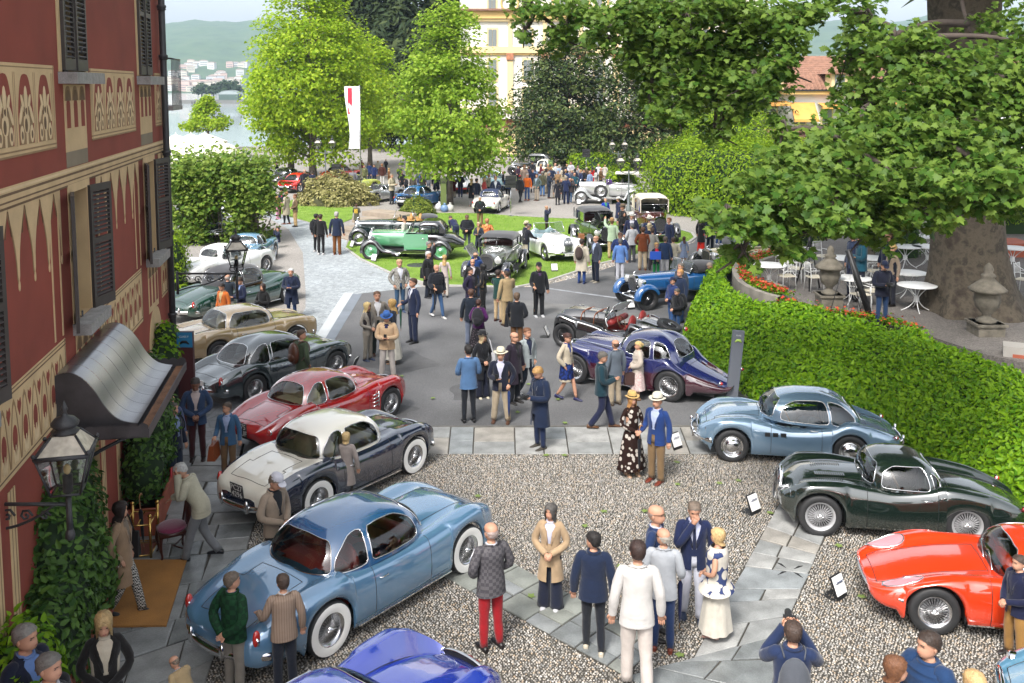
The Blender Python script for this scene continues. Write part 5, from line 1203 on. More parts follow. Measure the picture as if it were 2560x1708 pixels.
 for sg in (1,-1):
  mb = MB(); c = (nose - .20,sg * W / 2 * .70,lz); mb.lathe([(.098,-.10),(.102,.02),(.090,.05),(.07,.045)],18,c,'X'); o = mb.obj('headlight',CHROME,root)
  mb = MB(); mb.lathe([(.088,.04),(.06,.062),(0,.07)],16,c,'X'); mb.obj('lens',P('lamp_lens',(.55,.55,.53),.08,.4,coat=1),o)
  if tails == 'tall': mb = MB(); mb.sphere((tail + .15,sg * W / 2 * .78,.68),(.055,.04,.11),10,8)
  elif tails == 'small': mb = MB(); mb.sphere((tail + .12,sg * W / 2 * .78,.62),(.04,.04,.04),10,8)
  else: mb = MB(); mb.sphere((tail + .11,sg * W / 2 * .79,.66),(.05,.05,.06),10,8)
  o = mb.obj('tail_light',P('red_lens',(.42,.02,.015),.15,coat=1),root)
  mb = MB(); mb.lathe([(.052,-.01),(.062,0),(.052,.02)],14,(tail + .13,sg * W / 2 * .79,.66 if tails != 'small' else .62),'X'); mb.obj('lamp_ring',CHROME,o)
 gm = MB()
 if grille == 'oval':
  gm.lathe([(1,-.02),(1.06,.0),(1.0,.03),(.92,.02)],28,(0,0,0),'X'); gm.v = [(p[0] + nose - .03,p[1] * .40,p[2] * .16 + .50) for p in gm.v]; g = gm.obj('grille',CHROME,root)
  mb = MB(); mb.lathe([(.95,.0),(0,.0)],20,(0,0,0),'X'); mb.v = [(p[0] + nose - .025,p[1] * .40,p[2] * .16 + .50) for p in mb.v]; mb.obj('grille_opening',BLACK,g)
  mb = MB()
  for k in range(-7,8): mb.box((nose - .015,k * .05,.5),(.012,.008,.30 * math.sqrt(1 - (k / 8) ** 2)))
  mb.obj('grille_bars',CHROME,g,smooth=False)
 elif grille == 'tall':
  gm.lathe([(1,-.03),(1.08,.0),(1.0,.04),(.9,.02)],28,(0,0,0),'X'); gm.v = [(p[0] + nose - .03 - .05 * p[2],p[1] * .19,p[2] * .29 + .58) for p in gm.v]; g = gm.obj('grille',CHROME,root)
  mb = MB(); mb.lathe([(.95,.0),(0,.02)],20,(0,0,0),'X'); mb.v = [(p[0] + nose - .025 - .05 * p[2],p[1] * .19,p[2] * .29 + .58) for p in mb.v]; mb.obj('grille_opening',P('grille_mesh',(.10,.10,.11),.3,.8),g)
  mb = MB()
  for k in range(-3,4): mb.box((nose - .012,k * .045,.58),(.012,.007,.52 * math.sqrt(1 - (k / 4.2) ** 2)))
  mb.obj('grille_bars',CHROME,g,smooth=False)
 if chrome_sill:
  for sg in (1,-1):
   mb = MB(); x0,x1 = xr + R * 1.2,xf - R * 1.2; mb.box(((x0 + x1) / 2,sg * W / 2 * .985,zbot + .035),(x1 - x0,.02,.022)); mb.obj('sill_trim',CHROME,root,smooth=False)
 # seats
 sm = seat or LEATHER('black',(.025,.023,.022)); xs = (cw[0] + cw[1]) / 2 - .08; sme = SEAT.mesh('seat',sm)
 for y in (-.34,.34): link('seat',sme,root,(xs,y,.46))
 if not open_ and cw[0] - cw[1] > 1.8:
  mb = MB(); xb = cw[1] + .62; mb.sphere((xb + .2,0,.56),(.16,W * .32,.12),14,6); mb.sphere((xb,0,.76),(.10,W * .32,.2),14,6); mb.obj('rear_bench',sm,root)
  mb = MB(); mb.box((cw[1] + .34,0,zat(cw[1],zc) - .05),(.4,W * .52,.03)); mb.obj('parcel_shelf',sm,root,smooth=False)
 mb = MB(); mb.tube([(cw[0] - .25,-W * .33,.84),(cw[0] - .25,W * .33,.84)],.09,8); mb.obj('dashboard',paintm if seat is None else sm,root)
 mb = MB(); sy = .34; mb.tube([(cw[0] - .52 + .08 * math.sin(a),sy + .19 * math.cos(a),.86 + .17 * math.sin(a)) for a in [2 * PI * k / 18 for k in range(18)]],.013,6,closed=True)
 for a in (0,2.1,4.2): mb.tube([(cw[0] - .50,sy,.86),(cw[0] - .52 + .08 * math.sin(a),sy + .19 * math.cos(a),.86 + .17 * math.sin(a))],.01,5)
 mb.obj('steering_wheel',P('wheel_rim_wood',(.10,.05,.025),.3),root)
 def surf(x,y):
  r = rows[int(np.argmin(abs(st - x)))]; h = r[len(r) // 2:]; h = sorted((abs(q[1]),q[2]) for q in h if q[2] > .5); return float(np.interp(abs(y),[q[0] for q in h],[q[1] for q in h]))
 info = dict(root=root,wb=wb,xf=xf,xr=xr,nose=nose,tail=tail,W=W,cw=cw,zat=zat,zc=zc,zf=zf,keys=keys,surf=surf)
 # ---- cabin
 zF,zR = zat(cw[0],zc) - .07,zat(cw[1],zc) - .07; b = W / 2 * .885; xm = (cw[0] + cw[1]) / 2 + .0
 if open_:
  if open_ is not True and open_ == 'screen' or open_ is True: screen(root,cw[0],zF + .05,b * .92,zroof)
  return info
 def mm(ph):
  c = math.cos(R_(ph)); return m[1] + (m[0] - m[1]) * max(c,0) ** 1.5 + (m[2] - m[1]) * max(-c,0) ** 1.5
 def dome(ph,v,off=0):
  k = mm(ph); rho = max(0,math.cos(v * PI / 2)) ** (2 / k); ze = max(0,math.sin(v * PI / 2)) ** (2 / k); c,s = math.cos(R_(ph)),math.sin(R_(ph))
  cx,sy = math.copysign(abs(c) ** (2 / nplan),c),math.copysign(abs(s) ** (2 / nplan),s)
  x = xm + ((cw[0] - xm) if c > 0 else (xm - cw[1])) * cx * rho; y = b * sy * rho * (1 - .12 * ze)
  t = (x - cw[1]) / (cw[0] - cw[1]); zb = zR + (zF - zR) * t
  p = Vector((x,y,zb + (zroof - zb) * ze)); 
  if off: d = Vector((cx / max(.3,cw[0] - xm),sy / b,ze * 1.2)); p += d.normalized() * off
  return p
 vz = lambda ph,z: 2 / PI * math.asin(min(1,z) ** (mm(ph) / 2))
 sw = side_win or [[(60,.10),(61,.62),(72,.82),(95,.85),(96,.10)],[(99,.10),(99,.85),(116,.80),(131,.44),(133,.16),(126,.10)]]
 wins = [('side_window',q) for q in sw] + [('side_window',[(360 - a,z) for a,z in q]) for q in sw]
 rr = lambda a0,a1,z0,z1: [(a0,z0 + .1),(a0 + 3,z0),((a0 + a1) / 2,z0 - .01),(a1 - 3,z0),(a1,z0 + .1),(a1,z1 - .14),(a1 - 6,z1),((a0 + a1) / 2,z1 + .03),(a0 + 6,z1),(a0,z1 - .14)]
 wins += [('rear_window',rr(*rear_win))] if rear_win else []
 if wind: wins += [('windscreen',rr(*wind))]
 outs = []
 for nm,q in wins:
  n = len(q); o = []
  for i in range(n):           # rounded corners
   a,c0,d = q[i - 1],q[i],q[(i + 1) % n]
   L1,L2 = math.hypot((c0[0] - a[0]) / 60,c0[1] - a[1]),math.hypot((d[0] - c0[0]) / 60,d[1] - c0[1]); k1,k2 = min(.45,.10 / max(L1,.01)),min(.45,.10 / max(L2,.01))
   p1 = (c0[0] + (a[0] - c0[0]) * k1,c0[1] + (a[1] - c0[1]) * k1); p2 = (c0[0] + (d[0] - c0[0]) * k2,c0[1] + (d[1] - c0[1]) * k2)
   for t in (0,.5,1): o.append(((1 - t) ** 2 * p1[0] + 2 * t * (1 - t) * c0[0] + t * t * p2[0],(1 - t) ** 2 * p1[1] + 2 * t * (1 - t) * c0[1] + t * t * p2[1]))
  dn = []
  for i in range(len(o)):
   a,c0 = o[i],o[(i + 1) % len(o)]; L_ = math.hypot((c0[0] - a[0]) / 60,c0[1] - a[1]); kk = max(1,int(L_ / .09))
   dn += [(a[0] + (c0[0] - a[0]) * t / kk,a[1] + (c0[1] - a[1]) * t / kk) for t in range(kk)]
  outs.append((nm,[(a / 90,vz(a,z)) for a,z in dn]))
 A0 = 53 / 90; NP,NV = 64,13; vs = [(A0 + 4 * i / NP,.97 * (j / NV) ** 1.0) for i in range(NP + 1) for j in range(NV + 1)]
 ed = []; keep = []
 allp = np.array([p for _,q in outs for p in q])
 for i,p in enumerate(vs):
  if 0 < i // (NV + 1) < NP and 0 < i % (NV + 1) < NV and (np.hypot((allp[:,0] - p[0]),allp[:,1] - p[1]) < .022).any(): continue
  keep.append(p)
 vs = [Vector(p) for p in keep]
 for _,q in outs:
  o = len(vs); vs += [Vector(p) for p in q]; ed += [(o + i,o + (i + 1) % len(q)) for i in range(len(q))]
 r = delaunay_2d_cdt(vs,ed,[],0,1e-5); cv,cf = r[0],r[2]
 P3 = [dome(p.x * 90,p.y) for p in cv]; roof = MB(); roof.v = [tuple(p) for p in P3]; pan = [MB() for _ in outs]
 for pb in pan: pb.v = roof.v
 for f in cf:
  cx,cy = sum(cv[i].x for i in f) / len(f),sum(cv[i].y for i in f) / len(f); hit = None
  for k,(nm,q) in enumerate(outs):
   if inside(q,cx,cy): hit = k; break
  tgt = roof if hit is None else pan[hit]; tgt.f.append(tuple(f)); tgt.m.append(0)
 top = [dome(A0 * 90 + 360 * i / 40,.97) for i in range(40)]; cz = Vector((xm,0,dome(0,1).z)); roof.add([tuple(p) for p in top] + [tuple(cz)],[(i,(i + 1) % 40,40) for i in range(40)])
 rm = soft or roofm or paintm
 def clean(mb,name,mat):
  used = sorted({i for f in mb.f for i in f}); mp = {q: a for a,q in enumerate(used)}; m3 = MB(); m3.v = [mb.v[q] for q in used]; m3.f = [tuple(mp[i] for i in f) for f in mb.f]; m3.m = [0] * len(m3.f)
  import bmesh
  me = m3.mesh(name,mat); bm = bmesh.new(); bm.from_mesh(me); bmesh.ops.remove_doubles(bm,verts=bm.verts,dist=.002); bmesh.ops.recalc_face_normals(bm,faces=bm.faces)
  for f in bm.faces: f.smooth = True
  bm.to_mesh(me); bm.free(); return link(name,me,root)
 clean(roof,'soft_top' if soft else 'roof',rm)
 for (nm,q),pb in zip(outs,pan):
  if not pb.f: continue
  o = clean(pb,nm,glass); mb = MB(); mb.tube([dome(p[0] * 90,p[1],.004) for p in q],.009 if not soft else .006,5,closed=True); mb.obj('window_trim',trim,o)
 # windscreen wipers, mirror
 mb = MB()
 for y in (.05,.42): mb.tube([(cw[0] + .01,y,zF + .09),(cw[0] - .03,y - .18,zF + .14),(cw[0] - .06,y - .36,zF + .18)],.007,4)
 mb.obj('wiper',CHROME,root)
 return info
def screen(root,x,z,b,top,name='windscreen',rake=.22,mat=CHROME):
 n = 9; pl = [(x - .16 * (2 * k / (n - 1) - 1) ** 2,b * (2 * k / (n - 1) - 1),z) for k in range(n)]; pu = [(p[0] - rake,p[1] * .94,top) for p in pl]
 o = MB().grid([pl,pu]).obj(name,CARGLASS,root); mb = MB(); mb.tube(pl + pu[::-1],.013,6,closed=True); mb.tube([pl[n // 2],pu[n // 2]],.010,5); mb.obj('screen_frame',mat,o); return o

# ---- the row on the left, nearest first
C1P = paint('steel_blue',(.105,.225,.37),metal=.35); C1R = paint('deep_blue_roof',(.012,.075,.19))
REDL = LEATHER('red',(.22,.018,.012)); TANL = LEATHER('tan',(.40,.22,.07)); CREAML = LEATHER('cream',(.55,.44,.28))
TOPZ = [.72,.92,.97,.97,.95,.97,.96,.94,.70]; FENZ = [.70,.93,.97,.93,.88,.90,.93,.95,.74]
c1 = coupe('light blue coupe with darker blue roof and white-walled wire wheels',(1158,1427),(816,1634),'R',C1P,C1R,W=1.78,R=.36,fo=.86,ro=1.2,wheels='wirewhite',zroof=1.42,zc=TOPZ,zf=FENZ,cab=(.74,-1.34),seat=REDL,m=(2.2,3.0,2.2),tails='tall',rear_win=(136,224,.12,.74),dip=.03,grille='oval')
WHI = paint('ivory',(.70,.67,.58)); NAV = paint('midnight_navy',(.008,.012,.032))
c2 = coupe('midnight navy coupe with ivory roof and boot and white-walled wheels',(1028,1181),(788,1294),'R',NAV,WHI,W=1.70,R=.345,fo=.80,ro=1.05,wheels='wirewhite',zroof=1.38,zc=[.74,.92,.95,.94,.92,.93,.90,.86,.64],zf=[.74,.93,.95,.90,.86,.88,.90,.90,.70],cab=(.66,-1.12),seat=CREAML,m=(2.3,3.4,2.8),two=WHI,tails='tall',rear_win=(137,223,.12,.76),grille='oval',ends=(.36,.42))
plate(c2['root'],c2['tail'] - .012,0,.66,['PC27','4296'],.32,.26,tilt=-.12)
RED = paint('rosso',(.34,.008,.010))
c3 = coupe('dark red coupe with cream interior and wire wheels',(970,1042),(757,1128),'R',RED,None,W=1.64,R=.335,fo=.72,ro=.95,zroof=1.30,cab=(.60,-1.25),zc=[.66,.84,.90,.90,.88,.90,.88,.82,.62],zf=[.64,.88,.93,.86,.82,.86,.90,.90,.68],dip=.035,seat=CREAML,m=(2.1,2.8,1.8),tails='small',rear_win=(140,220,.16,.76),bump=False)
plate(c3['root'],c3['tail'] - .004,0,.58,['875','XUF'],.26,.28)
for sg in (1,-1):
 mb = MB()
 for k in range(4): mb.tube([(c3['xf'] - .62,sg * .825,.44 + k * .08),(c3['xf'] - .46,sg * .825,.46 + k * .08)],.012,5)
 mb.tube([(c3['xf'] - .45,sg * .825,.40),(c3['xf'] - .45,sg * .825,.74)],.012,5); mb.obj('side_vent',CHROME,c3['root'])
DBG = paint('storm_grey_green',(.030,.046,.052),metal=.3)
c4 = coupe('dark grey-green fastback coupe behind the red one',(835,941),(633,1005),'R',DBG,None,W=1.68,R=.335,fo=.76,ro=1.0,zroof=1.33,cab=(.64,-1.5),zc=[.70,.82,.88,.90,.90,.92,.90,.86,.64],zf=[.70,.90,.92,.88,.85,.87,.90,.89,.68],m=(2.3,3.0,1.7),rear_win=(143,217,.20,.76),tails='tall',seat=LEATHER('black',(.025,.023,.022)))
plate(c4['root'],c4['tail'] - .01,0,.60,['7083 L'],.46,.12,dark=False)
SAND = paint('sand_gold',(.42,.30,.15),metal=.2)
c5 = coupe('sand gold coupe with a big wrapped rear window',(738,872),(545,912),'R',SAND,None,W=1.74,R=.33,fo=.80,ro=1.15,zroof=1.32,cab=(.70,-1.1),zc=[.76,.90,.93,.92,.90,.92,.90,.88,.74],zf=[.78,.93,.94,.92,.90,.90,.91,.90,.78],dip=.015,m=(2.3,3.6,2.4),rear_win=(128,232,.10,.84),seat=CREAML,tails='tall',ends=(.22,.24),side_win=[[(60,.10),(61,.62),(72,.84),(112,.86),(118,.55),(120,.10)]])
DGR = paint('bottle_green',(.006,.040,.026)); SOFTB = P('black_hood_cloth',(.022,.022,.026),.85,bump=.15,bs=40,sheen=.3)
c6 = coupe('dark green drophead with black soft top and long bonnet',(716,756),(556,800),'R',DGR,soft=SOFTB,W=1.80,R=.36,fo=.85,ro=1.25,wheels='cap',zroof=1.52,cab=(.66,-1.2),zc=[.72,.90,.98,1.0,1.0,1.02,1.02,1.0,.80],zf=[.70,.92,.95,.88,.84,.86,.95,1.0,.78],dip=.05,m=(3.0,3.4,2.2),rear_win=(158,202,.40,.70),tails='tall',seat=TANL,grille='tall')
plate(c6['root'],c6['tail'] - .10,0,.50,['1 607'],.40,.13,dark=False)
WH7 = paint('old_white',(.66,.66,.64)); SOFTW = P('pale_hood_cloth',(.56,.55,.53),.85,bump=.1,bs=40)
c7 = coupe('white roadster with a pale soft top beside the dark green drophead',(662,681),(522,716),'R',WH7,soft=SOFTW,W=1.62,R=.33,fo=.78,ro=1.05,zroof=1.34,cab=(.45,-.85),zc=[.62,.80,.86,.88,.88,.92,.90,.86,.62],zf=[.62,.86,.92,.82,.76,.82,.92,.92,.68],dip=.08,m=(3.0,3.2,2.2),rear_win=(150,210,.28,.72),tails='small',grille='tall')
LB8 = paint('mid_blue',(.10,.24,.36),metal=.3)
c8 = coupe('small blue fastback coupe parked farthest up the left row',(683,646),(641,670),'R',LB8,None,W=1.66,R=.33,fo=.72,ro=.9,zroof=1.28,cab=(.48,-.75),zc=[.70,.86,.90,.90,.88,.90,.88,.84,.62],zf=[.70,.90,.93,.88,.84,.86,.90,.90,.68],m=(2.3,3.2,1.9),rear_win=(136,224,.22,.80),wheels='alloy',seat=LEATHER('black',(.025,.023,.022)),bump=False)
mb = MB(); mb.sphere((c8['tail'] + .05,-.62,.68),(.05,.05,.06),8,6); mb.obj('amber_lamp',P('amber_lens',(.6,.2,.02),.2),c8['root'])
# ---- the row on the right
PB = paint('powder_blue',(.19,.30,.42),metal=.45)
c9 = coupe('powder blue coupe with three side vents before the ivy bank',(1828,1152),(2122,1168),'L',PB,None,W=1.58,R=.325,fo=.66,ro=.98,wheels='cap',zroof=1.32,cab=(.54,-1.4),zc=[.60,.80,.88,.90,.88,.92,.90,.86,.62],zf=[.60,.84,.90,.78,.72,.82,.88,.86,.66],dip=.03,m=(2.5,2.9,1.8),side_win=[[(60,.10),(61,.62),(72,.80),(97,.84),(98,.10)],[(100,.10),(100,.84),(122,.72),(139,.30),(136,.14),(130,.10)]],rear_win=(150,210,.22,.66),grille='oval',tails='small',arch=(1.12,1.08),seat=P('blue_hide',(.06,.12,.2),.5),chrome_sill=False,door=(-.58,.38))
for k in range(3):
 mb = MB(); mb.box((c9['xf'] - .66 - .15 * k,.785,.62),(.10,.03,.07)); mb.obj('side_vent',BLACK,c9['root'],smooth=False)
mb = MB(); x0,y0,z0,z1 = c9['cw'][0] - .05,0,.93,1.22; mb.tube([(x0 + .03,0,z0),(x0 - .24,0,z1)],.011,6); mb.obj('screen_divider',CHROME,c9['root'])
GBK = paint('racing_green_black',(.006,.013,.010))
c10 = coupe('very dark green coupe with wide bonnet and grey wire wheels',(2047,1336),(2412,1360),'L',GBK,None,W=1.62,R=.345,fo=.62,ro=1.0,wheels='wiregrey',zroof=1.26,cab=(.42,-.85),zc=[.56,.78,.86,.88,.86,.90,.90,.86,.62],zf=[.58,.84,.92,.86,.80,.84,.90,.88,.64],dip=.045,m=(2.8,3.0,2.0),side_win=[[(62,.10),(63,.60),(76,.80),(110,.80),(113,.10)],[(121,.14),(121,.66),(137,.48),(143,.20),(134,.12)]],rear_win=(152,208,.28,.76),bump=False,tails='small',arch=(1.13,.98),grille='tall',chrome_sill=False,door=(-.66,.40))
for y in (.30,-.18):
 mb = MB()
 for k in range(14): mb.box((c10['xf'] - .42 + k * .035,y,.905),(.018,.12,.012))
 mb.obj('bonnet_louvre',GBK,c10['root'],smooth=False)
ORR = paint('signal_orange_red',(.62,.040,.008))
f11 = G(2330,1580); r11 = f11 + Vector((.985,-.17,0)) * 2.4
c11 = coupe('orange-red low coupe with faired-in teardrop headlights at the right edge',f11,r11,'L',ORR,None,W=1.66,R=.33,fo=.80,ro=.75,wheels='wire',zroof=1.18,cab=(.40,-1.0),zc=[.62,.78,.80,.80,.80,.80,.75,.67,.48],zf=[.62,.80,.84,.80,.78,.80,.80,.72,.50],dip=.02,m=(2.0,2.8,1.7),wind=(308,412,.08,.82),rear_win=(150,210,.25,.7),bump=False,raw=True,lamp_z=.40,tails='small',arch=(1.14,1.1),chrome_sill=True,grille='none')
for sg in (1,-1):       # teardrop lamp covers
 e = []; x0 = c11['nose'] - .02
 prof = []
 for k in range(20):
  a = 2 * PI * k / 20; dx = .26 * math.cos(a); hw = .12 * math.sin(a) * (1 + .35 * -math.cos(a)); xx,yy = x0 - .40 + dx,.58 + hw; prof.append((xx,sg * yy,c11['surf'](xx,yy) + .012))
 cz = Vector((x0 - .40,sg * .58,c11['surf'](x0 - .40,.58) + .03)); mb = MB(); mb.add([tuple(cz)] + prof,[(0,k + 1,(k + 1) % 20 + 1) for k in range(20)]); o = mb.obj('lamp_cover',P('clear_lamp_cover',(.62,.22,.25),.05,coat=1),c11['root']); mb = MB(); mb.tube(prof,.014,5,closed=True); mb.obj('cover_ring',CHROME,o)
mb = MB(); mb.tube(catmull([(c11['nose'] - .40,-.78,.46),(c11['nose'] - .06,-.5,.46),(c11['nose'] + .01,0,.46),(c11['nose'] - .06,.5,.46),(c11['nose'] - .40,.78,.46)],4),.022,6); mb.obj('nose_trim',CHROME,c11['root'])
CBL = paint('cobalt',(.012,.030,.26))
ax = Vector((-1.0,10.15,0)); hd = Vector((.62,.785,0)).normalized(); rt = Vector((hd.y,-hd.x,0))
c12 = coupe('glossy cobalt blue car of which only the front wings and bonnet show',ax + rt * .68,ax + rt * .68 - hd * 2.6,'R',CBL,None,W=1.68,R=.34,fo=.72,ro=.9,raw=True,zroof=1.28,zc=[.62,.82,.88,.9,.88,.90,.88,.80,.60],zf=[.62,.86,.92,.86,.82,.88,.95,.95,.70],dip=.10,yf=.76,bump=False)
ax = G(2490,1700,.6); hd = Vector((-.93,.36,0)); rt = Vector((-hd.y,hd.x,0)); ax = Vector((ax.x,ax.y,0)) - hd * .75
c13 = coupe('pale blue sports car whose nose enters at the bottom right corner',ax + rt * .65,ax + rt * .65 - hd * 2.4,'L',LB8,None,W=1.62,R=.32,fo=.72,ro=.8,raw=True,zroof=1.15,zc=[.6,.78,.82,.82,.82,.84,.82,.76,.52],zf=[.6,.82,.86,.82,.80,.84,.86,.80,.54],dip=.02,bump=False,lamp_z=.56)
NB,BUR = paint('royal_navy',(.010,.014,.085)),paint('burgundy',(.045,.006,.016))
c14 = coupe('navy and burgundy teardrop coupe with long louvred bonnet',(1440,957),(1675,1003),'L',NB,None,W=1.72,R=.37,fo=.55,ro=1.35,zroof=1.44,cab=(.22,-1.45),zc=[.42,.80,1.0,1.02,1.02,1.06,1.04,1.0,.78],zf=[.40,.76,1.0,.95,.90,.90,.95,1.0,.74],wd=[.50,.88,1.0,.98,.96,.96,.98,1.0,.80],yf=.84,dip=.10,m=(2.6,3.0,1.7),side_win=[[(62,.10),(64,.60),(78,.78),(92,.80),(93,.10)],[(97,.10),(96,.80),(118,.72),(128,.35),(124,.10)]],rear_win=(152,208,.30,.74),bump=False,tails='small',arch=(1.1,1.04),grille='tall',door=(-.55,.10),ends=(.6,.42),low=(BUR,.70))
for sg in (1,-1):           # burgundy lower wing panels and chrome flashes
 mb = MB(); mb.tube([(c14['nose'] - .3,sg * .30,.98),(0.3,sg * .50,.99),(-.7,sg * .72,.90)],.016,5); mb.obj('chrome_flash',CHROME,c14['root'])
 mb = MB()
 for k in range(22): mb.box((c14['xf'] - 1.0 + k * .045,sg * .17,1.045),(.02,.16,.012))
 mb.obj('bonnet_louvre',NB,c14['root'],smooth=False)
# ---- more rounded-body cars on the lawn and gravel
WCAB = paint('pure_white',(.76,.76,.75))
def axle_car(px,head,wb,track): a = G(*px); h = Vector((head[0],head[1],0)).normalized(); L = Vector((-h.y,h.x,0)); return a,h,L
def by_axle(px,head,wb,W,side='L'):
 a,h,L = axle_car(px,head,wb,W); ns = 1 if side == 'L' else -1; q = a + L * ns * (W - .32) / 2; return q,q - h * wb
f,r = by_axle((1404,650),(.36,-.93),2.8,1.72)
c20 = coupe('white cabriolet with tall grey radiator grille and its hood down',f,r,'L',WCAB,raw=True,W=1.74,R=.35,fo=.72,ro=1.1,zroof=1.42,cab=(.30,-1.0),zc=[.66,.86,.94,.96,.96,1.02,1.04,1.02,.86],zf=[.60,.86,.96,.90,.82,.84,.90,.92,.70],yf=.78,dip=.12,open_=True,wheels='cap',grille='none',seat=P('pale_blue_hide',(.35,.45,.50),.5),bump=True,lamp_z=.68)
rd = c20['root']; nx = c20['nose']
mb = MB(); rows = [[(nx - .02 - .10 * (k / 6) ** 2 + .05 * math.cos(t),w_ * math.sin(t),.42 + .62 * k / 6) for t in np.linspace(-PI / 2,PI / 2,11)] for k,w_ in enumerate((.12,.17,.20,.21,.20,.17,.10))]; mb.grid(rows); g = mb.obj('grille',P('grey_grille',(.12,.13,.14),.3,.6),rd)
mb = MB()
for k in range(-5,6): mb.tube([(nx + .05 - abs(k) * .006,k * .032,.45),(nx + .055 - abs(k) * .006,k * .037,.75),(nx - .03,k * .025,1.02)],.007,4)
mb.obj('grille_bars',CHROME,g)
for sg in (1,-1): mb = MB(); mb.lathe([(.07,0),(.072,.05),(.05,.065),(0,.07)],14,(nx - .18,sg * .42,.52),'X'); mb.obj('fog_lamp',CHROME,rd)
plate(rd,nx + .12,0,.36,['AT 24819'],.42,.1,dark=False,rear=False)
P356 = paint('pale_ivory',(.62,.60,.55)); SOFTN = P('navy_hood_cloth',(.02,.03,.07),.85,bump=.1,bs=40)
c24 = coupe('ivory rear-engined cabriolet with navy soft top on the gravel',(1267,521),(1243,533),'R',P356,soft=SOFTN,W=1.62,R=.32,fo=.75,ro=.95,wheels='cap',zroof=1.30,cab=(.50,-.75),zc=[.50,.80,.90,.90,.86,.90,.86,.78,.56],zf=[.52,.82,.88,.84,.82,.86,.88,.84,.62],wb=2.1,m=(2.6,3.0,2.2),rear_win=(150,210,.30,.70),grille='none',chrome_sill=False)
B911 = paint('gulf_blue',(.020,.12,.33))
c25 = coupe('blue rear-engined coupe with its engine lid raised',(1100,511),(1048,521),'R',B911,None,W=1.64,R=.32,fo=.85,ro=.85,zroof=1.31,cab=(.52,-1.25),zc=[.55,.72,.82,.86,.86,.88,.82,.74,.54],zf=[.58,.80,.86,.86,.86,.88,.88,.84,.60],m=(2.3,3.2,1.7),rear_win=(146,214,.22,.78),wheels='alloy',grille='none',chrome_sill=False,tails='round')
mb = MB(); t = c25['tail']; mb.box((t + .30,0,.84),(.62,.95,.035),M=Matrix.Rotation(.25,3,'Y')); mb.obj('raised_engine_lid',B911,c25['root'],smooth=False)
mb = MB(); mb.box((t + .16,0,.66),(.34,.86,.16)); mb.obj('engine_bay',BLACK,c25['root'],smooth=False)
mb = MB()
for k in range(7): mb.sphere((t + .02,-.36 + .12 * k,.66),(.05,.05,.05),6,5)
mb.obj('engine',STEEL,c25['root'])
plate(c25['root'],t - .03,0,.50,['MU C 902'],.46,.11,dark=False)
SIL = paint('bare_silver',(.48,.48,.49),metal=.6)
c26 = coupe('low silver racing coupe beside the banner pole',(1000,499),(938,508),'R',SIL,None,W=1.60,R=.32,fo=.78,ro=.95,zroof=1.08,cab=(.55,-.55),zc=[.60,.78,.80,.78,.74,.76,.72,.66,.46],zf=[.60,.82,.86,.78,.72,.78,.82,.78,.50],dip=.04,m=(2.2,3.0,1.8),wheels='alloy',bump=False,grille='none',chrome_sill=False)
LIM = paint('lime_yellow',(.40,.45,.02))
c27 = coupe('lime yellow rear-engined coupe half behind the variegated bush',(935,478),(870,486),'R',LIM,None,W=1.64,R=.32,fo=.85,ro=.85,zroof=1.31,cab=(.52,-1.25),zc=[.60,.76,.84,.86,.86,.88,.82,.74,.54],zf=[.60,.82,.86,.86,.86,.88,.88,.84,.60],m=(2.3,3.2,1.7),rear_win=(146,214,.22,.78),wheels='alloy',grille='none',chrome_sill=False)
GRED = paint('guards_red',(.55,.012,.008))
c28 = coupe('bright red coupe with a big black-edged rear wing',(800,474),(748,482),'R',GRED,None,W=1.72,R=.33,fo=.85,ro=.85,zroof=1.31,cab=(.52,-1.25),zc=[.60,.76,.84,.86,.86,.88,.82,.74,.54],zf=[.60,.84,.90,.86,.86,.88,.88,.84,.60],m=(2.3,3.2,1.7),rear_win=(146,214,.22,.78),wheels='alloy',grille='none',chrome_sill=False,trim=BLACK)
mb = MB(); t = c28['tail']; mb.box((t + .22,0,.94),(.50,1.30,.05)); mb.obj('rear_wing',BLACK,c28['root'],smooth=False); mb = MB(); mb.box((t + .04,0,.46),(.12,1.5,.16)); mb.obj('rear_bumper',BLACK,c28['root'],smooth=False)
c29 = coupe('red coupe parked behind the loudspeaker and the grey-suited man',(895,452),(850,457),'R',GRED,None,W=1.66,R=.33,fo=.85,ro=.85,zroof=1.28,cab=(.5,-1.2),wheels='alloy',grille='none',chrome_sill=False)
c30 = coupe('black coupe with a wing, behind the bright red one',(765,458),(715,464),'R',paint('jet_black',(.008,.008,.009)),None,W=1.66,R=.33,fo=.85,ro=.85,zroof=1.28,cab=(.5,-1.2),wheels='alloy',grille='none',chrome_sill=False)
f,r = by_axle((1152,482),(.15,-1),2.3,1.64)
c31 = coupe('white racing car with red nose stripe behind the tree',f,r,'L',WCAB,None,raw=True,W=1.64,R=.32,fo=.8,ro=.8,zroof=1.1,cab=(.4,-.8),zc=[.6,.78,.8,.78,.76,.78,.72,.64,.44],zf=[.6,.82,.84,.8,.76,.8,.82,.76,.48],wheels='alloy',grille='none',bump=False)
mb = MB(); mb.box((c31['nose'] - .06,0,.36),(.12,1.2,.1)); mb.obj('nose_stripe',GRED,c31['root'],smooth=False)
f,r = by_axle((1236,476),(.1,-1),2.5,1.68)
c32 = coupe('pale teal car facing the camera behind the ivory cabriolet',f,r,'L',paint('pale_teal',(.16,.30,.32)),None,raw=True,W=1.68,R=.33,fo=.8,ro=.9,zroof=1.3)
c33 = coupe('long cream car beyond the crowd below the magnolia',G(1318,444),G(1375,446),'L',paint('cream_white',(.66,.62,.5)),None,raw=True,W=1.78,R=.36,fo=.8,ro=1.1,zroof=1.5,wheels='cap')
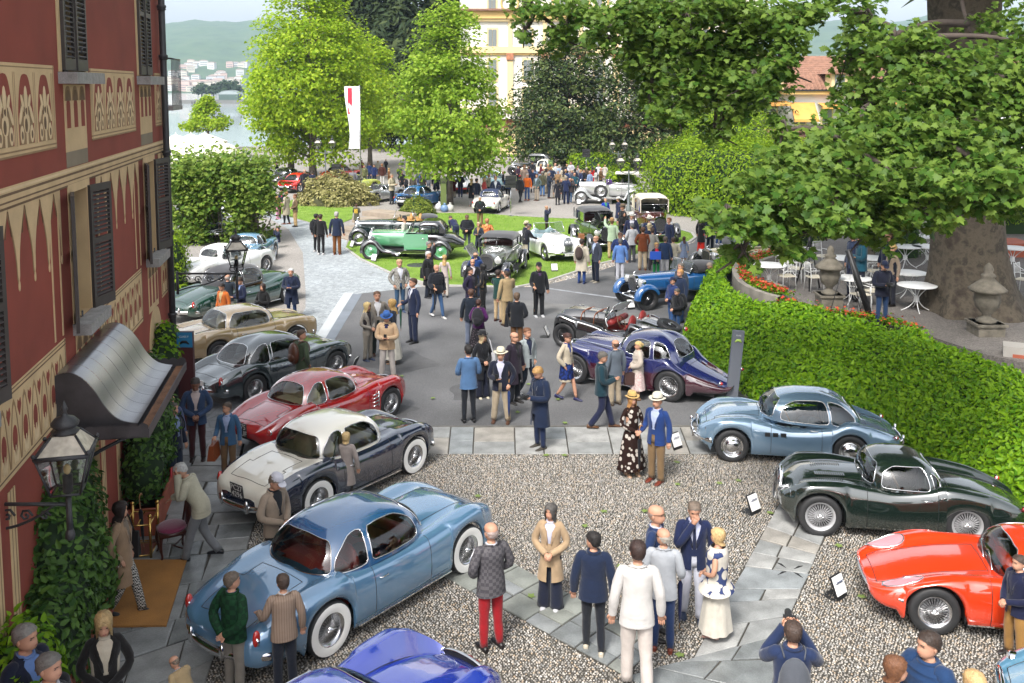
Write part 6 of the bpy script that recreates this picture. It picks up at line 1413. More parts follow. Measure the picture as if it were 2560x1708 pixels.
for k,(px,hd,lab) in enumerate([((548,560),(.5,-.85),'white car under the wisteria pergola, facing us'),((470,590),(.5,-.85),'dark car in shade under the wisteria pergola'),((545,600),(.5,-.85),'grey car between the pergola posts')]):
 f,r = by_axle(px,hd,2.4,1.6); coupe(lab,f,r,'L',(WCAB,paint('jet_black',(.008,.008,.009)),DBG)[k],None,raw=True,W=1.62,R=.33,zroof=1.28,wheels='cap')

# ---- pre-war cars: separate wings, upright radiators, running boards
def prewar(label,root,wb,body,wing,W=1.62,R=.38,L_hood=1.35,ztop=1.12,wheels='prewar',disc=None,hood_cover=None,roof=None,zroof=1.75,roofm=None,seat=None,rad=CHROME,lamps=1,runboard=True,tail=.75,spare=False,cycle=False,wind=True,hw=(.30,.42),two=None,hoodz=1.08,name=None,glassw=True,half_roof=0,wheelcol=None):
 xf,xr = wb / 2,-wb / 2; nose = xf + .06; cowl = nose - L_hood
 def loft(mb,secs,n=22):
  rows = []
  for x,w_,z0,z1,e in secs:
   r = []
   for k in range(n + 1):
    a = -PI / 2 + 2 * PI * k / n; c,s_ = math.cos(a),math.sin(a); r.append((x,w_ * math.copysign(abs(c) ** (2 / e),c),(z0 + z1) / 2 + (z1 - z0) / 2 * math.copysign(abs(s_) ** (2 / e),s_)))
   rows.append(r)
  mb.grid(rows); mb.add(rows[0],[tuple(range(n + 1))]); mb.add(rows[-1],[tuple(range(n + 1))[::-1]])
 mb = MB(); loft(mb,[(nose,hw[0],.52,hoodz - .02,3.5),(nose - .3,hw[0] * 1.06,.48,hoodz,3.5),(cowl + .1,hw[1],.46,hoodz + .02,3.5),(cowl,hw[1] + .04,.46,ztop - .02,3.5)]); mb.obj('bonnet',two or body,root,ang=45)
 bt = W * .40; cabx = (cowl,xr - .25)
 mb = MB(); loft(mb,[(cowl + .02,hw[1] + .05,.44,ztop,4),(cowl - .35,bt - .05,.42,ztop,5),(cowl - 1.0,bt,.42,ztop - .02,5),(xr + .2,bt,.44,ztop,4.5),(xr - tail * .5,bt * .92,.48,ztop - .12,3.5),(xr - tail,bt * .62,.50,ztop - .42,2.6)]); bo = mb.obj('body',body,root,ang=45)
 if roof != 'closed':                      # open compartment: dark upholstered well sitting in the body top
  mb = MB(); x0,x1 = cowl - .30,xr + .05; pts = [((x0 + x1) / 2 + (x0 - x1) / 2 * math.copysign(abs(math.cos(t)) ** .5,math.cos(t)),bt * .86 * math.copysign(abs(math.sin(t)) ** .5,math.sin(t))) for t in [2 * PI * k / 28 for k in range(28)]]
  mb.add([(x,y,ztop + .012) for x,y in pts],[tuple(range(28))]); mb.obj('cockpit_floor',seat or DARKIN,root,smooth=False)
  mb = MB(); mb.tube([(x,y,ztop + .01) for x,y in pts],.03,6,closed=True); mb.obj('cockpit_rim',seat or body,root)
  sm = seat or LEATHER('black',(.025,.023,.022)); mb = MB()
  for xx in ((x0 + x1) / 2 - .05,x1 + .15): mb.sphere((xx,0,ztop + .08),(.10,bt * .78,.18),14,8)
  mb.obj('seat_back',sm,root)
  mb = MB(); mb.tube([(x0 - .18 + .05 * math.sin(a),.32 + .19 * math.cos(a),ztop + .10 + .17 * math.sin(a)) for a in [2 * PI * k / 16 for k in range(16)]],.014,6,closed=True); mb.obj('steering_wheel',BLACK,root)
 # radiator and lamps
 mb = MB(); loft(mb,[(nose + .0,hw[0] * .98,.50,hoodz + .03,3.2),(nose + .10,hw[0] * .92,.50,hoodz + .02,3.2)]); g = mb.obj('radiator_shell',rad,root,ang=45)
 mb = MB(); loft(mb,[(nose + .10,hw[0] * .78,.54,hoodz - .08,3.2),(nose + .112,hw[0] * .78,.54,hoodz - .08,3.2)]); mb.obj('radiator_core',P('radiator_core',(.05,.05,.055),.4,.6),g,smooth=False)
 mb = MB()
 for k in range(-5,6): mb.box((nose + .118,k * hw[0] * .13,(.56 + hoodz - .1) / 2),(.01,.012,hoodz - .72))
 mb.obj('radiator_slat',STEEL,g,smooth=False)
 mb = MB(); mb.sphere((nose + .05,0,hoodz + .07),(.03,.03,.05)); mb.tube([(nose + .05,0,hoodz + .08),(nose - .04,0,hoodz + .16)],.012,5); mb.obj('mascot',CHROME,g)
 for sg in (1,-1):
  c = (nose + .06,sg * .44,.88); mb = MB(); mb.lathe([(.02,-.24),(.10,-.16),(.145,-.02),(.15,.02),(.13,.03)],18,c,'X'); o = mb.obj('headlight',CHROME,root); mb = MB(); mb.lathe([(.13,.02),(.08,.05),(0,.06)],16,c,'X'); mb.obj('lens',P('lamp_lens',(.55,.55,.53),.08,.4,coat=1),o)
  mb = MB(); mb.tube([(nose + .02,sg * .44,.75),(nose,sg * .30,.62)],.022,6); mb.obj('lamp_bracket',CHROME,o)
  # wings
  yw = sg * (W / 2 - .10); ww = .135
  def wing_mesh(path,nm):
   rows = []
   for i,(x,z) in enumerate(path):
    a,b = path[max(i - 1,0)],path[min(i + 1,len(path) - 1)]; d = Vector((b[0] - a[0],b[1] - a[1])).normalized(); nx,nz = -d.y,d.x
    if nz < 0 and abs(nz) > abs(nx): nx,nz = -nx,-nz
    cx,czz = (xf if x > 0 else xr),R
    if (x - cx) * nx + (z - czz) * nz < 0 and nm != 'long': nx,nz = -nx,-nz
    if nm == 'long' and nz < 0: nx,nz = -nx,-nz
    rows.append([(x + nx * o_,yw + k * ww,z + nz * o_) for k,o_ in ((-1.25,-.10),(-1.15,-.035),(-.8,0),(-.3,.022),(.3,.022),(.75,.0),(1.0,-.04),(1.08,-.12))])
   return rows
  ra = R * 1.14
  arc = lambda cx,a0,a1,n=12: [(cx + ra * math.cos(t),R + ra * math.sin(t)) for t in np.linspace(a0,a1,n)]
  if cycle: fp = arc(xf,-.05,2.75); rp = arc(xr,.35,3.3)
  else:
   fp = arc(xf,-.25,1.9) + [(v.x,v.y) for v in catmull([(xf - ra * .62,R + ra * .80,0),(xf - ra * 1.25,R * 1.15,0),(xf - ra * 1.9,.42,0),(xf - ra * 2.6,.33,0),(xr + ra * 1.3,.32,0)],5)]
   rp = [(xr + ra * 1.25,.34)] + arc(xr,.10,3.35)
  mb = MB(); mb.grid(wing_mesh(fp,'front')); mb.obj('front_wing',wing,root); mb = MB(); mb.grid(wing_mesh(rp,'rear')); mb.obj('rear_wing',wing,root)
  if runboard: mb = MB(); mb.box(((xf + xr) / 2 - .15,sg * (W / 2 - .13),.33),(wb - ra * 3.1,.27,.05)); mb.obj('running_board',CHROME if runboard == 2 else BLACK,root,smooth=False)
  for xx in (xf,xr):
   w_ = wheel(root,xx,sg * (W / 2 - .11),R,wheels)
   if wheelcol:
    for ch in w_.children:
     if ch.name.split('.')[0] in ('wheel_disc','rim'): setmat(ch,wheelcol)
  mb = MB()
  for k in range(12): mb.box((cowl + .22 + k * .045,sg * (hw[1] * .985 - .02 - .0 * k),.76),(.014,.03,.24))
  mb.obj('bonnet_louvre',two or body,root,smooth=False)
  mb = MB(); x_ = cowl - .22; q = bt + .004
  for xx in (cowl - .25,cowl - 1.0): mb = MB(); mb.tube([(xx,sg * q,.50),(xx,sg * q,ztop - .12)],.006,4); mb.obj('door_seam',BLACK,bo)
  mb = MB(); mb.tube([(cowl - .85,sg * q,.92),(cowl - .85,sg * (q + .04),.92),(cowl - .72,sg * (q + .04),.92)],.011,5); mb.obj('door_handle',CHROME,bo)
 mb = MB(); mb.box((0,0,.36),(wb + .5,W * .5,.14)); mb.obj('chassis',BLACK,root,smooth=False)
 mb = MB(); mb.tube([(nose + .32,-.62,.42),(nose + .36,0,.42),(nose + .32,.62,.42)],.03,6)
 for y in (-.3,.3): mb.tube([(nose,y,.42),(nose + .34,y,.42)],.025,5)
 mb.obj('front_bumper',CHROME,root)
 if wind:
  z0 = ztop + .0; mb = MB(); top = z0 + .36; b = bt * .92; mb.add([(cowl - .12,-b,z0),(cowl - .12,b,z0),(cowl - .24,b,top),(cowl - .24,-b,top)],[(0,1,2,3)]); o = mb.obj('windscreen',CARGLASS,root,smooth=False)
  mb = MB(); mb.tube([(cowl - .12,-b,z0),(cowl - .12,b,z0),(cowl - .24,b,top),(cowl - .24,-b,top)],.014,5,closed=True); mb.tube([(cowl - .12,0,z0),(cowl - .24,0,top)],.009,4); mb.obj('screen_frame',CHROME,o)
 if roof in ('closed','hood'):
  x0,x1 = (cowl - .10,xr - .22); x0 -= half_roof
  secs = []; mb = MB(); nn = 9; rows = []
  for k in range(nn):
   t = k / (nn - 1); x = x0 + .06 + (x1 - x0) * t; dz = zroof - (.10 * (1 - min(1,t * 5)) ** 2) - .34 * max(0,(t - .62) / .38) ** 2.2 - .02
   wv = bt * (.98 - .02 * abs(t - .5))
   rows.append([(x,wv * math.copysign(abs(math.cos(a)) ** .42,math.cos(a)),dz - .17 + .19 * abs(math.sin(a)) ** .8) for a in np.linspace(0,PI,13)])
  mb.grid(rows); ro = mb.obj('hood' if roof == 'hood' else 'roof',roofm or body,root)
  mb = MB(); m2 = MB(); zs = ztop - .01
  for sg in (1,-1):
   y = sg * bt * .975; xs = [x0 + .02,x0 - .04 + (x1 - x0) * .40,x0 + (x1 - x0) * .72,x1 + .02]
   for i,(a,b) in enumerate(zip(xs,xs[1:])):
    if i == 2: mb.add([(a,y,zs),(b,y,zs),(b,y,zroof - .40),(a,y,zroof - .18)],[(0,1,2,3)])
    else:
     m2.add([(a - .03,y,zs + .03),(b + .03,y,zs + .03),(b + .03,y,zroof - .20),(a - .03,y,zroof - .20)],[(0,1,2,3)])
    for xx in (a,b): mb.tube([(xx,y,zs),(xx,y,zroof - .17)],.028,5)
  yb = bt * .97; mb.add([(x1,-yb,zs),(x1,yb,zs),(x1 + .02,yb,zroof - .38),(x1 + .02,-yb,zroof - .38)],[(0,1,2,3)])
  mb.obj('roof_side',roofm or body,root,smooth=False); m2.obj('side_glass',CARGLASS,root,smooth=False)
 if spare: mb = MB(); w_ = wheel(root,cowl + .28,spare * (W / 2 - .30),R * .96,'disc' if spare else wheels); w_.location.z = .80
 return dict(xf=xf,xr=xr,nose=nose,cowl=cowl,bt=bt,ztop=ztop,W=W,R=R,wb=wb)
def pw(label,F_,B_,side,W=1.62,raw=False,wb=None,**k):
 root,wb_ = root_for('pre_war_car',label,F_,B_,side,W - .22,raw=raw,wb=wb); i = prewar(label,root,wb_,W=W,**k); i['root'] = root; return i
BLK = paint('gloss_black',(.009,.009,.010)); JADE = paint('jade_green',(.075,.27,.13)); JADEL = paint('pale_jade',(.36,.60,.42)); DKG = paint('dark_teal_green',(.010,.022,.021)); GREY = paint('warm_grey',(.20,.21,.20)); MAR = paint('maroon',(.085,.012,.010)); OLG = paint('moss_green',(.045,.085,.02)); FBL = paint('french_blue',(.012,.085,.26))
c17 = pw('jade green and black two-tone limousine with green wheels on the lawn',(928,650),(1102,652),'L',W=1.72,body=BLK,wing=BLK,two=JADE,R=.40,wheels='disc',wheelcol=JADE,roof='closed',zroof=1.66,roofm=BLK,ztop=1.16,L_hood=1.5,half_roof=.55,tail=.95,runboard=2,hoodz=1.14)
bt = c17['bt']
for sg in (1,-1): mb = MB(); x0 = c17['cowl'] + .03; mb.box((x0 - .50,sg * (bt - .005),.78),(1.02,.03,.66)); mb.obj('door',JADE,c17['root'],smooth=False)
mb = MB(); mb.box((c17['cowl'] - .2,0,1.165),(.5,bt * 1.7,.02)); mb.box((c17['nose'] - .7,0,1.145),(1.3,.5,.02)); mb.obj('bonnet_top',JADEL,c17['root'],smooth=False)
c18 = pw('dark green open drophead with folded hood behind the jade green limousine',(897,616),(1062,614),'L',W=1.70,body=DKG,wing=BLK,R=.39,wheels='disc',ztop=1.14,hoodz=1.12,L_hood=1.5,seat=LEATHER('tan',(.40,.22,.07)),tail=.9)
mb = MB(); mb.sphere((c18['xr'] - .15,0,1.24),(.48,.66,.15),16,8); mb.obj('folded_hood',SOFTB,c18['root']); mb = MB(); mb.tube(catmull([(c18['xr'] + .4,-.66,1.15),(c18['xr'] + .55,-.62,1.5),(c18['xr'] + .6,0,1.56),(c18['xr'] + .55,.62,1.5),(c18['xr'] + .4,.66,1.15)],4),.02,6); mb.obj('hood_bow',STEEL,c18['root'])
f,r = by_axle((1222,708),(-.22,-.97),3.0,1.72)
c19 = pw('grey and black drophead facing us with its bonnet panels opened',f,r,'L',raw=True,W=1.74,body=GREY,wing=BLK,R=.38,wheels='wiregrey',ztop=1.12,hoodz=1.10,roof='hood',roofm=SOFTB,zroof=1.62,rad=P('nickel',(.45,.45,.44),.25,1))
plate(c19['root'],c19['nose'] + .40,0,.42,['BPK 498'],.44,.11,rear=False)
for sg in (1,-1): mb = MB(); mb.box((c19['cowl'] + .55,sg * .78,1.08),(1.0,.04,.55),M=Matrix.Rotation(sg * -.55,3,'X')); mb.obj('bonnet_panel',GREY,c19['root'],smooth=False)
c21 = pw('moss green and black tourer with black hood and raised bonnet side',(1474,632),(1433,604),'R',W=1.72,body=OLG,wing=BLK,R=.39,wheels='wiregrey',ztop=1.18,hoodz=1.14,roof='hood',roofm=SOFTB,zroof=1.78,seat=LEATHER('oxblood',(.10,.01,.012)))
mb = MB(); mb.box((c21['nose'] - .72,-.25,1.38),(1.25,.03,.60),M=Matrix.Rotation(-.5,3,'X')); o = mb.obj('raised_bonnet_side',BLK,c21['root'],smooth=False)
mb = MB(); mb.box((c21['cowl'] - .3,-.74,.48),(.34,.22,.24)); mb.obj('tool_box',P('tan_wood_box',(.25,.10,.04),.5),c21['root'],smooth=False)
f,r = by_axle((1652,606),(.05,-1),3.4,1.74)
c22 = pw('maroon vintage tourer with a cream hood by the tall hedge',f,r,'L',raw=True,W=1.74,body=MAR,wing=BLK,R=.42,wheels='wiregrey',ztop=1.25,hoodz=1.22,roof='hood',roofm=P('cream_hood_cloth',(.55,.49,.40),.85,bump=.1,bs=40),zroof=2.05)
c23 = pw('silver vintage phaeton with polished wheel discs and spare by the hedge',(1453,510),(1568,512),'L',W=1.76,wb=3.2,body=paint('satin_silver',(.40,.41,.41),metal=.4),wing=paint('satin_silver',(.40,.41,.41)),R=.44,wheels='disc',ztop=1.30,hoodz=1.34,L_hood=1.55,spare=1,two=paint('polished_silver',(.56,.56,.56),metal=.6))
mb = MB(); mb.box((c23['xr'] + .35,0,1.92),(1.5,1.35,.06)); mb.obj('pale_hood',P('pale_canvas',(.6,.57,.5),.85),c23['root'],smooth=False)
f16 = G(1618,777); r16 = f16 + Vector((.92,.40,0)) * 2.75
c16 = pw('bright blue open racing tourer with exposed front axle',f16,r16,'L',raw=True,W=1.62,body=FBL,wing=FBL,R=.40,wheels='prewar',ztop=1.08,hoodz=1.06,L_hood=1.65,cycle=True,runboard=False,hw=(.26,.42),seat=BLACK)
mb = MB(); mb.sphere((c16['xr'] + .3,0,1.16),(.85,.60,.22),16,8); mb.obj('folded_hood',SOFTB,c16['root'])
plate(c16['root'],c16['nose'] + .28,.25,.44,['DGJ 977'],.40,.10,rear=False)
mb = MB(); mb.tube([(c16['xf'],-.66,.42),(c16['xf'] + .05,0,.36),(c16['xf'],.66,.42)],.03,6); mb.tube([(c16['nose'] + .1,-.3,.45),(c16['xf'] - .5,-.34,.46)],.03,5); mb.tube([(c16['nose'] + .1,.3,.45),(c16['xf'] - .5,.34,.46)],.03,5); mb.obj('front_axle',CHROME,c16['root'])
c34 = pw('cream and black vintage car behind the hanging plane leaves',(1800,700),(1905,690),'L',wb=3.0,W=1.66,body=paint('cream_yellow',(.58,.50,.28)),wing=BLK,R=.40,ztop=1.1)
c35 = pw('black open vintage car seen over the terrace shrubs',(2075,610),(1985,618),'R',wb=2.9,W=1.66,body=BLK,wing=BLK,R=.40,ztop=1.05)
c36 = pw('black upright vintage car in the shade below the magnolia',G(1282,440),G(1312,441),'L',raw=True,wb=2.9,W=1.66,body=BLK,wing=BLK,R=.40,roof='closed',zroof=1.9,ztop=1.2)
# black roadster with leather bonnet straps
f15 = G(1412,868); r15 = f15 + Vector((.85,-.52,0)) * 2.38
ST = paint('strap_black',(.008,.008,.009))
c15 = coupe('black open roadster with two tan leather bonnet straps and red seats',f15,r15,'L',ST,None,raw=True,W=1.58,R=.35,fo=.45,ro=.85,zroof=1.26,cab=(.10,-.95),zc=[.55,.84,.96,.90,.86,1.0,1.02,1.0,.82],zf=[.40,.74,.94,.72,.62,.66,.86,.96,.66],wd=[.55,.9,1,.9,.84,.84,.94,1,.80],yf=.82,dip=.22,open_=True,wheels='prewar',seat=P('red_hide',(.24,.018,.016),.5),tub_mat=P('red_hide',(.24,.018,.016),.5),bump=False,grille='tall',chrome_sill=False,ends=(.5,.34))
for x in (c15['xf'] - .42,c15['xf'] - .82):
 mb = MB(); mb.tube([(x,y,(.97 + .055 * math.cos(y * 3.0) if abs(y) < .42 else .97 - (abs(y) - .42) * 3)) for y in np.linspace(-.5,.5,15)],.028,6,flat=.4); mb.obj('leather_strap',P('strap_leather',(.24,.08,.035),.5),c15['root'])
w_ = link('spare_wheel',None,c15['root'],(c15['tail'] + .36,0,.86)); w_.rotation_euler = (PI / 2 - .35,0,PI / 2)
for nm,me,kd in wheel_meshes('prewar',.34): o = link(nm,me,w_); (kd and o.__setitem__('kind',kd))
for sg in (1,-1): mb = MB(); mb.tube([(c15['cw'][0] - .05,sg * .35,.95),(c15['cw'][0] - .12,sg * .35,1.24)],.09,4,flat=.1); mb.obj('aero_screen',CARGLASS,c15['root'])

# ================================================================ PEOPLE
def cloth(hx):
 if hx in PAT: return PAT[hx]()
 c = tuple(max(.006,v * .62) for v in lin(hx)); return P('cloth_' + hx,c,.88,var=.10,vs=7,bump=.45,bs=16,sheen=.15,spec=.2)
def pattern(nm,a,b,kind,sc,thr=.5):
 if nm in MATS: return MATS[nm]
 m = P(nm,a,.85,bump=.3,bs=16,spec=.2); t = m.node_tree; L = t.links.new; bs = t.nodes['Principled BSDF']; tc = [n for n in t.nodes if n.type == 'TEX_COORD'][0]
 a,b = [tuple(v * .62 for v in (lin(q) if isinstance(q,str) else q)) for q in (a,b)]
 if kind == 'vor': n = t.nodes.new('ShaderNodeTexVoronoi'); n.inputs['Scale'].default_value = sc; o = n.outputs['Distance']
 elif kind == 'check': n = t.nodes.new('ShaderNodeTexChecker'); n.inputs['Scale'].default_value = sc; o = n.outputs['Fac']
 elif kind == 'wave': n = t.nodes.new('ShaderNodeTexWave'); n.bands_direction = 'Z' if sc > 0 else 'X'; n.inputs['Scale'].default_value = abs(sc); o = n.outputs['Fac']
 else: n = t.nodes.new('ShaderNodeTexNoise'); n.inputs['Scale'].default_value = sc; n.inputs['Detail'].default_value = 1; o = n.outputs['Fac']
 L(tc.outputs['Object'],n.inputs['Vector']); r = t.nodes.new('ShaderNodeValToRGB'); r.color_ramp.elements[0].position = thr - .03; r.color_ramp.elements[1].position = thr + .03
 r.color_ramp.elements[0].color = (*a,1); r.color_ramp.elements[1].color = (*b,1); L(o,r.inputs[0]); L(r.outputs[0],bs.inputs['Base Color']); return m
PAT = {'floral': lambda: pattern('brown_floral','d8cfc4','2e1a14','vor',9,.38),'hound': lambda: pattern('houndstooth','e0dcd4','15140f','check',42),'orflor': lambda: pattern('orange_floral','e8b070','c0402a','noise',18),'herring': lambda: pattern('brown_stripe','a58f7e','8b7465','wave',-9,.85),'plaidg': lambda: pattern('grey_plaid','6a676a','535055','check',22),'blueflo': lambda: pattern('blue_floral','27408c','1a2550','noise',14),'pinkdot': lambda: pattern('pink_dots','d9b8b4','ead8d2','noise',30),'shawl': lambda: pattern('printed_shawl','e4ddd0','3c4a78','vor',7,.62),'darkflo': lambda: pattern('dark_floral','9a8c94','1d1a20','vor',22,.22),'plaidl': lambda: pattern('light_plaid','aaa8a2','8c8a84','check',18),'rdots': lambda: pattern('red_dots','8c2030','2a2440','check',20),'quilt': lambda: pattern('green_quilt','1c4a2c','123420','check',14)}
def skinm(k=0): return P('skin_%d' % k,[(.44,.235,.155),(.38,.185,.115),(.20,.095,.06),(.46,.27,.19)][k],.55,var=.06,vs=20,spec=.35)
DARKF,LIPF = P('brow_dark',(.045,.028,.02),.6),P('lip_tone',(.30,.10,.085),.5)
HEADZ = [1.528,1.54,1.56,1.585,1.605,1.625,1.642,1.665,1.69,1.715,1.735,1.748,1.752]
HRX = [.032,.048,.062,.069,.072,.074,.075,.077,.076,.069,.054,.030,.004]
HFY = [-.070,-.088,-.098,-.101,-.101,-.097,-.094,-.098,-.096,-.084,-.062,-.03,-.002]
HBY = [.030,.042,.062,.084,.096,.102,.105,.106,.102,.092,.074,.042,.006]
def headpt(z,a,off=0):
 rx,fy,by = (float(np.interp(z,HEADZ,q)) for q in (HRX,HFY,HBY)); c,s = math.cos(a),math.sin(a); cy,ry = (fy + by) / 2,(by - fy) / 2
 x,y = (rx + off) * math.copysign(abs(c) ** .9,c),cy + (ry + off) * math.copysign(abs(s) ** .9,s)
 if off == 0 and s < -.6:
  if 1.59 < z < 1.64 and abs(x) < .02: y -= .022 * (1.645 - z) / .05 * (1 - abs(x) / .022)
  if 1.63 < z < 1.655 and .012 < abs(x) < .05: y += .008
  if 1.655 < z < 1.675: y -= .004
  if 1.58 < z < 1.59 and abs(x) < .03: y -= .004
 return Vector((x,y,z))
V3 = Vector
ARMS = {  # elbow, wrist for the left (+x) hand, then for the right
 'down': ((.25,.03,1.14),(.27,-.03,.89)),'pocket': ((.29,.07,1.15),(.19,-.05,.95)),'clasp': ((.26,.0,1.13),(.05,-.20,1.02)),'back': ((.27,.10,1.14),(.04,.19,.96)),'phone': ((.24,-.03,1.13),(.06,-.27,1.14)),'cam': ((.26,-.16,1.26),(.07,-.21,1.56)),'chin': ((.22,-.12,1.16),(.03,-.15,1.48)),'reach': ((.23,-.20,1.22),(.20,-.44,1.20)),'fold': ((.25,-.04,1.14),(-.08,-.19,1.15)),'hold': ((.24,.0,1.13),(.22,-.22,1.05)),'ear': ((.24,-.13,1.25),(.095,-.06,1.60)),'out': ((.27,-.05,1.14),(.30,-.27,1.10)),'up': ((.28,-.2,1.5),(.26,-.4,1.68))}
POSES = {'d': ('down','down'),'p': ('pocket','pocket'),'dp': ('down','pocket'),'c': ('clasp','clasp'),'b': ('back','back'),'f': ('phone','phone'),'k': ('cam','cam'),'x': ('down','chin'),'r': ('down','reach'),'o': ('fold','fold'),'h': ('down','hold'),'e': ('ear','reach'),'g': ('out','down'),'fp': ('pocket','phone'),'kd': ('down','cam'),'u': ('up','down')}
LEGS = {'s': (((.095,-.01,.50),(.105,.0,.085)),((.095,-.01,.50),(.11,.02,.085))),'w': (((.09,-.15,.50),(.09,-.25,.09)),((.09,.0,.50),(.085,.24,.13))),'a': (((.12,-.01,.50),(.165,.0,.085)),((.12,-.02,.50),(.16,.03,.085))),'q': (((.15,-.33,.52),(.12,.0,.085)),((.14,-.30,.50),(.12,.10,.10))),'v': (((.095,-.05,.50),(.10,-.08,.085)),((.10,.0,.50),(.12,.09,.085)))}
PC = {}
def skel(pose,legs,lean,yaw,tilt,fem):
 drop = .43 if legs == 'q' else 0
 sh = .155 if fem else .178; al,ar = POSES[pose]
 def bend(p,head=False):
  p = V3(p)
  if head:
   q = p - V3((0,.01,1.53)); q = Matrix.Rotation(R_(yaw),3,'Z') @ (Matrix.Rotation(R_(tilt),3,'X') @ q); p = q + V3((0,.01,1.53))
  if lean:
   t = min(1,max(0,(p.z - .86) / .32)); t = t * t * (3 - 2 * t); q = p - V3((0,.02,.92)); p = Matrix.Rotation(R_(lean) * t,3,'X') @ q + V3((0,.02,.92))
  p.z -= drop
  if drop: p.y += .10
  return p
 sx = lambda p,s: V3((p[0] * s,p[1],p[2]))
 arm = {s: (bend((sh * s,.008,1.398)),bend(sx(ARMS[a][0],s)),bend(sx(ARMS[a][1],s))) for s,a in ((1,al),(-1,ar))}
 leg = {s: (V3((.09 * s,(.10 if drop else 0),.90 - drop)),sx(q[0],s),sx(q[1],s)) for s,q in ((1,LEGS[legs][0]),(-1,LEGS[legs][1]))}
 return bend,arm,leg,drop
def ringloft(mb,rings,bend,n=24,mi=0,skip=None,e=1.0):
 rows = []
 for z,cy,rx,ry in rings:
  rows.append([bend((rx * math.copysign(abs(math.cos(a)) ** e,math.cos(a)),cy + ry * math.copysign(abs(math.sin(a)) ** e,math.sin(a)),z)) for a in [2 * PI * k / n for k in range(n)]])
 vs = [p for r in rows for p in r]; fs = []
 for i in range(len(rows) - 1):
  for j in range(n):
   if skip and skip((rings[i][0] + rings[i + 1][0]) / 2,2 * PI * (j + .5) / n): continue
   fs.append((i * n + j,(i + 1) * n + j,(i + 1) * n + (j + 1) % n,i * n + (j + 1) % n))
 mb.add(vs,fs,mi); return rows
def body_mesh(key):
 k = ('body',) + key
 if k in PC: return PC[k]
 pose,legs,lean,yaw,tilt,fem = key; bend,arm,leg,drop = skel(*key); mb = MB()
 T = [(.84,0,.14,.10),(.92,0,.158,.11),(1.02,0,.140,.098),(1.12,0,.138,.096),(1.25,-.01,.158,.108),(1.36,0,.165,.10),(1.43,.008,.135,.08),(1.465,.012,.075,.06),(1.49,.012,.054,.055),(1.515,.008,.051,.054)]
 n = 24; rows = []
 for z,cy,rx,ry in T: rows.append([bend((rx * math.cos(a),cy + ry * math.sin(a),z)) for a in [2 * PI * q / n for q in range(n)]])
 for z in HEADZ: rows.append([bend(headpt(z,2 * PI * q / n),True) for q in range(n)])
 mb.add([p for r in rows for p in r],[(i * n + j,i * n + (j + 1) % n,(i + 1) * n + (j + 1) % n,(i + 1) * n + j) for i in range(len(rows) - 1) for j in range(n)])
 mb.add(rows[0],[tuple(range(n))[::-1]]); mb.add(rows[-1],[tuple(range(n))])
 for s in (1,-1):
  a,b,c = arm[s]; mb.tube(catmull([a + V3((-.05 * s,0,-.01)),a,b,c],3),[.045,.05,.05,.05,.047,.044,.042,.036,.031,.027],10)
  d = (c - b).normalized(); si = V3((s,0,0)) - d * d.x * s; si = si.normalized() if si.length > .1 else V3((0,-1,0)); nn = d.cross(si); pc = c + d * .05
  mb.tube([c - d * .01,c + d * .03,c + d * .07,c + d * .095],[(.024,.018),(.036,.016),(.040,.014),(.034,.010)],8,up=si)
  for f in range(4):
   o = c + d * .085 + si * (.028 - .0185 * f); L_ = (.058,.068,.064,.050)[f]; cu = nn * (.018 if nn.y > 0 else -.018) * (1 if pose not in ('c','f','k') else 1.6)
   mb.tube([o,o + d * L_ * .5 + cu * .4,o + d * L_ * .86 + cu * 1.4],[.0095,.0085,.0065],5)
  mb.tube([c + d * .025 + si * .028,c + d * .06 + si * .05,c + d * .09 + si * .048],[.012,.010,.008],5)
  a,b,c = leg[s]; mb.tube(catmull([a,b,c],4),[.085,.08,.072,.062,.054,.052,.05,.042,.034],10)
  mb.sphere(bend(headpt(1.625,0 if s > 0 else PI) + V3((.004 * s,.012,0)),True),(.010,.018,.030),8,6)
  e = bend(headpt(1.643,-PI / 2 + s * .42) + V3((0,-.002,0)),True); mb.sphere(e,(.011,.006,.0055),6,5,1)
  mb.tube([bend(headpt(1.664,-PI / 2 + s * q) + V3((0,-.003,0)),True) for q in (.22,.42,.66)],[.004,.005,.003],4,mi=1)
 mb.tube([bend(headpt(1.583,-PI / 2 + q) + V3((0,-.002,0)),True) for q in (-.28,0,.28)],[.003,.006,.003],5,mi=2)
 PC[k] = mb.mesh('body',[skinm(0),DARKF,LIPF]); return PC[k]
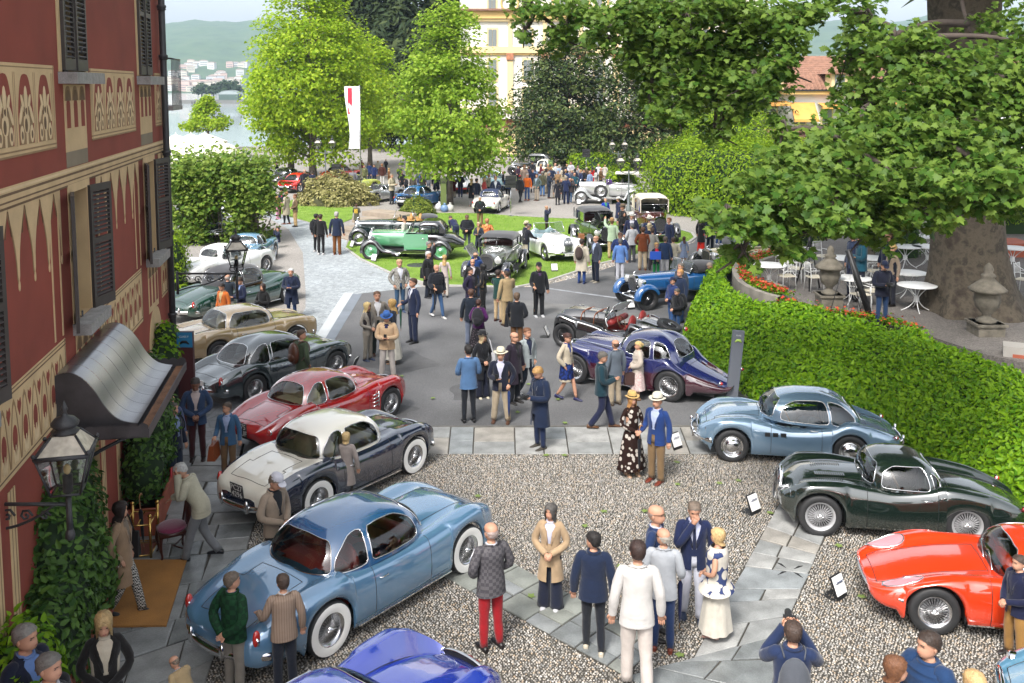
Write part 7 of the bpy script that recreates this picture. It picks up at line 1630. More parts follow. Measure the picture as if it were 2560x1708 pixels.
def top_mesh(key,kind):
 k = ('top',kind) + key
 if k in PC: return PC[k]
 bend,arm,leg,drop = skel(*key); fem = key[5]; mb = MB(); g = {'blazer': .0,'coat': .012,'puffer': .03,'jumper': .0,'shirt': -.008,'dress': -.004,'shawl': .05,'jacket': .012}[kind]
 hem = {'blazer': .79,'coat': .52,'puffer': .82,'jumper': .88,'shirt': .92,'dress': .50,'shawl': .80,'jacket': .80}[kind]
 if key[1] == 'q': hem = max(hem,.80)
 wv = .86 if fem else 1.0
 base = [(1.478,.012,.074,.070),(1.462,.012,.105,.078),(1.44,.010,.148,.092),(1.405,.006,.196,.110),(1.33,-.002,.188,.128),(1.22,-.006,.176,.126),(1.10,-.004,.168,.122),(1.0,0,.178,.126),(.92,0,.188,.130)]
 R2 = [(z,cy,(rx + g) * (wv if z < 1.3 else 1 - (1 - wv) * .5),ry + g) for z,cy,rx,ry in base if z > hem]
 flare = {'coat': .045,'dress': .10,'shawl': .15}.get(kind,.010)
 for q in range(1,5):
  z = .92 + (hem - .92) * q / 4
  if z < .92: R2.append((z,0,.188 * wv + g + flare * q / 4,.130 + g + flare * .7 * q / 4))
 if kind == 'puffer':
  R3 = []
  for (a,b) in zip(R2[2:],R2[3:]):
   for t in (0,.33,.66): w_ = .010 if t in (.33,.66) else -.006; R3.append(tuple(a[i] + (b[i] - a[i]) * t + (w_ if i > 1 else 0) for i in range(4)))
  R2 = R2[:2] + R3 + [R2[-1]]
 op = None
 if kind in ('blazer','coat','jacket'):
  b0 = 1.08 if kind != 'coat' else 1.02
  op = lambda z,a: abs(((a + PI / 2 + PI) % (2 * PI)) - PI) < (.10 + .62 * max(0,(z - b0)) / .40 if z > b0 else (.0 if z > .98 else .12 + (.98 - z) * .25))
  if kind == 'coat': op = lambda z,a: abs(((a + PI / 2 + PI) % (2 * PI)) - PI) < (.10 + .50 * max(0,(z - 1.15)) / .33 if z > 1.15 else .0 if z > .75 else .12)
  if kind == 'jacket': op = lambda z,a: abs(((a + PI / 2 + PI) % (2 * PI)) - PI) < (.5 * (z - 1.36) / .1 if z > 1.36 else 0)
 dense = []
 for a,b in zip(R2,R2[1:]):
  for t in (0,.5) if kind != 'puffer' else (0,): dense.append(tuple(a[i] + (b[i] - a[i]) * t for i in range(4)))
 dense.append(R2[-1]); nj = np.random.default_rng(len(PC))
 dense = [(z,cy,rx + nj.normal(0,.0022),ry + nj.normal(0,.0022)) for z,cy,rx,ry in dense]
 ringloft(mb,dense,bend,32,skip=op)
 rr = [.050,.056,.060,.062,.062,.062,.061,.060,.058,.056,.054,.051,.047]
 if fem: rr = [r * .88 for r in rr]
 for s in (1,-1):
  a,b,c = arm[s]; d = (c - b).normalized()
  if kind == 'shawl': continue
  pts = catmull([a + V3((-.06 * s,0,.012)),a + V3((.0,0,.0)),b,c + d * .005],4); m = [r + g * .8 + .003 * math.sin(i * 2.1 + s) for i,r in enumerate(rr)]
  if kind == 'puffer': m = [r + .010 * (i % 2) for i,r in enumerate(m)]
  mb.tube(pts,m,12,cap=False)
  mb.tube([c + d * .0,c + d * .012],[m[-1] * .99,m[-1] * .85],10)
 if kind in ('blazer','coat'):       # collar and lapels
  for s in (1,-1): mb.tube([bend((s * .015,.082 + g,1.485)),bend((s * .075,.03,1.478)),bend((s * .092,-.055,1.43)),bend((s * .075,-.108 - g,1.33)),bend((s * .030,-.128 - g,1.13))],[(.010,.030),(.010,.034),(.008,.038),(.006,.040),(.004,.012)],6,up=(0,-.6,.8))
 elif kind in ('puffer','jacket'): mb.tube([bend((.082 * math.cos(a),.008 + .080 * math.sin(a),1.485)) for a in [2 * PI * q / 16 for q in range(16)]],.022,6,closed=True)
 PC[k] = mb.mesh(kind,WHITE); return PC[k]
def shirt_mesh(key):
 k = ('shirt2',) + key
 if k in PC: return PC[k]
 bend = skel(*key)[0]; mb = MB(); ringloft(mb,[(1.485,.010,.060,.062),(1.462,.010,.085,.068),(1.43,.006,.140,.092),(1.33,-.004,.170,.116),(1.2,-.006,.158,.113),(1.08,-.004,.152,.109),(.98,0,.160,.114),(.88,0,.168,.118)],bend,24)
 mb.tube([bend((.064 * math.cos(a),.004 + .070 * math.sin(a),1.488 - .022 * (math.sin(a) < -.5))) for a in [2 * PI * q / 14 for q in range(14)]],.013,5,closed=True)
 PC[k] = mb.mesh('shirt',WHITE); return PC[k]
def tie_mesh(key):
 k = ('tie',) + key
 if k in PC: return PC[k]
 bend = skel(*key)[0]; mb = MB(); mb.tube([bend((0,-.066,1.475)),bend((0,-.100,1.42)),bend((0,-.124,1.30)),bend((0,-.123,1.12)),bend((0,-.120,1.04))],[(.018,.010),(.016,.007),(.022,.006),(.030,.006),(.012,.006)],6,up=(1,0,0)); PC[k] = mb.mesh('tie',WHITE); return PC[k]
def bot_mesh(key,kind):
 k = ('bot',kind) + key
 if k in PC: return PC[k]
 bend,arm,leg,drop = skel(*key); mb = MB(); id_ = lambda p: V3(p) + V3((0,.10 if drop else 0,-drop))
 if kind in ('skirt','midi','long'):
  hem = {'skirt': .58,'midi': .34,'long': .16}[kind]; fl = {'skirt': .05,'midi': .11,'long': .16}[kind]; rows = []
  for q in range(9):
   t = q / 8; z = 1.04 + (hem - 1.04) * t; r = .150 + fl * t + .03 * math.sin(min(1,t * 3) * PI / 2)
   rows.append([id_(((r + .014 * t * math.sin(9 * a)) * math.cos(a),(r * .78 + .014 * t * math.sin(9 * a)) * math.sin(a),z)) for a in [2 * PI * j / 36 for j in range(36)]])
  mb.add([p for r in rows for p in r],[(i * 36 + j,(i + 1) * 36 + j,(i + 1) * 36 + (j + 1) % 36,i * 36 + (j + 1) % 36) for i in range(8) for j in range(36)])
 else:
  ringloft(mb,[(1.05,0,.146,.108),(.98,0,.160,.116),(.90,0,.172,.122),(.84,.0,.150,.112),(.80,0,.06,.06)],id_,24)
  rr = {'trousers': (.088,.092,.090,.084,.076,.071,.069,.068,.066),'slim': (.084,.084,.080,.072,.064,.060,.058,.052,.047),'wide': (.09,.094,.096,.096,.096,.10,.106,.112,.118)}[kind]
  for s in (1,-1):
   a,b,c = leg[s]; pts = catmull([a + V3((-.005 * s,0,.02)),b,c + V3((0,0,-.015 if kind != 'wide' else -.045))],4); mb.tube(pts,[r + .0035 * math.sin(i * 2.4 + s) for i,r in enumerate(rr)],12)
 PC[k] = mb.mesh(kind,WHITE); return PC[k]
def shoe_mesh(key,s):
 k = ('shoe',s,key[1])
 if k in PC: return PC[k]
 c = skel(*key)[2][s][2]; mb = MB(); rows = []
 for t,w_,h in ((.075,.026,.07),(.06,.036,.085),(.02,.040,.095),(-.04,.042,.085),(-.09,.046,.062),(-.14,.048,.050),(-.175,.036,.042),(-.195,.014,.028)):
  z0 = c.z - .085; rows.append([(c.x + w_ * math.cos(a),c.y + t,z0 + max(0,h * .5 + h * .5 * math.sin(a))) for a in [2 * PI * j / 12 for j in range(12)]])
 mb.grid(rows,wrap=True); mb.add(rows[0],[tuple(range(12))]); mb.add(rows[-1],[tuple(range(12))[::-1]]); PC[k] = mb.mesh('shoe',WHITE); return PC[k]
def hair_mesh(key,kind):
 k = ('hair',kind) + key
 if k in PC: return PC[k]
 bend = skel(*key)[0]; mb = MB(); n = 28; r = np.random.default_rng(3)
 low = {'short': (1.715,1.655,1.565),'bald': (1.665,1.665,1.575),'long': (1.715,1.42,1.34),'bob': (1.712,1.535,1.51),'bun': (1.700,1.655,1.575),'vlong': (1.712,1.42,1.22)}[kind]; rows = []; top = 1.757 if kind != 'bald' else None
 for t in np.linspace(0,1,10):
  row = []
  for j in range(n):
   a = 2 * PI * j / n; s = math.sin(a)
   z0 = low[1] + (low[0] - low[1]) * max(0,-s) ** (1.7 if 'long' in kind else .8) if s < 0 else low[1] + (low[2] - low[1]) * s ** .7
   if kind == 'bald': zt = 1.66 + .025 * max(0,s); z0 = min(z0,zt); z = z0 + (zt - z0) * t
   else: z = z0 + (top - z0) * t ** .8
   off = (.013 if kind in ('short','bun') else .006 if kind == 'bald' else .020) * (1 if t < .9 else 1) + .004 * math.sin(j * 3.1 + t * 9) + r.normal(0,.0035)
   if z > 1.53: p = headpt(min(z,1.751),a,off if z < 1.745 else off * .6); p.z = z + (.010 if t > .5 and kind != 'bald' else 0)
   else: q = headpt(1.56,a,off); u = (1.53 - z) / .2; p = V3((q.x * (1 + .45 * u),.02 + s * (.10 + .055 * u) * (1 if s > 0 else 1.5),z))
   row.append(bend(p,True))
  rows.append(row)
 mb.grid(rows,wrap=True)
 if kind != 'bald': mb.add(rows[-1],[tuple(range(n))])
 if kind == 'bun': mb.sphere(bend((0,.125,1.66),True),(.045,.04,.045),10,8)
 PC[k] = mb.mesh('hair',WHITE); return PC[k]
def hat_mesh(key,kind):
 k = ('hat',kind) + key
 if k in PC: return PC[k]
 bend = skel(*key)[0]; mb = MB(); n = 24; rings = {'panama': [(.165,.150,1.700),(.13,.118,1.695),(.098,.120,1.705),(.096,.116,1.735),(.088,.106,1.785),(.070,.085,1.812),(.02,.03,1.800),(0,0,1.798)],'cap': [(.085,.108,1.690),(.086,.108,1.715),(.074,.092,1.762),(.04,.05,1.785),(0,0,1.79)]}[kind]
 rows = [[bend((rx * math.cos(a),.004 + ry * math.sin(a),z + (.012 * math.cos(2 * a) if rx > .15 else 0)),True) for a in [2 * PI * j / n for j in range(n)]] for rx,ry,z in rings]; mb.grid(rows,wrap=True)
 if kind == 'cap': mb.grid([[bend((.07 * q,-.095 - .085 * t * math.sqrt(max(0,1 - q * q * .8)),1.695 - .02 * t),True) for q in np.linspace(-1,1,9)] for t in (0,.5,1)])
 else: mb.add([p for r_ in ([bend((.0985 * math.cos(a),.004 + .1205 * math.sin(a),z),True) for a in [2 * PI * j / n for j in range(n)]] for z in (1.706,1.727)) for p in r_],[(j,(j + 1) % n,(j + 1) % n + n,j + n) for j in range(n)],1)
 PC[k] = mb.mesh('hat',[WHITE,BLACK]); return PC[k]
PEOPLE = {}
def person(line):
 spec,label = line.split('|')[:2]; f = spec.split(); x,yf,yh,face = [float(v) for v in f[:4]]; pose = f[4]; legs,lean,yaw,tilt = 's',0,0,0; fem = False; sk = 0; z = 0; nm = None
 ex = {}
 for o in f[10:]:
  if '=' in o: kk,v = o.split('='); ex[kk] = v
 legs = ex.get('L','s'); lean = float(ex.get('lean',0)); yaw = float(ex.get('yaw',0)); tilt = float(ex.get('tilt',0)); fem = 'fem' in ex; sk = int(ex.get('sk',0)); z = float(ex.get('z',0))
 tk = f[5].split(':'); bk_ = f[6].split(':'); hk = f[8].split(':'); hat = f[9].split(':') if f[9] != '-' else None
 if fem: tk,bk_ = tk,bk_
 p = G(x,yf,z); full = 1.765 if not hat else (1.812 if hat[0] == 'panama' else 1.79)
 drop = .43 if legs == 'q' else 0; el = full - drop - (full - .92) * (1 - math.cos(R_(lean)))
 h = (AT(x,yh,p.y).z - z) / el
 root = thing('person',label,'person',p,R_(face),'visitors at the car show'); k2 = h * random.uniform(.97,1.05) * (0.95 if fem else 1.03); root.scale = (k2,k2,h)
 key = (pose,legs,lean,yaw,tilt,fem)
 def part(name,me,*ms): o = link(name,me,root); setmat(o,*ms); return o
 part('body',body_mesh(key),skinm(sk),DARKF,LIPF)
 if bk_[0] != '-':
  part({'slim': 'trousers','wide': 'trousers','midi': 'skirt','long': 'skirt'}.get(bk_[0],bk_[0]),bot_mesh(key,bk_[0]),cloth(bk_[1]))
 part(tk[0],top_mesh(key,tk[0]),cloth(tk[1]))
 if tk[0] in ('blazer','coat','jacket'): part('shirt',shirt_mesh(key),cloth(tk[2] if len(tk) > 2 else 'c8ccd8'))
 if len(tk) > 3: part('tie',tie_mesh(key),cloth(tk[3]))
 for s in (1,-1): part('shoe',shoe_mesh(key,s),P('shoe_' + f[7],tuple(v * .6 for v in lin(f[7])),.45))
 if hk[0] != 'none': part('hair',hair_mesh(key,hk[0]),P('hair_' + hk[1],tuple(v * .62 for v in lin(hk[1])),.6,var=.25,vs=30,bump=.6,bs=60))
 if hat: part('hat',hat_mesh(key,hat[0]),cloth(hat[1]),BLACK)
 if 'id' in ex: PEOPLE[ex['id']] = (root,key)
 return root

# x  feet-y  head-y  facing  arms  top:colour[:shirt[:tie]]  bottom:colour  shoes  hair:colour  hat  extras | label
CROWD = """
588 1728 1430 150 b jacket:quilt:9a8fc0 trousers:8d867c 2a2420 short:6d5f52 - yaw=-20 id=quilt|man in a green quilted jacket, hands behind his back, at the light blue car
714 1722 1435 -155 g blazer:herring:d9dbe0 trousers:1e2433 201a18 short:4a382c - id=herr|man in a brown striped blazer gesturing at the light blue car's boot
475 1850 1655 -120 r coat:b8a078:a8b0c0 trousers:3a3632 201a18 bald:8a7a6a - lean=30 id=bent|bald man in a tan coat bending in at the bottom edge
275 1915 1524 25 c blazer:1c1719:cfc4b0 trousers:1c1a1e 201a18 long:b89a68 - fem=1 tilt=20 id=velvet|blonde woman in a dark velvet jacket with wide cream collar, bottom left
85 2005 1562 70 d blazer:1a2036:6f8ec8 trousers:1c2030 201a18 short:8a8680 - yaw=10 id=greyb|grey-bearded man in navy with a blue shirt, bottom left corner
145 2095 1634 80 p blazer:14161e:d8d8dc trousers:1c2030 201a18 short:77736e - |man with slicked grey hair in black beside the grey-bearded man
312 1540 1253 90 p coat:a98c70:8a7a6a trousers:hound 16151a long:2a1a14 - fem=1 L=w id=trench|woman with dark curls in a beige trench and houndstooth trousers on the doormat
507 1398 1156 -88 e jacket:c3bda6:b0a488 trousers:8a8c90 1c1e26 short:c8c6c2 - lean=24 L=w tilt=10 id=phone|white-haired man in a cream jacket on a red phone, leaning on the chair
440 1225 1006 68 d blazer:20263a:8ea0c8 trousers:2a3448 3a4a6a short:5a544c - id=navyb|man with glasses and a black backpack in a navy blazer
495 1152 942 15 c blazer:33486a:d0c0bc slim:4a2226 2a1c16 short:3a3230 - tilt=22 sk=2 id=dark|tall man in a blue blazer and burgundy trousers looking down
434 1180 988 40 d shirt:5a6488 trousers:2a3040 201a18 bald:b8b0a8 -|balding man in a blue shirt half hidden by the jasmine column
573 1192 1006 0 h blazer:41678c:a9b8dc trousers:86684a 2a1c16 short:5a4a40 - yaw=-35 id=lany|bearded man in a blue linen blazer with lanyard and brown bag
868 1262 1080 178 d coat:a69a94:998e88 slim:3a3632 2a2420 bob:d8b880 - fem=1 id=greenbag|blonde woman in a pale raincoat seen from behind, green shoulder bag
690 1452 1177 60 c blazer:a69482:22252c trousers:3a3632 2a2420 short:8a7a6a cap:dcdce6 tilt=25 id=wcap|man in a white cap and tan blazer behind the light blue car's roof
757 1002 824 140 p blazer:4a5a42:c0c0b8 trousers:4a4c40 2a2018 short:5a4636 - yaw=-40 id=leath|man in a green tweed jacket with a brown leather backpack
969 946 776 0 f jacket:d8b894:2a2c58 trousers:cfc6c0 9c9080 short:6a5040 panama:3a68b0 tilt=18 L=a id=bluehat|man in a blue felt hat and peach jacket reading his phone
920 902 755 55 c blazer:9c958c:2a2226 trousers:8c867c 2a3a5c long:e2c688 - fem=1|blonde woman in a light grey suit and dark blue ankle boots
945 888 728 15 p blazer:8c857c:dcdce0 trousers:2a3430 4a2a1c short:6a4a34 - |man with glasses in a grey three-piece jacket behind the blonde woman
982 908 747 -75 d jumper:1f2430 long:dcd8cc c09878 long:c09a5c - fem=1|woman with golden curls in a black top and long white skirt
1034 857 695 -55 h blazer:212b48:dfe2ec:2a3460 trousers:212b48 17161a short:4c3426 - id=umbr|man in a navy suit and tie holding a green umbrella
1000 781 648 25 p blazer:plaidl:dfe2ee slim:3a5a7a 3c4c6c short:c8a878 -|fair-haired man in a grey check jacket and jeans by the lawn edge
1092 794 661 35 h puffer:20232c slim:40608a e0dedc none:111111 - L=w id=bald|bald man in a black puffer jacket and blue jeans walking
1072 745 628 60 d coat:17181c:30343c trousers:1c2434 2a2a30 short:d2d0cc - id=camb|white-haired man in a black coat with a camera bag strap
1073 712 603 85 k jacket:181a20:202228 trousers:23262c 201a18 short:8a8884 - id=ph1|grey-haired photographer in black aiming at the jade green car
1112 744 637 178 d jumper:d8c8c2 trousers:d8d2c8 1c1a1c long:c8a468 - fem=1|blonde woman in a pale wrap and cream trousers seen from behind
1189 745 631 178 k jacket:20407c:203060 trousers:23304c 201a18 bald:6a5a4c -|man in a bright blue jacket photographing the grey drophead
1182 770 647 5 d blazer:1c1e24:d8d0d8 trousers:1c1e24 201a18 bald:b0a8a0 -|bald elderly man in a dark suit in front of the grey drophead
1176 792 669 65 p coat:261f3c:3a3448 trousers:1c1e28 201a18 short:1c1614 -|young man in a dark purple overcoat by the grey drophead
1208 790 659 -100 c blazer:16171c:a89070 trousers:16171c 201a18 vlong:100e10 - fem=1|woman with very long black hair in a black suit
1178 865 722 180 d jacket:1c2634:1c2634 trousers:727c92 2a2420 short:5a3a2a - id=navyum|man in a navy jacket seen from behind, blue umbrella in his hand
1197 880 748 172 c puffer:521a5c long:darkflo 201a18 bun:4a2a20 - fem=1 id=purp|woman in a purple puffer jacket and dark floral skirt
1246 804 674 150 k blazer:15433e:20403c slim:cfb48c 4a2018 short:3a2a22 -|man in a dark green blazer and cream trousers taking a photo
1268 815 671 -155 x blazer:b09a74:b09a74 trousers:b09a74 4a2a1a short:4a3a2c cap:232c4c -|man in a sand suit and navy cap raising a hand to his face
1292 884 731 172 c jacket:1e2128:1e2128 trousers:7a5638 3a2a20 short:6a5440 - id=slingb|man in a black jacket and brown trousers with a black sling bag, from behind
1207 995 825 25 c coat:1b1c22:1b1c22 wide:1f2438 d8d0b8 long:d0b890 panama:26262b fem=1 yaw=25 id=tote|woman in a black hat and fur collar holding a white tote bag
1172 1056 862 -165 f blazer:587ca8:587ca8 slim:1f232c 1c1c20 short:1f1815 - id=ltblue|man in a light blue blazer seen from behind in the forecourt
1252 1056 868 -5 fp blazer:1b2034:d4d4ec trousers:b8a890 5a3c2c short:7a5a44 panama:ebe2c8 L=a id=pan|man in a cream panama hat, navy blazer and beige trousers
1286 1008 830 50 d coat:2a2030:1c1c20 trousers:1f232c 201a18 bald:7a6a5c -|bald man with glasses in a dark plum coat behind the panama hat
1318 993 819 40 p blazer:aab2b4:222a48 slim:1d2333 dedee2 short:7a5034 - L=w|man in a pale grey blazer over a navy sweater walking
1350 1122 913 -55 f coat:1c2a46:1c2a46 slim:1f2d50 4a443c short:c09458 - tilt=30 id=cam40|fair-haired man in a long navy coat looking at his camera
1416 1000 831 55 p coat:cfc2ac:27408c skirt:blueflo 2a2c5c bun:4a2a22 - fem=1 L=w tilt=14|woman in a cream trench coat and blue floral dress walking
1502 1072 878 90 f jacket:1a3a46:1a3a46 trousers:1f2544 6a4426 short:6a655e - L=w tilt=15|man in a dark teal jacket striding with a phone
1537 1013 849 -150 d blazer:68727e:68727e trousers:b8a890 5a4a3c bald:5a4436 -|balding man in a grey blazer beside the teardrop coupe
1594 1000 853 -85 c puffer:cfc2b4 midi:pinkdot 8a6a50 bun:e0c080 - fem=1 id=brownbag|blonde woman in a quilted cream jacket and pink tiered skirt
1578 1188 977 25 c dress:floral long:floral d8b090 long:d0985c panama:d8b470 fem=1|woman in a straw hat and brown dress with big white flowers
1640 1205 981 -40 h blazer:22407e:b8c4e4 trousers:8a7050 7a3420 short:6a5a4c panama:e8e0cc id=bluebl|man in a bright blue blazer and panama hat with a furled umbrella
1347 792 655 15 h jacket:1c1e24:503a5c trousers:1c1d22 dcdce0 short:2a2420 cap:202024 id=cane|heavy man in a black parka and cap leaning on a cane
1454 709 597 150 d coat:cfc6b4:cfc6b4 slim:27478c 2a3a6c short:3a2a20 - id=bp48|man in a cream raincoat and blue trousers with a brown backpack
1489 706 589 -60 h blazer:3c4252:b8c8e8 trousers:1b2338 b8b0a0 bald:b08a5c - id=gb49|balding man in a dark grey blazer holding a camera by its strap
1550 704 596 178 d blazer:6d97dc:dcdce0 trousers:dfe0ea c8d0dc short:6c6c6c -|man in a sky blue blazer and white trousers seen from behind
1549 694 580 0 c jacket:2a3a6c:c8d0e0 trousers:2a2c38 201a18 short:5a3a28 - tilt=25|man in a blue jacket looking down beyond the sky blue blazer
1529 647 544 178 u blazer:b8cfb0:b8cfb0 trousers:d0b88c 8a5a34 short:7a5a40 panama:b89060|man in a pale green blazer and straw hat lifting the bonnet
1579 656 557 -165 c jacket:c4c6cc:c4c6cc trousers:55565e 3a3a3c short:6a6a6a cap:6a6c72|man in a light grey rain jacket and grey cap
1606 676 567 178 c blazer:7a3e1c:7a3e1c trousers:cdb99c 8a4a24 short:5a3a24 -|man in a rust corduroy blazer and cream trousers from behind
1630 676 569 172 d coat:9c9a94:9c9a94 trousers:3a3438 2a2420 short:4a3428 - fem=1|woman in a grey coat next to the rust blazer
1640 702 606 5 c blazer:20283f:c83040 slim:148040 201a18 bob:c09a60 - fem=1 id=folder|blonde woman in navy with green trousers holding a blue folder
1662 694 591 160 d jacket:23385c:23385c slim:e0dee0 b02030 short:6a5c50 -|man in a dark blue jacket and white trousers in the roadside group
1682 692 593 172 c blazer:d6cdb8:d6cdb8 trousers:4a5a3c 3a2a20 short:4c3626 -|man in a cream blazer with a dark scarf in the roadside group
1709 664 591 -172 d dress:8c9cba - d8d8dc long:4a2c20 - fem=1|girl in a pale blue smock dress at the road edge
1752 632 539 130 d coat:17181c:17181c wide:dc2a14 d8a070 long:3a2a20 - fem=1|woman in a black coat and wide red trousers
1622 640 538 175 d blazer:222e50:222e50 trousers:2a2c38 201a18 short:8a8078 panama:ece6d8|man in a navy jacket and white hat before the maroon tourer
1671 645 544 -60 h jumper:1f2a4a trousers:2a3048 201a18 short:8a5c38 -|man in a navy sweater at the side of the maroon tourer
1622 662 558 178 c jacket:1e2840:1e2840 trousers:2a2c38 201a18 bob:d8c090 panama:d8c8a0 fem=1|woman in a straw sun hat among the tourer's admirers
1560 618 529 -5 f jacket:14151a:14151a trousers:2a3448 201a18 long:1a1214 - fem=1|dark-haired woman in black filming with a camera
1578 640 530 0 d blazer:232a4c:d8d8e4 trousers:232a4c 201a18 short:8a8078 panama:eeece6|man in a white panama and navy suit near the green tourer
1556 610 509 -70 c coat:1e1c1e:1e1c1e trousers:1e1c1e 201a18 short:6a6258 panama:7a6a54|man in a brown felt hat and dark coat
1545 566 492 -85 d coat:232a4c:232a4c trousers:a89c88 3a2a20 short:7a7068 panama:ece8e2|man in a white hat and long navy coat by the lamp post
1513 562 496 20 d blazer:1840b8:4a9a80 trousers:2a3048 201a18 bald:c8a890 -|bald man in a vivid blue blazer behind the black hood
1366 582 514 80 k jacket:262c46:262c46 trousers:4a3426 201a18 bald:b09880 -|photographer in navy on the lawn aiming right
1316 645 552 120 c blazer:1a1f34:d0d0d8 trousers:3a5a8c 3a4a6c short:7a6a5c panama:e4d8b8|man in a straw hat leaning at the white cabriolet's door
1313 651 560 120 r blazer:1b1c26:1b1c26 trousers:cbbfae 7a2c1c short:6a5a50 cap:3a4254 lean=18|man in a dark jacket and cap reaching into the white cabriolet
1168 626 536 -5 c puffer:20222a slim:4a545c 8a8c90 short:6a4a38 - tilt=30|man in a black puffer holding something orange on the lawn
1140 612 545 -150 r blazer:242c50:242c50 trousers:4a565c 201a18 short:5a4638 - lean=55|man in a navy jacket bending over behind the jade green car
1197 640 555 -20 f coat:353c4c:b08c60 slim:26262c 201a18 bob:c8b090 - fem=1|woman in a dark coat taking a picture on the lawn
1218 640 546 175 c shirt:orflor trousers:b84a2c 201a18 short:c08458 -|man in a bright orange flowered suit
1200 567 491 0 c jacket:22252a:1f5040 trousers:8a6c4a 3a2a20 short:c4c2bc - |white-haired man in a green sweater with a camera on the lawn
1012 640 539 -95 f jumper:c8c4ba trousers:4a4c54 201a18 short:3a2c24 cap:23262e|photographer in a pale top and black cap at the open dark drophead
892 566 510 172 f coat:5a5a48:5a5a48 slim:201f22 201a18 short:5a3c2c - id=two|person in an olive coat with a yellow number 2 bib, from behind
803 637 535 168 d jumper:17181c slim:17181c e4e0de short:3a2418 - |man in a black jumper and white trainers on the sett road
792 630 534 150 d jacket:1a1e26:1a1e26 slim:1a1c22 e4e0de short:1c1614 - id=bpblk|man with a tall black backpack on the sett road
843 637 529 178 d blazer:1f2a44:1f2a44 trousers:7a4a20 7a3c18 short:b8b4b0 - id=brt|grey-haired man in a navy jacket and brown trousers, from behind
717 561 479 -110 h coat:c8bca4:c8bca4 slim:23252c 8a4a28 short:b07a4c - L=v|man in a cream raincoat talking on the sett road
739 567 485 -60 c blazer:7a6448:d8c8b0 trousers:cbaa78 201a18 short:7a4c2c -|man in a brown tweed jacket and sand trousers
694 548 489 80 c jumper:d41428 slim:e8a0bc e8a0b4 bob:c89a60 - fem=1|girl in a red jumper and pink trousers
705 546 476 10 c jacket:202444:c84060 slim:rdots 201a18 short:7a4c30 -|person in navy with red dotted trousers behind the girl in red
660 545 498 170 d jacket:1c2028:1c2028 slim:3a4250 e0e0e4 short:2a2220 -|person in dark clothes and white trainers at the pergola's end
692 620 568 -60 k blazer:222c46:222c46 slim:2e4a74 d8dce4 short:3a2c24 - L=q|man crouching in a navy blazer to photograph the blue fastback
730 796 671 0 f coat:202a44:202a44 slim:223a66 1c2434 short:dcdcdc - id=phone84|white-haired man in a long navy coat holding up his phone
560 836 707 -30 d blazer:d2712c:c8b080 trousers:cfc6b8 201a18 short:2a1c18 - tilt=20|man in a bright orange blazer by the sand gold coupe
606 828 691 -50 f blazer:1c2644:8ca4d0:2a3460 trousers:1c2644 201a18 short:3a281e - tilt=22|man in a dark navy suit and tie looking at a paper
572 808 685 -160 p blazer:2e3844:2e3844 trousers:d8d4cc 201a18 bald:c8c0b8 -|bald man in a dark blazer seen from behind by the green drophead
655 806 710 -20 f jacket:15161a:15161a slim:1a1b20 201a18 long:3c2820 - fem=1 L=q id=ph88|woman with long brown hair crouching in black with a camera
2535 1648 1388 -80 c blazer:1c2140:1c2140 trousers:b08448 181414 short:4a3a30 - L=a|man in a navy jacket and tan trousers beside the orange-red car
1972 1930 1554 170 k jacket:27365a:27365a slim:27365a 201a18 short:4c3a30 - id=grbp|photographer with a grey backpack at the bottom edge
2303 2025 1580 -60 c puffer:22406a trousers:2a3040 201a18 short:3c2c22 - yaw=-15 id=puf|man in a blue puffer jacket, glasses and mustard scarf, bottom right
2223 2060 1641 75 d coat:1a1c2c:1a1c2c trousers:1c2030 201a18 bob:7a4e30 - fem=1|brown-haired woman with a bob beside the blue puffer jacket
2417 2110 1679 10 d coat:3a3a48:3a3a48 trousers:1c2030 201a18 bob:dcb47c - fem=1|blonde head just showing at the bottom right edge
1228 1622 1306 -150 c blazer:plaidg:dcdce6 slim:b01024 201a1a bald:c8b4ac - id=redt|elderly man in a grey check blazer and bright red trousers
1376 1520 1259 -12 c coat:c2a684:d8d8ec wide:20263c e4e4e8 long:5c5854 - fem=1 yaw=-15 id=w95|woman with long grey hair in a beige trench and navy flared trousers
1482 1630 1329 172 d jacket:1f2c48:1f2c48 slim:20242e d8cdb8 short:221c1a - L=v yaw=50|bearded man in a navy hooded jacket walking away
1590 1722 1351 178 d blazer:dedad6:dedad6 trousers:ddd2ca 201a18 short:3a2620 - L=v|dark-haired man in a white linen suit seen from behind
1655 1627 1320 168 h blazer:b6bac0:b6bac0 slim:243a66 7a3420 bald:c8c0b4 - yaw=40 id=u98|bald man in a pale grey blazer and navy trousers with an umbrella
1636 1590 1262 65 d blazer:273a62:d8d8ec:8c1c34 trousers:273a62 201a18 bald:b0988c -|bald man in a navy suit and red tie behind the pale grey blazer
1730 1545 1252 -5 x blazer:1f2a50:d0d4f0:202848 trousers:d8dae8 2c3a58 short:7a6a5c - tilt=14 L=v|bearded man in a double-breasted navy blazer, hand at his chin
1789 1592 1320 -115 c shawl:shawl long:ddd6c8 d8a898 bob:dcb880 - fem=1|blonde woman in a printed silk shawl and long white dress
2203 812 649 5 f jacket:1d2032:1d2032 slim:2c466e 201a18 short:2a2220 cap:1c2440 z=1.1 tilt=25 id=tphoto|photographer in a dark jacket and cap on the terrace edge
2150 752 583 -95 o jacket:1c5468:1c5468 trousers:1c2030 201a18 short:3a3028 - z=1.1|man in a teal hoodie on the terrace
2128 744 574 -80 d blazer:33415f:33415f trousers:2a3048 201a18 short:2a2420 cap:22242c z=1.1|man in a blue-grey blazer just behind the teal hoodie
2216 742 579 -70 d jacket:202a46:202a46 trousers:1c2438 201a18 short:5a3824 - z=1.1|man in a navy jacket standing behind the blonde woman on the terrace
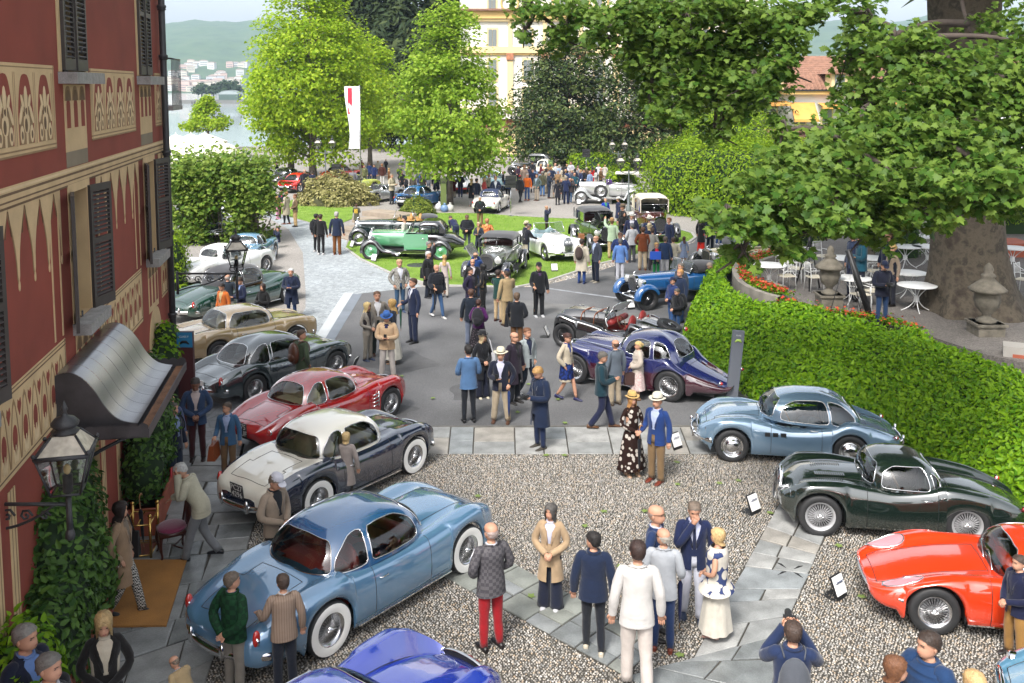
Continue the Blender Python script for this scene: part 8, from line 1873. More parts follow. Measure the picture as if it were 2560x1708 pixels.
2226 765 610 -70 d blazer:9c8a78:1c2030 trousers:2a2c38 201a18 bun:e0bc78 - fem=1 z=1.1|blonde woman with glasses and a camel jacket on the terrace
1829 618 531 70 f jacket:14151a:14151a slim:17181c 201a18 long:2a1a16 - fem=1|woman in black with a camera under the plane leaves
1775 624 529 20 d coat:1c2440:1c2440 trousers:1c2030 8a5030 short:c8c4c0 -|white-haired man in navy at the road bend
1797 612 527 20 k jacket:8aa4d4:8aa4d4 slim:33569a e4e4e8 short:7a5a48 -|man in a light blue shirt photographing at the road bend
2068 596 541 90 d jacket:2a3452:2a3452 slim:33486c 201a18 short:3a2a24 - L=w|man in navy walking behind the terrace
1797 762 657 -95 c blazer:3c5a8c:3c5a8c trousers:2a3048 201a18 short:a89888 - lean=30|grey-haired man stooping beside the cream vintage car
1700 790 657 -55 d jacket:3c4452:3c4452 trousers:2c4a74 201a18 short:7c746c -|grey-haired man in a slate jacket by the bright blue racer
1698 806 673 -55 d jacket:22304c:22304c trousers:2a4a78 201a18 short:d8a060 -|ginger man in navy standing at the bright blue racer's side
1680 816 692 -60 c jacket:2a3c70:2a3c70 trousers:2e5488 5a2c20 short:3a2c24 cap:20294a L=v|man in a navy cap and blue sweater by the bright blue racer
1692 838 721 -60 c jacket:1a1b20:1a1b20 slim:2c4c78 201a18 short:5a5248 - tilt=12 id=bp108|man in a black jacket with a black roll-top backpack
1318 501 434 -20 d jumper:e06a14 slim:3c5c90 b85c28 short:b8b4b0 -|man in a bright orange jumper and jeans on the gravel
1300 507 438 150 d jacket:24262c:24262c slim:20222a 201a18 short:2a2420 cap:c01c2c L=w|man in black with a red cap walking on the gravel
1332 482 423 0 d coat:222e50:222e50 slim:1c2030 4a2c1c short:5a4a40 -|man in a long navy overcoat behind the orange jumper
1342 502 435 -40 p blazer:5c6c6c:a8bcd0 trousers:bcae9c 6a4028 short:4c3828 -|man in a sage blazer and beige trousers on the gravel
1356 491 428 160 d jacket:5c5c46:5c5c46 slim:5a86c0 6a4028 short:9a948c -|man in an olive jacket and light jeans, back to us
1372 496 429 100 f jacket:283448:283448 trousers:2c3850 6a3c20 short:a8a4a0 -|grey-haired man in a dark blue jacket reading a leaflet
1394 513 449 -170 d coat:1e1f2a:1e1f2a slim:17171c 17171c long:1f1a1c - fem=1|woman in a short black coat and black tights on the gravel
1311 482 412 10 d coat:c0a898:c0a898 slim:3a3438 201a18 long:8a5c38 - fem=1|woman with long brown hair in a pale pink coat, far crowd
1331 455 403 0 c jacket:24262c:24262c trousers:24262c 201a18 short:2a2420 cap:24262c|man in a dark cap before the cream car
1415 510 440 170 f blazer:232e54:232e54 trousers:232e54 201a18 short:a09890 -|man in a navy suit at the crowd's edge
1425 509 445 130 k jacket:413638:413638 slim:38587c d0c8c0 bald:c0a890 -|bald man in a brown jacket and jeans photographing the silver phaeton
1239 520 440 0 c blazer:25304e:d4d8e0 trousers:25304e 201a18 short:c09080 -|man in a navy blazer and cap behind the ivory cabriolet
1211 516 444 70 c jacket:dc5a58:dc5a58 slim:3a3a44 201a18 bob:d0b080 - fem=1|woman in a coral jacket behind the ivory cabriolet
1192 519 446 150 d blazer:1c2338:1c2338 trousers:c8c4c0 3a2a20 short:3a302a - id=g1|man in a navy jacket and pale trousers, back to us by the ivory cabriolet
1179 516 446 170 d coat:1e1e24:1e1e24 slim:b8b4b4 d8a080 long:d0b078 - fem=1|blonde woman in a dark coat carrying a black bag on the gravel
1151 496 432 160 o jacket:1d2030:1d2030 slim:232c58 e0dee0 short:2a2420 -|tall man in dark navy with white trainers before the white racer
1091 492 430 0 d coat:20253a:20253a trousers:b0a89c 201a18 short:6a4a38 -|man in a navy coat left of the green sign pillar
1120 486 433 -30 d coat:1a1c28:1a1c28 trousers:2a2c34 201a18 short:3a2a22 -|man in a black coat between pillar and tree
1048 480 428 20 d blazer:243058:4a6aa0 slim:6c8cb8 201a18 short:7a5a48 -|man in a navy blazer and pale jeans behind the blue coupe
1033 490 437 160 d coat:5c554c:5c554c trousers:4a443c 201a18 short:8a8078 -|man in a grey-brown coat behind the blue coupe
1016 494 440 -60 c blazer:1a1b22:1a1b22 trousers:1c1e28 201a18 short:b0aca8 -|seated-looking man in black at the nose of the silver racer
980 511 434 60 f jacket:c4b99e:c4b99e slim:383c44 201a18 short:9a8a78 -|man in a tan photographer's vest beside the silver racer
883 490 420 178 c blazer:83838a:83838a trousers:5a5a62 201a18 short:6a6460 -|man in a light grey suit behind the lime coupe
911 462 413 10 d jacket:6c7048:a8a890 trousers:5c6040 201a18 short:8a7058 -|man in an olive suit at the banner pole
924 455 406 150 d blazer:253a6c:253a6c slim:253050 201a18 short:5a4638 -|man in a blue blazer behind the olive suit
936 462 411 -20 d jacket:1c2c5c:1c2c5c trousers:1c2440 201a18 short:3a2c26 -|man in a navy windcheater by the silver racer
956 464 409 175 d jacket:4a2218:4a2218 slim:e0dcd8 d8d4d0 short:9a6a40 -|person in a brown suede jacket and white trousers
973 462 420 120 d coat:8a5c34:8a5c34 trousers:3a3438 201a18 long:c09a60 - fem=1|woman in a caramel coat near the silver racer
763 492 424 -10 d jacket:1c1c26:1c1c26 slim:17181e d4d4d8 bald:8a7060 -|man in black standing at the bright red car's door
782 484 428 170 d coat:242a44:242a44 trousers:2a2c34 201a18 short:3a2c24 -|man in a navy coat behind the bright red car
803 488 429 170 c jacket:8f7856:8f7856 trousers:5a4c3c 201a18 short:7a5a40 -|man in a tan jacket behind the variegated bush
692 452 405 60 d jacket:17181e:17181e slim:17181e 201a18 short:2a2220 -|person in black under the bright plane tree by the lake
"""
for ln in CROWD.strip().split('\n'): person(ln)
# the far crowd round the silver phaeton: tints vary, each its own figure
FAR = [(1347,478,428,'pale blue shirt','9ab0cc'),(1359,470,420,'dark green jacket','2c3a30'),(1366,484,421,'beige jacket','b8a890'),(1379,474,417,'navy jacket','26304c'),(1388,462,408,'white shirt','d8d8dc'),(1395,480,427,'tan fur-trimmed coat','b08c64'),(1406,470,417,'cream dress','d8ccb8'),(1414,485,423,'blue jacket','2c4068'),(1427,458,404,'pale shirt, carrying a child','c8c8d0'),(1429,482,424,'grey suit','5c6070'),(1437,478,421,'dark blue coat','232c4c'),(1451,482,424,'navy suit','28365c'),(1459,480,424,'black suit','20222c'),(1474,484,427,'light blue blazer','9cb4dc'),(1481,470,417,'red jacket','c01820'),(1496,458,410,'white shirt','dcdce4'),(1502,474,419,'brown jacket','7a5c3c'),(1524,478,427,'dark jacket','24283a'),(1384,496,443,'grey cardigan','8c8a88'),(1403,500,447,'black jacket','1e1e26'),(1321,466,415,'dark blue blazer','2a3454'),(1000,455,415,'dark green coat','2a3a34'),(1027,462,420,'brown coat','5a4030'),(1062,470,425,'navy jacket','222c4a'),(1162,476,428,'light grey coat','a8a4a0'),(1258,478,428,'dark suit','22242e'),(1285,470,424,'black jacket','1c1d24'),(945,440,402,'pale coat','c0b8a8'),(965,432,398,'dark coat','23252e'),(905,440,400,'red dress','9c2430'),(1376,455,412,'grey jacket','707078'),(1417,455,410,'dark coat','24242c'),(1445,462,414,'white blouse','d0d0d4'),(1088,466,424,'tan coat','a89070'),(1140,470,425,'navy anorak','24345c'),(1512,450,412,'cream shirt','cfc8bc'),(1296,462,415,'plum coat','3c2438'),(1304,474,424,'khaki jacket','6c6850'),(1338,466,418,'pale blue blazer','8ca4cc'),(1352,458,410,'burgundy scarf','6a1c2c'),(1370,462,410,'camel jacket','a8845c'),(1398,466,412,'sky blue shirt','a8bcd8'),(1409,488,428,'sand raincoat','c0b090'),(1436,492,432,'teal jacket','1c5060'),(1443,470,418,'light grey jacket','9c9ca0'),(1466,470,418,'brown suit','54402e'),(1489,478,422,'white jumper','d0ccc8'),(1005,478,428,'black puffer','1c1d22'),(1056,488,436,'olive parka','50543c'),(1072,482,430,'grey suit','6c6e78'),(1135,494,440,'dark red jacket','5c1c24'),(1222,492,436,'pale linen jacket','bcb49c'),(1270,496,440,'blue anorak','24407c'),(560,405,366,'dark waiter suit','17181e'),(575,405,366,'black waiter suit','14151a')]
for i,(x,yf,yh,what,hx) in enumerate(FAR):
 fem = i % 4 == 2; near = ('in the lakeside garden' if x < 600 else 'in the far crowd beyond the banner pole' if x < 1050 else 'in the crowd behind the tree' if x < 1300 else 'in the crowd left of the silver phaeton' if x < 1440 else 'in the crowd behind the silver phaeton')
 fc = (160,-30,60,175,-80,20,-140)[i % 7]
 person(f"{x} {yf} {yh} {fc} {('c', 'd', 'f', 'p')[i % 4]} {('jacket', 'blazer', 'coat')[i % 3]}:{hx}:{hx} {('trousers', 'slim')[i % 2]}:{('2a2c38', '4a5468', 'a89c88', '1c1e26')[i % 4]} 201a18 {'long' if fem else ('short', 'bald', 'short')[i % 3]}:{('5a4636', 'b0a898', '2a2220', 'c09a60')[i % 4]} - {'fem=1' if fem else 'sk=0'}|{'woman' if fem else 'man'} in {'an' if what[0] in 'aeiou' else 'a'} {what} {near}")

# ================================================================ SMALL THINGS
# ---- at the entrance
q = [G(*p) for p in ((308,1408),(467,1408),(416,1573),(232,1575))]; mb = MB(); mb.prism([tuple(v)[:2] for v in q],.03,.058)
tag(mb.obj('doormat',speckle_mat('coir_mat',(.34,.155,.035),.15,3,.35,90,bump=.8),smooth=False),'orange-brown coir doormat before the entrance','doormat')
MAHOG,BRASS,VELV = P('mahogany',(.05,.014,.010),.3),P('brass',(.62,.40,.12),.2,1),P('magenta_velvet',(.16,.004,.045),.7,bump=.2,sheen=.5)
ch = thing('dining_chair','mahogany chair with a magenta velvet seat beside the doormat','chair',G(432,1388),R_(-62))
mb = MB(); mb.sphere((0,0,.47),(.25,.23,.055),16,8); mb.obj('seat',VELV,ch); mb = MB(); mb.box((0,0,.42),(.46,.42,.05)); mb.obj('seat_rail',MAHOG,ch)
for x,y in ((.2,-.18),(-.2,-.18),(.2,.18),(-.2,.18)): mb = MB(); mb.tube(catmull([(x,y,.42),(x * 1.08,y * 1.12,.25),(x * .98,y,.08),(x * 1.12,y * 1.2,.0)],4),[.026] * 6 + [.018] * 6 + [.024],6); mb.obj('leg',MAHOG,ch)
mb = MB(); mb.tube([(.2,.2,.42),(.21,.30,1.0)],.022,6); mb.tube([(-.2,.2,.42),(-.21,.30,1.0)],.022,6); mb.tube(catmull([(.22,.30,.98),(.1,.31,1.03),(0,.31,1.0),(-.1,.31,1.03),(-.22,.30,.98)],3),.03,6)
for x in (-.07,0,.07): mb.tube([(x * .6,.22,.48),(x * 1.5,.26,.75),(x * .5,.30,.98)],.016,5)
mb.tube([(.2,.17,.15),(0,.02,.15),(-.2,.17,.15)],.014,5); mb.obj('backrest',MAHOG,ch)
us = thing('umbrella_stand','brass umbrella stand with four posts by the doorway','stand',G(350,1392),R_(8))
for x in (-.19,.19):
 for y in (-.1,.42): mb = MB(); mb.tube([(x,y,0),(x,y,.66)],.022,8); mb.sphere((x,y,.69),.032,8,6); mb.obj('post',BRASS,us)
mb = MB()
for z in (.06,.55): mb.tube([(-.19,-.1,z),(.19,-.1,z),(.19,.42,z),(-.19,.42,z)],.012,5,closed=True)
mb.tube([(0,-.1,.55),(0,.42,.55)],.01,5); mb.obj('rail',BRASS,us); MB().box((0,.16,.03),(.38,.52,.03)).obj('drip_tray',STEEL,us,smooth=False)
def umbrella(p,rz,lean,col,label,L=.85):
 t = thing('umbrella',label,'umbrella',p,rz); t.rotation_euler = (lean,0,rz); mb = MB(); mb.tube([(0,0,.08),(0,0,.2),(0,0,L * .72),(0,0,L * .78)],[.008,.022,.034,.014],10); mb.obj('canopy',cloth(col),t)
 mb = MB(); mb.tube([(0,0,0),(0,0,L)],.006,6); mb.tube([(0,.05 * (1 - math.cos(a)),L + .045 * math.sin(a)) for a in np.linspace(0,PI,8)],.011,6); mb.obj('handle',P('cane_handle',(.3,.14,.04),.4),t)
c = G(360,1375); umbrella((c.x,c.y,.05),0,.12,'1c1e28','black furled umbrella standing in the brass stand')
TC = P('terracotta',(.33,.085,.045),.8,var=.15,vs=3)
for p,s,lab in ((wp(4.55,.34,0),(1.9,.5,.50),'terracotta trough under the jasmine column'),(wp(9.0,.22,0),(2.3,.42,.5),'terracotta trough under the thick jasmine')):
 t = thing('planter',lab,'planter',p,VRZ); mb = MB(); mb.box((0,0,s[2] / 2),s); mb.box((0,0,s[2] - .04),(s[0] + .07,s[1] + .07,.08)); mb.obj('trough',TC,t,smooth=False)
# ---- totems, cards, loudspeakers, lamps
def totem(px,py,w_,h_,body,label,top=None,lean=0,rz=0,txt=None):
 t = thing('sign_pillar',label,'sign',G(px,py),rz); t.rotation_euler = (0,lean,rz); MB().box((0,0,h_ / 2),(w_,.10,h_)).obj('slab',body,t,smooth=False)
 if top: MB().box((0,-.056,h_ - .17),(w_ * .98,.012,.32)).obj('header',top,t,smooth=False)
 if txt: text(txt,w_ * .16,t,Matrix.Translation((0,-.064,h_ - .10)) @ Matrix.Rotation(PI / 2,4,'X'),WHITE)
 mb = MB(); mb.tube([(-w_ * .28,-.066,h_ - .26),(-w_ * .1,-.066,h_ - .21),(w_ * .12,-.066,h_ - .21),(w_ * .3,-.066,h_ - .26)],[.012,.03,.03,.012],6,flat=.3); mb.obj('car_emblem',BLACK if top else P('lime_print',(.35,.5,.1),.6),t); return t
totem(1827,1012,.26,1.75,P('slate_totem',(.13,.14,.165),.5),'slender slate-grey sign pillar between the two blue-toned coupes',lean=.08,txt='CLASS')
totem(470,1075,.36,2.15,P('maroon_totem',(.06,.018,.02),.5),'dark maroon sign pillar with a blue header beside the canopy',P('blue_header',(.02,.18,.36),.5),txt='CLASS F')
totem(1109,528,.34,1.95,P('olive_totem',(.10,.13,.035),.5),'olive green sign pillar next to the lawn tree',P('olive_header',(.05,.065,.02),.5))
totem(1522,510,.36,1.55,P('stone_totem',(.27,.28,.25),.5),'grey sign pillar with purple header before the silver phaeton',P('purple_header',(.06,.025,.13),.5))
totem(1376,452,.36,1.6,P('green_totem',(.09,.15,.05),.5),'small green sign pillar at the far crowd')
for x,y,r,lab in [(1691,1124,40,'powder blue coupe'),(1885,1284,40,'very dark green coupe'),(2098,1496,40,'orange-red car'),(1368,843,80,'black roadster'),(1577,774,20,'bright blue racer'),(1386,680,10,'white cabriolet'),(1447,512,10,'silver phaeton'),(887,924,-100,'grey-green fastback'),(880,620,-50,'dark open drophead'),(935,655,-30,'jade green limousine')]:
 t = thing('info_card','info card on a black stand at the nose of the ' + lab,'info card',G(x,y),R_(r),'info cards before the cars')
 MB().box((0,.08,.008),(.26,.24,.016)).obj('foot',BLACK,t,smooth=False); Mx = Matrix.Rotation(-.42,3,'X'); MB().box((0,.02,.17),(.26,.014,.34),M=Mx).obj('back_plate',BLACK,t,smooth=False); MB().box((0,.005,.20),(.24,.012,.26),M=Mx).obj('card',WHITE,t,smooth=False)
 mb = MB()
 for k in range(3): mb.box((0,-.006 + .012 * k,.26 - .03 * k),(.16,.004,.012),M=Mx)
 mb.obj('print_line',P('card_print',(.12,.14,.2),.6),t,smooth=False)
for x,y,h_,lab in [(1277,541,2.3,'stacked loudspeaker on a thin pole by the ivory cabriolet'),(1465,440,2.2,'black loudspeaker before the low far hedge'),(842,478,1.9,'stacked loudspeaker near the bright red car')]:
 t = thing('loudspeaker',lab,'loudspeaker',G(x,y)); mb = MB(); mb.tube([(0,0,0),(0,0,h_ - .4)],.025,6); mb.lathe([(.22,0),(.2,.03),(.03,.05)],10); mb.obj('pole',STEEL,t)
 for k in range(3): MB().box((0,0,h_ - .1 - .23 * k),(.62,.4,.2)).obj('cabinet',BLACK,t,smooth=False)
LAMPI = P('lamp_iron',(.11,.13,.13),.5)
for x,y,ht,h_,lab in [(815,474,342,0,'double street lantern among the red cars'),(1571,528,384,0,'double street lantern before the tall clipped hedge'),(1545,446,348,0,'far double lantern by the magnolias')]:
 g = G(x,y); H_ = AT(x,ht,g.y).z; t = thing('street_lamp',lab,'street lamp',g); mb = MB(); z = H_ - .95
 mb.lathe([(.16,0),(.15,.25),(.08,.35),(.07,.9),(.045,1.0),(.04,z - .3),(.06,z - .25),(.035,z)],10); mb.obj('post',LAMPI,t)
 for s in (1,-1):
  mb = MB(); mb.tube(catmull([(0,0,z - .25),(s * .25,0,z - .2),(s * .48,0,z - .1),(s * .5,0,z + .1)],4),.028,6); mb.obj('arm',LAMPI,t); e = link('lantern',None,t,(s * .5,0,z + .1)); lantern(e,0,.78,False)
g = G(903,512); bn = thing('banner','tall white banner with a red emblem on a steel pole','banner',g); H_ = AT(905,214,g.y).z; MB().tube([(0,0,0),(0,0,H_)],.045,8).obj('pole',STEEL,bn); MB().box((0,0,.1),(1.3,.8,.2)).obj('foot',SILLM,bn,smooth=False)
zt,zb = H_ - .05,AT(903,372,g.y).z; mb = MB(); W_ = 38 * g.y / FPX * .95
rows = [[(-.04 - u * W_ * (1 - .45 * math.sin(v * 2.6) * v),.10 * math.sin(u * 4 + v * 6) * v,zt - (zt - zb) * v - .0 * u) for u in np.linspace(0,1,9)] for v in np.linspace(0,1,16)]
mb.grid(rows); mb.obj('flag',P('banner_cloth',(.72,.72,.74),.8),bn); MB().box((-.04 - W_ * .62,-.02,zt - .9),(.26,.012,1.6)).obj('emblem',P('banner_red',(.45,.02,.05),.7),bn,smooth=False)
for x,y,c,lab in ((1111,527,(.12,.2,.35),'blue plastic bag leaning on the olive sign pillar'),(1125,526,(.42,.42,.38),'clear rubbish bag at the foot of the tree'),(1098,523,(.5,.5,.52),'crumpled white bag beside the olive sign pillar')):
 t = thing('rubbish_bag',lab,'bag',G(x,y + 3)); mb = MB(); mb.sphere((0,0,.2),(.24,.2,.24),10,8); mb.tube([(0,0,.4),(.03,0,.52)],[.05,.09],6); mb.obj('bag',P('bag_%d' % x,c,.4,bump=.6,bs=12),t)
o = MB().lathe([(0,.0),(.45,.0),(.46,-.02)],20).obj('manhole_cover',DARKIRON); o.location = G(1045,665) + V3((0,0,.045)); tag(o,'round iron cover in the lawn by the jade green limousine','manhole cover')
# ---- the terrace
WM = P('white_iron',(.72,.72,.71),.4)
def cafe_table(x,y,label,r=.52):
 t = thing('cafe_table',label,'table',G(x,y,TZ),rng.uniform(0,6),'white cafe tables on the terrace'); mb = MB(); mb.lathe([(0,.735),(r,.735),(r + .012,.725),(r,.705),(0,.705)],30); mb.obj('table_top',WM,t)
 mb = MB(); mb.lathe([(.06,.25),(.075,.33),(.06,.42)],10); mb.obj('collar',WM,t)
 for k in range(4): a = k * PI / 2; mb = MB(); mb.tube(catmull([(.36 * math.cos(a),.36 * math.sin(a),.70),(.18 * math.cos(a),.18 * math.sin(a),.55),(.05 * math.cos(a),.05 * math.sin(a),.35),(.16 * math.cos(a),.16 * math.sin(a),.14),(.40 * math.cos(a),.40 * math.sin(a),.0)],4),.014,5); mb.obj('leg',WM,t)
for x,y,lab in [(1922,720,'table at the curved tip of the terrace'),(1975,690,'table behind the camera tripod'),(2130,757,'table just behind the stone urn'),(2105,700,'table left of the teal hoodie'),(2175,700,'table right of the teal hoodie'),(2270,742,'table with an ashtray behind the photographer'),(2290,777,'table close to the big trunk'),(2262,668,'table beside the rounded box bush'),(2318,668,'table at the left edge of the big trunk'),(2310,640,'far table under the plane leaves'),(2530,672,'table emerging right of the big trunk')]: cafe_table(x,y,'round white iron ' + lab)
def cafe_chair(x,y,rz,label):
 t = thing('cafe_chair',label,'chair',G(x,y,TZ),R_(rz),'white cafe chairs on the terrace'); MB().box((0,0,.45),(.42,.42,.03)).obj('seat',P('chair_pad',(.6,.55,.44),.8),t,smooth=False)
 for sx in (-.2,.2):
  for sy,zt in ((-.19,.45),(.2,.92)): mb = MB(); mb.tube([(sx * 1.08,sy * 1.15,0),(sx,sy,.45),(sx,sy * 1.3 if zt > .5 else sy,zt)],.012,5); mb.obj('leg',WM,t)
 mb = MB(); [mb.tube([(-.2,.25,z),(.2,.25,z)],.011,5) for z in (.62,.91)]
 for k in range(6): mb.tube([(-.15 + .06 * k,.245,.62),(-.15 + .06 * k,.26,.91)],.007,4)
 for s in (-.2,.2): mb.tube([(s,-.15,.66),(s,.24,.66)],.011,5); mb.tube([(s,-.15,.45),(s,-.15,.66)],.011,5)
 mb.obj('backrest',WM,t)
for x,y,rz,lab in [(1965,725,190,'chair facing away beside the front terrace table'),(1990,705,60,'chair turned right behind the tripod'),(1958,672,0,'chair at the back edge near the tripod'),(2035,728,100,'small chair left of the stone urn'),(2055,672,30,'chair under the shrubs'),(2150,775,20,'chair tucked behind the dark leaning post'),(2178,765,200,'chair between the leaning post and the photographer'),(2012,690,-40,'chair behind the tripod legs'),(2185,712,-90,'chair by the teal hoodie man'),(2560,735,40,'chair far right behind the urn')]: cafe_chair(x,y,rz,'white iron ' + lab)
URN = P('urn_stone',(.13,.115,.09),.9,var=.35,vs=5,bump=.5,bs=30)
def urn(x,y,s,label,z=TZ,ped=.35):
 t = thing('stone_urn',label,'urn',G(x,y,z)); b = MB(); b.box((0,0,ped / 2),(.62 * s,.62 * s,ped)); b.box((0,0,ped - .03),(.72 * s,.72 * s,.06)); b.obj('pedestal',URN,t,smooth=False)
 pr = [(.22,0),(.24,.05),(.10,.12),(.09,.18),(.24,.34),(.29,.52),(.27,.66),(.30,.70),(.40,.74),(.42,.79),(.34,.86),(.20,.98),(.13,1.05),(.17,1.10),(.15,1.14),(.09,1.17),(.11,1.26),(.07,1.36),(0,1.42)]; mb = MB(); mb.lathe([(r * s,h * s + ped) for r,h in pr],24)
 mb.v = [(p[0] * (1 + .04 * math.cos(12 * math.atan2(p[1],p[0]))),p[1] * (1 + .04 * math.cos(12 * math.atan2(p[1],p[0]))),p[2]) for p in mb.v]; mb.obj('urn',URN,t)
urn(2072,764,.98,'lidded stone urn with a pine-cone finial by the tables'); urn(2463,845,1.06,'lidded stone urn on a slab before the big trunk',TZ - .1,.42); urn(2163,640,.9,'stone urn far back beside the steel pole')
p = G(2462,848,TZ - .1); t = thing('stone_slab','flat stone slab below the right-hand urn','slab',p,.2); MB().box((0,-.05,-.05),(1.75,1.2,.12)).obj('slab',WALLST,t,smooth=False); MB().box((.5,-.5,-.45),(2.2,.8,.5)).obj('lower_block',WALLST,t,smooth=False)
p = G(2480,868,TZ); t = thing('socket_box','white power socket strip with blue and red outlets below the urn slab','socket box',p - V3((0,.22,.1)),.1); MB().box((0,0,0),(.5,.1,.13)).obj('housing',WHITE,t,smooth=False)
for k,c in enumerate(((.2,.2,.2),(.03,.15,.45),(.35,.1,.05),(.15,.12,.08))): MB().box((-.17 + .115 * k,-.055,0),(.09,.02,.09)).obj('outlet',P('outlet_%d' % k,c,.5),t,smooth=False)
p = G(2555,890,TZ); t = thing('planter','pale stone planter with a red panel at the right edge','planter',p,-.45); MB().box((.4,0,0),(1.6,.5,.5)).obj('trough',P('pale_planter',(.34,.32,.29),.8),t,smooth=False); MB().box((.4,-.255,-.05),(1.2,.02,.26)).obj('panel',TC,t,smooth=False)
p = G(2530,655,TZ); t = thing('planter','terracotta trough with garland relief behind the big trunk','planter',p); mb = MB(); mb.box((0,1.6,.25),(2.6,1.4,.5)); mb.obj('trough',TC,t,smooth=False); mb = MB(); mb.tube([(-.6 + .1 * k,.88,.34 - .1 * math.sin(k * PI / 8)) for k in range(9)],.03,5); mb.obj('garland',TC,t)
TR = thing('camera_tripod','tall black tripod carrying a video camera on the terrace','tripod',G(2020,722,TZ))
for a in (.3,2.4,4.5): mb = MB(); mb.tube([(.42 * math.cos(a),.42 * math.sin(a),0),(.03 * math.cos(a),.03 * math.sin(a),1.45)],.022,6); mb.obj('leg',BLACK,TR)
mb = MB(); mb.tube([(0,0,1.3),(0,0,1.62)],.05,8); mb.obj('head',BLACK,TR); MB().box((0,0,1.70),(.26,.13,.12)).obj('video_camera',BLACK,TR,smooth=False)
t = thing('lighting_stand','dark leaning beam on a light stand by the photographer','stand',G(2178,790,TZ)); a,b = AT(2120,625,G(2178,790,TZ).y + .2),G(2178,790,TZ); mb = MB(); mb.tube([a - b,(0,0,-.1)],.085,4); mb.obj('beam',BLACK,t)
for dx in (-.6,.3): mb = MB(); mb.tube([a - b,(a.x - b.x + dx,-.2,.0)],.012,5); mb.obj('strut',DARKIRON,t)
t = thing('steel_pole','leaning grey steel pole with cables behind the terrace people','pole',G(2200,690,TZ)); mb = MB(); mb.tube([(0,0,0),(-.30,0,3.6)],.12,10); mb.obj('tube',P('zinc_pole',(.28,.30,.32),.4,.4),t); mb = MB(); mb.tube([(-.28,0,.8),(-.50,0,3.4)],.02,5); mb.obj('cable',BLACK,t)
# ---- what people carry
def carried(pid,kind,col,label,at=None):
 root,key = PEOPLE[pid]; bend,arm,leg,drop = skel(*key); W_ = Matrix.Translation(root.location) @ Matrix.Rotation(root.rotation_euler.z,4,'Z') @ Matrix.Diagonal((*root.scale,1)); m = cloth(col) if col[0] != '#' else P('hide_' + col[1:],tuple(v * .6 for v in lin(col[1:])),.4,bump=.2)
 rz = root.rotation_euler.z; hand = arm[at or -1][2]
 if kind == 'pack':
  c = W_ @ bend((0,.235,1.22)); t = thing('backpack',label,'backpack',c,rz); mb = MB(); mb.sphere((0,0,0),(.165,.105,.26),14,10); mb.obj('bag',m,t); mb = MB(); mb.sphere((0,.07,-.08),(.12,.06,.12),10,8); mb.obj('pocket',m,t)
  for s in (1,-1): mb = MB(); mb.tube(catmull([(s * .10,-.06,.22),(s * .12,-.14,.27),(s * .12,-.30,.22),(s * .14,-.34,.02),(s * .15,-.10,-.16)],4),.016,5,flat=.4); mb.obj('strap',m,t)
 elif kind == 'bag':
  c = W_ @ V3((hand.x + (.04 if hand.x > 0 else -.04),hand.y,hand.z - .36)) ; t = thing('handbag',label,'bag',c,rz); mb = MB(); mb.box((0,0,.02),(.13,.36,.28)); mb.v = [(v[0] * (1.15 if v[2] < 0 else .55),v[1] * (1.05 if v[2] < 0 else .95),v[2]) for v in mb.v]; mb.obj('bag',m,t,smooth=False); mb = MB(); mb.tube(catmull([(0,.1,.15),(0,.07,.26),(0,-.07,.26),(0,-.1,.15)],4),.010,5); mb.obj('handle',m,t)
 elif kind == 'tote':
  c = W_ @ bend((-.24,-.02,.98)) if at != 1 else W_ @ bend((.27,.04,1.0)); t = thing('shoulder_bag',label,'bag',c,rz); mb = MB(); mb.box((0,0,0),(.10,.36,.36)); mb.v = [(v[0] * (1.2 if v[2] < 0 else .4),v[1],v[2]) for v in mb.v]; mb.obj('bag',m,t,smooth=False); mb = MB(); mb.tube(catmull([(0,.12,.17),(.05 if at != 1 else -.05,.05,.46),(.05 if at != 1 else -.05,-.05,.46),(0,-.12,.17)],4),.012,5); mb.obj('strap',m,t)
 elif kind == 'umb':
  c = W_ @ V3((hand.x,hand.y - .03,hand.z)); umbrella((c.x,c.y,c.z - .80),rz,0,col,label)
 else:
  h2 = (arm[1][2] + arm[-1][2]) / 2 if at is None else hand; d = V3((0,-.09,.03)); c = W_ @ (h2 + d); t = thing('camera' if kind == 'cam' else 'phone',label,kind if kind != 'cam' else 'camera',c,rz)
  if kind == 'cam': MB().box((0,0,0),(.14,.07,.10)).obj('camera_body',BLACK,t,smooth=False); mb = MB(); mb.lathe([(.036,0),(.042,-.10),(.038,-.16),(0,-.15)],12,(0,-.03,0),'Y'); mb.obj('lens',BLACK,t)
  else: MB().box((0,0,.02),(.072,.010,.15)).obj('phone_case',m,t,smooth=False)
carried('grbp','pack','5a5e66','grey backpack on the photographer at the bottom edge'); carried('navyb','pack','1c1f28','black backpack on the man with glasses under the canopy'); carried('leath','pack','#5a3420','brown leather backpack on the green tweed jacket'); carried('bpblk','pack','1a1b20','tall black backpack on the sett road'); carried('bp48','pack','4a3c38','brown backpack on the cream raincoat'); carried('bp108','pack','1c1d22','black roll-top backpack by the bright blue racer'); carried('purp','pack','2a2a30','small dark backpack on the purple puffer jacket')
carried('lany','bag','#a4532c','tan brown leather bag in the bearded man hand'); carried('greenbag','tote','#3c4a40','dark green shoulder bag on the pale raincoat',1); carried('tote','tote','e8e8ee','white tote bag with a grey print',1); carried('slingb','tote','1c1d24','black sling bag on the man with brown trousers',1); carried('trench','tote','#1c1a1c','small black shoulder bag of the woman on the doormat',1); carried('camb','tote','1a1b20','black camera bag of the white-haired man',-1); carried('brownbag','bag','#4a2a22','dark brown handbag of the woman in the quilted jacket',1)
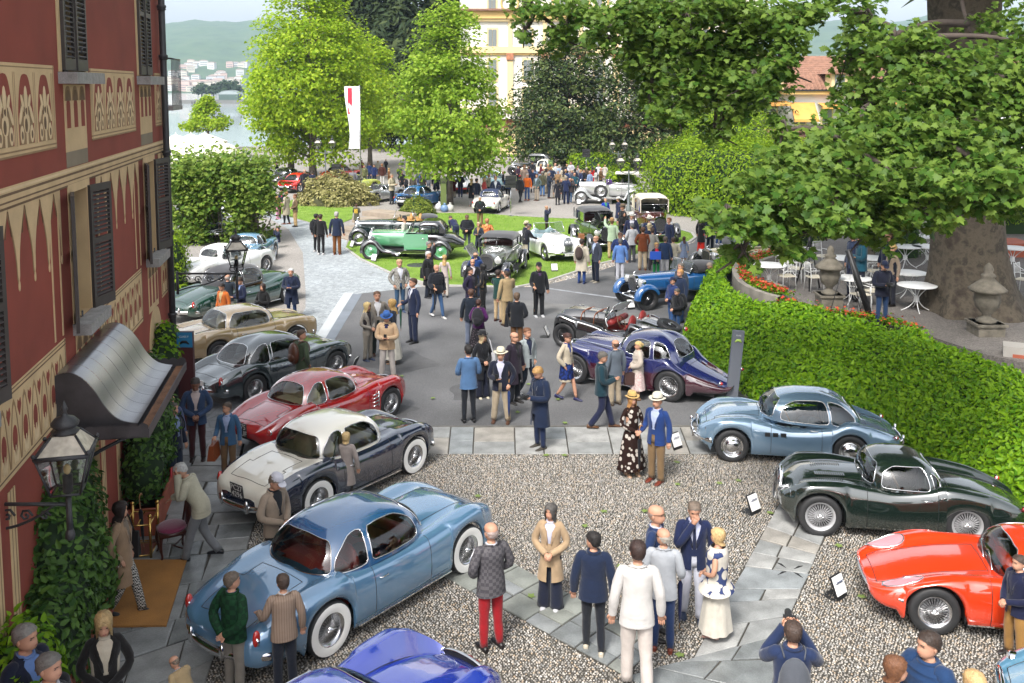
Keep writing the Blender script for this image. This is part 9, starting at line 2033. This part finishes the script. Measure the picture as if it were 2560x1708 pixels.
carried('umbr','umb','16503c','green furled umbrella of the man in the navy suit'); carried('bald','umb','1c1d22','black furled umbrella of the bald man in the puffer jacket'); carried('navyum','umb','24306c','blue furled umbrella of the navy jacket seen from behind'); carried('bluebl','umb','1a1a20','black umbrella of the man in the bright blue blazer'); carried('cane','umb','16171a','black umbrella used as a cane by the heavy man'); carried('pan','umb','22386c','navy umbrella hanging from the panama man arm',1); carried('u98','umb','232a54','navy umbrella of the bald man in pale grey')
carried('phone','phone','d01828','red phone at the white-haired man ear',1); carried('phone84','phone','2a3a6c','phone held up by the man in the long navy coat'); carried('bluehat','phone','2a2a2c','phone in the hands of the man in the blue felt hat'); carried('pan','phone','17171a','black phone of the panama man',-1)
carried('cam40','cam','17171a','compact camera of the fair-haired man'); carried('ph88','cam','17171a','camera of the crouching woman'); carried('tphoto','cam','17171a','camera of the terrace photographer'); carried('ph1','cam','17171a','camera aimed at the jade green limousine'); carried('grbp','cam','17171a','camera of the photographer with the grey backpack')
root,key = PEOPLE['folder']; t = thing('folder','blue folder held by the blonde woman in navy','folder',root.location + V3((-.08,-.3,1.02)),0); MB().box((0,0,0),(.42,.03,.3)).obj('cover',P('folder_blue',(.02,.08,.42),.4),t,smooth=False)
root,key = PEOPLE['two']; M = Matrix.Translation((0,.152,1.22)) @ Matrix.Rotation(PI,4,'Z') @ Matrix.Rotation(PI / 2,4,'X'); MB().box((0,0,0),(.24,.32,.008)).obj('bib',P('bib_yellow',(.55,.36,.03),.7),root,smooth=False).matrix_local = M
text('2',.34,root,M @ Matrix.Translation((0,0,.006)),BLACK)
# ---- thin, even summer haze over the lake
mb = MB(); mb.box((0,1600,160),(6400,3500,330)); hz = mb.obj('haze',bpy.data.materials.new('haze_air'),smooth=False); tag(hz,'pale haze hanging over the lake',kind='stuff')
m = hz.data.materials[0]; m.use_nodes = True; m.node_tree.nodes.clear(); o = m.node_tree.nodes.new('ShaderNodeOutputMaterial'); v = m.node_tree.nodes.new('ShaderNodeVolumePrincipled'); v.inputs['Color'].default_value = (.62,.80,1,1); v.inputs['Density'].default_value = HAZE; m.node_tree.links.new(v.outputs[0],o.inputs['Volume'])
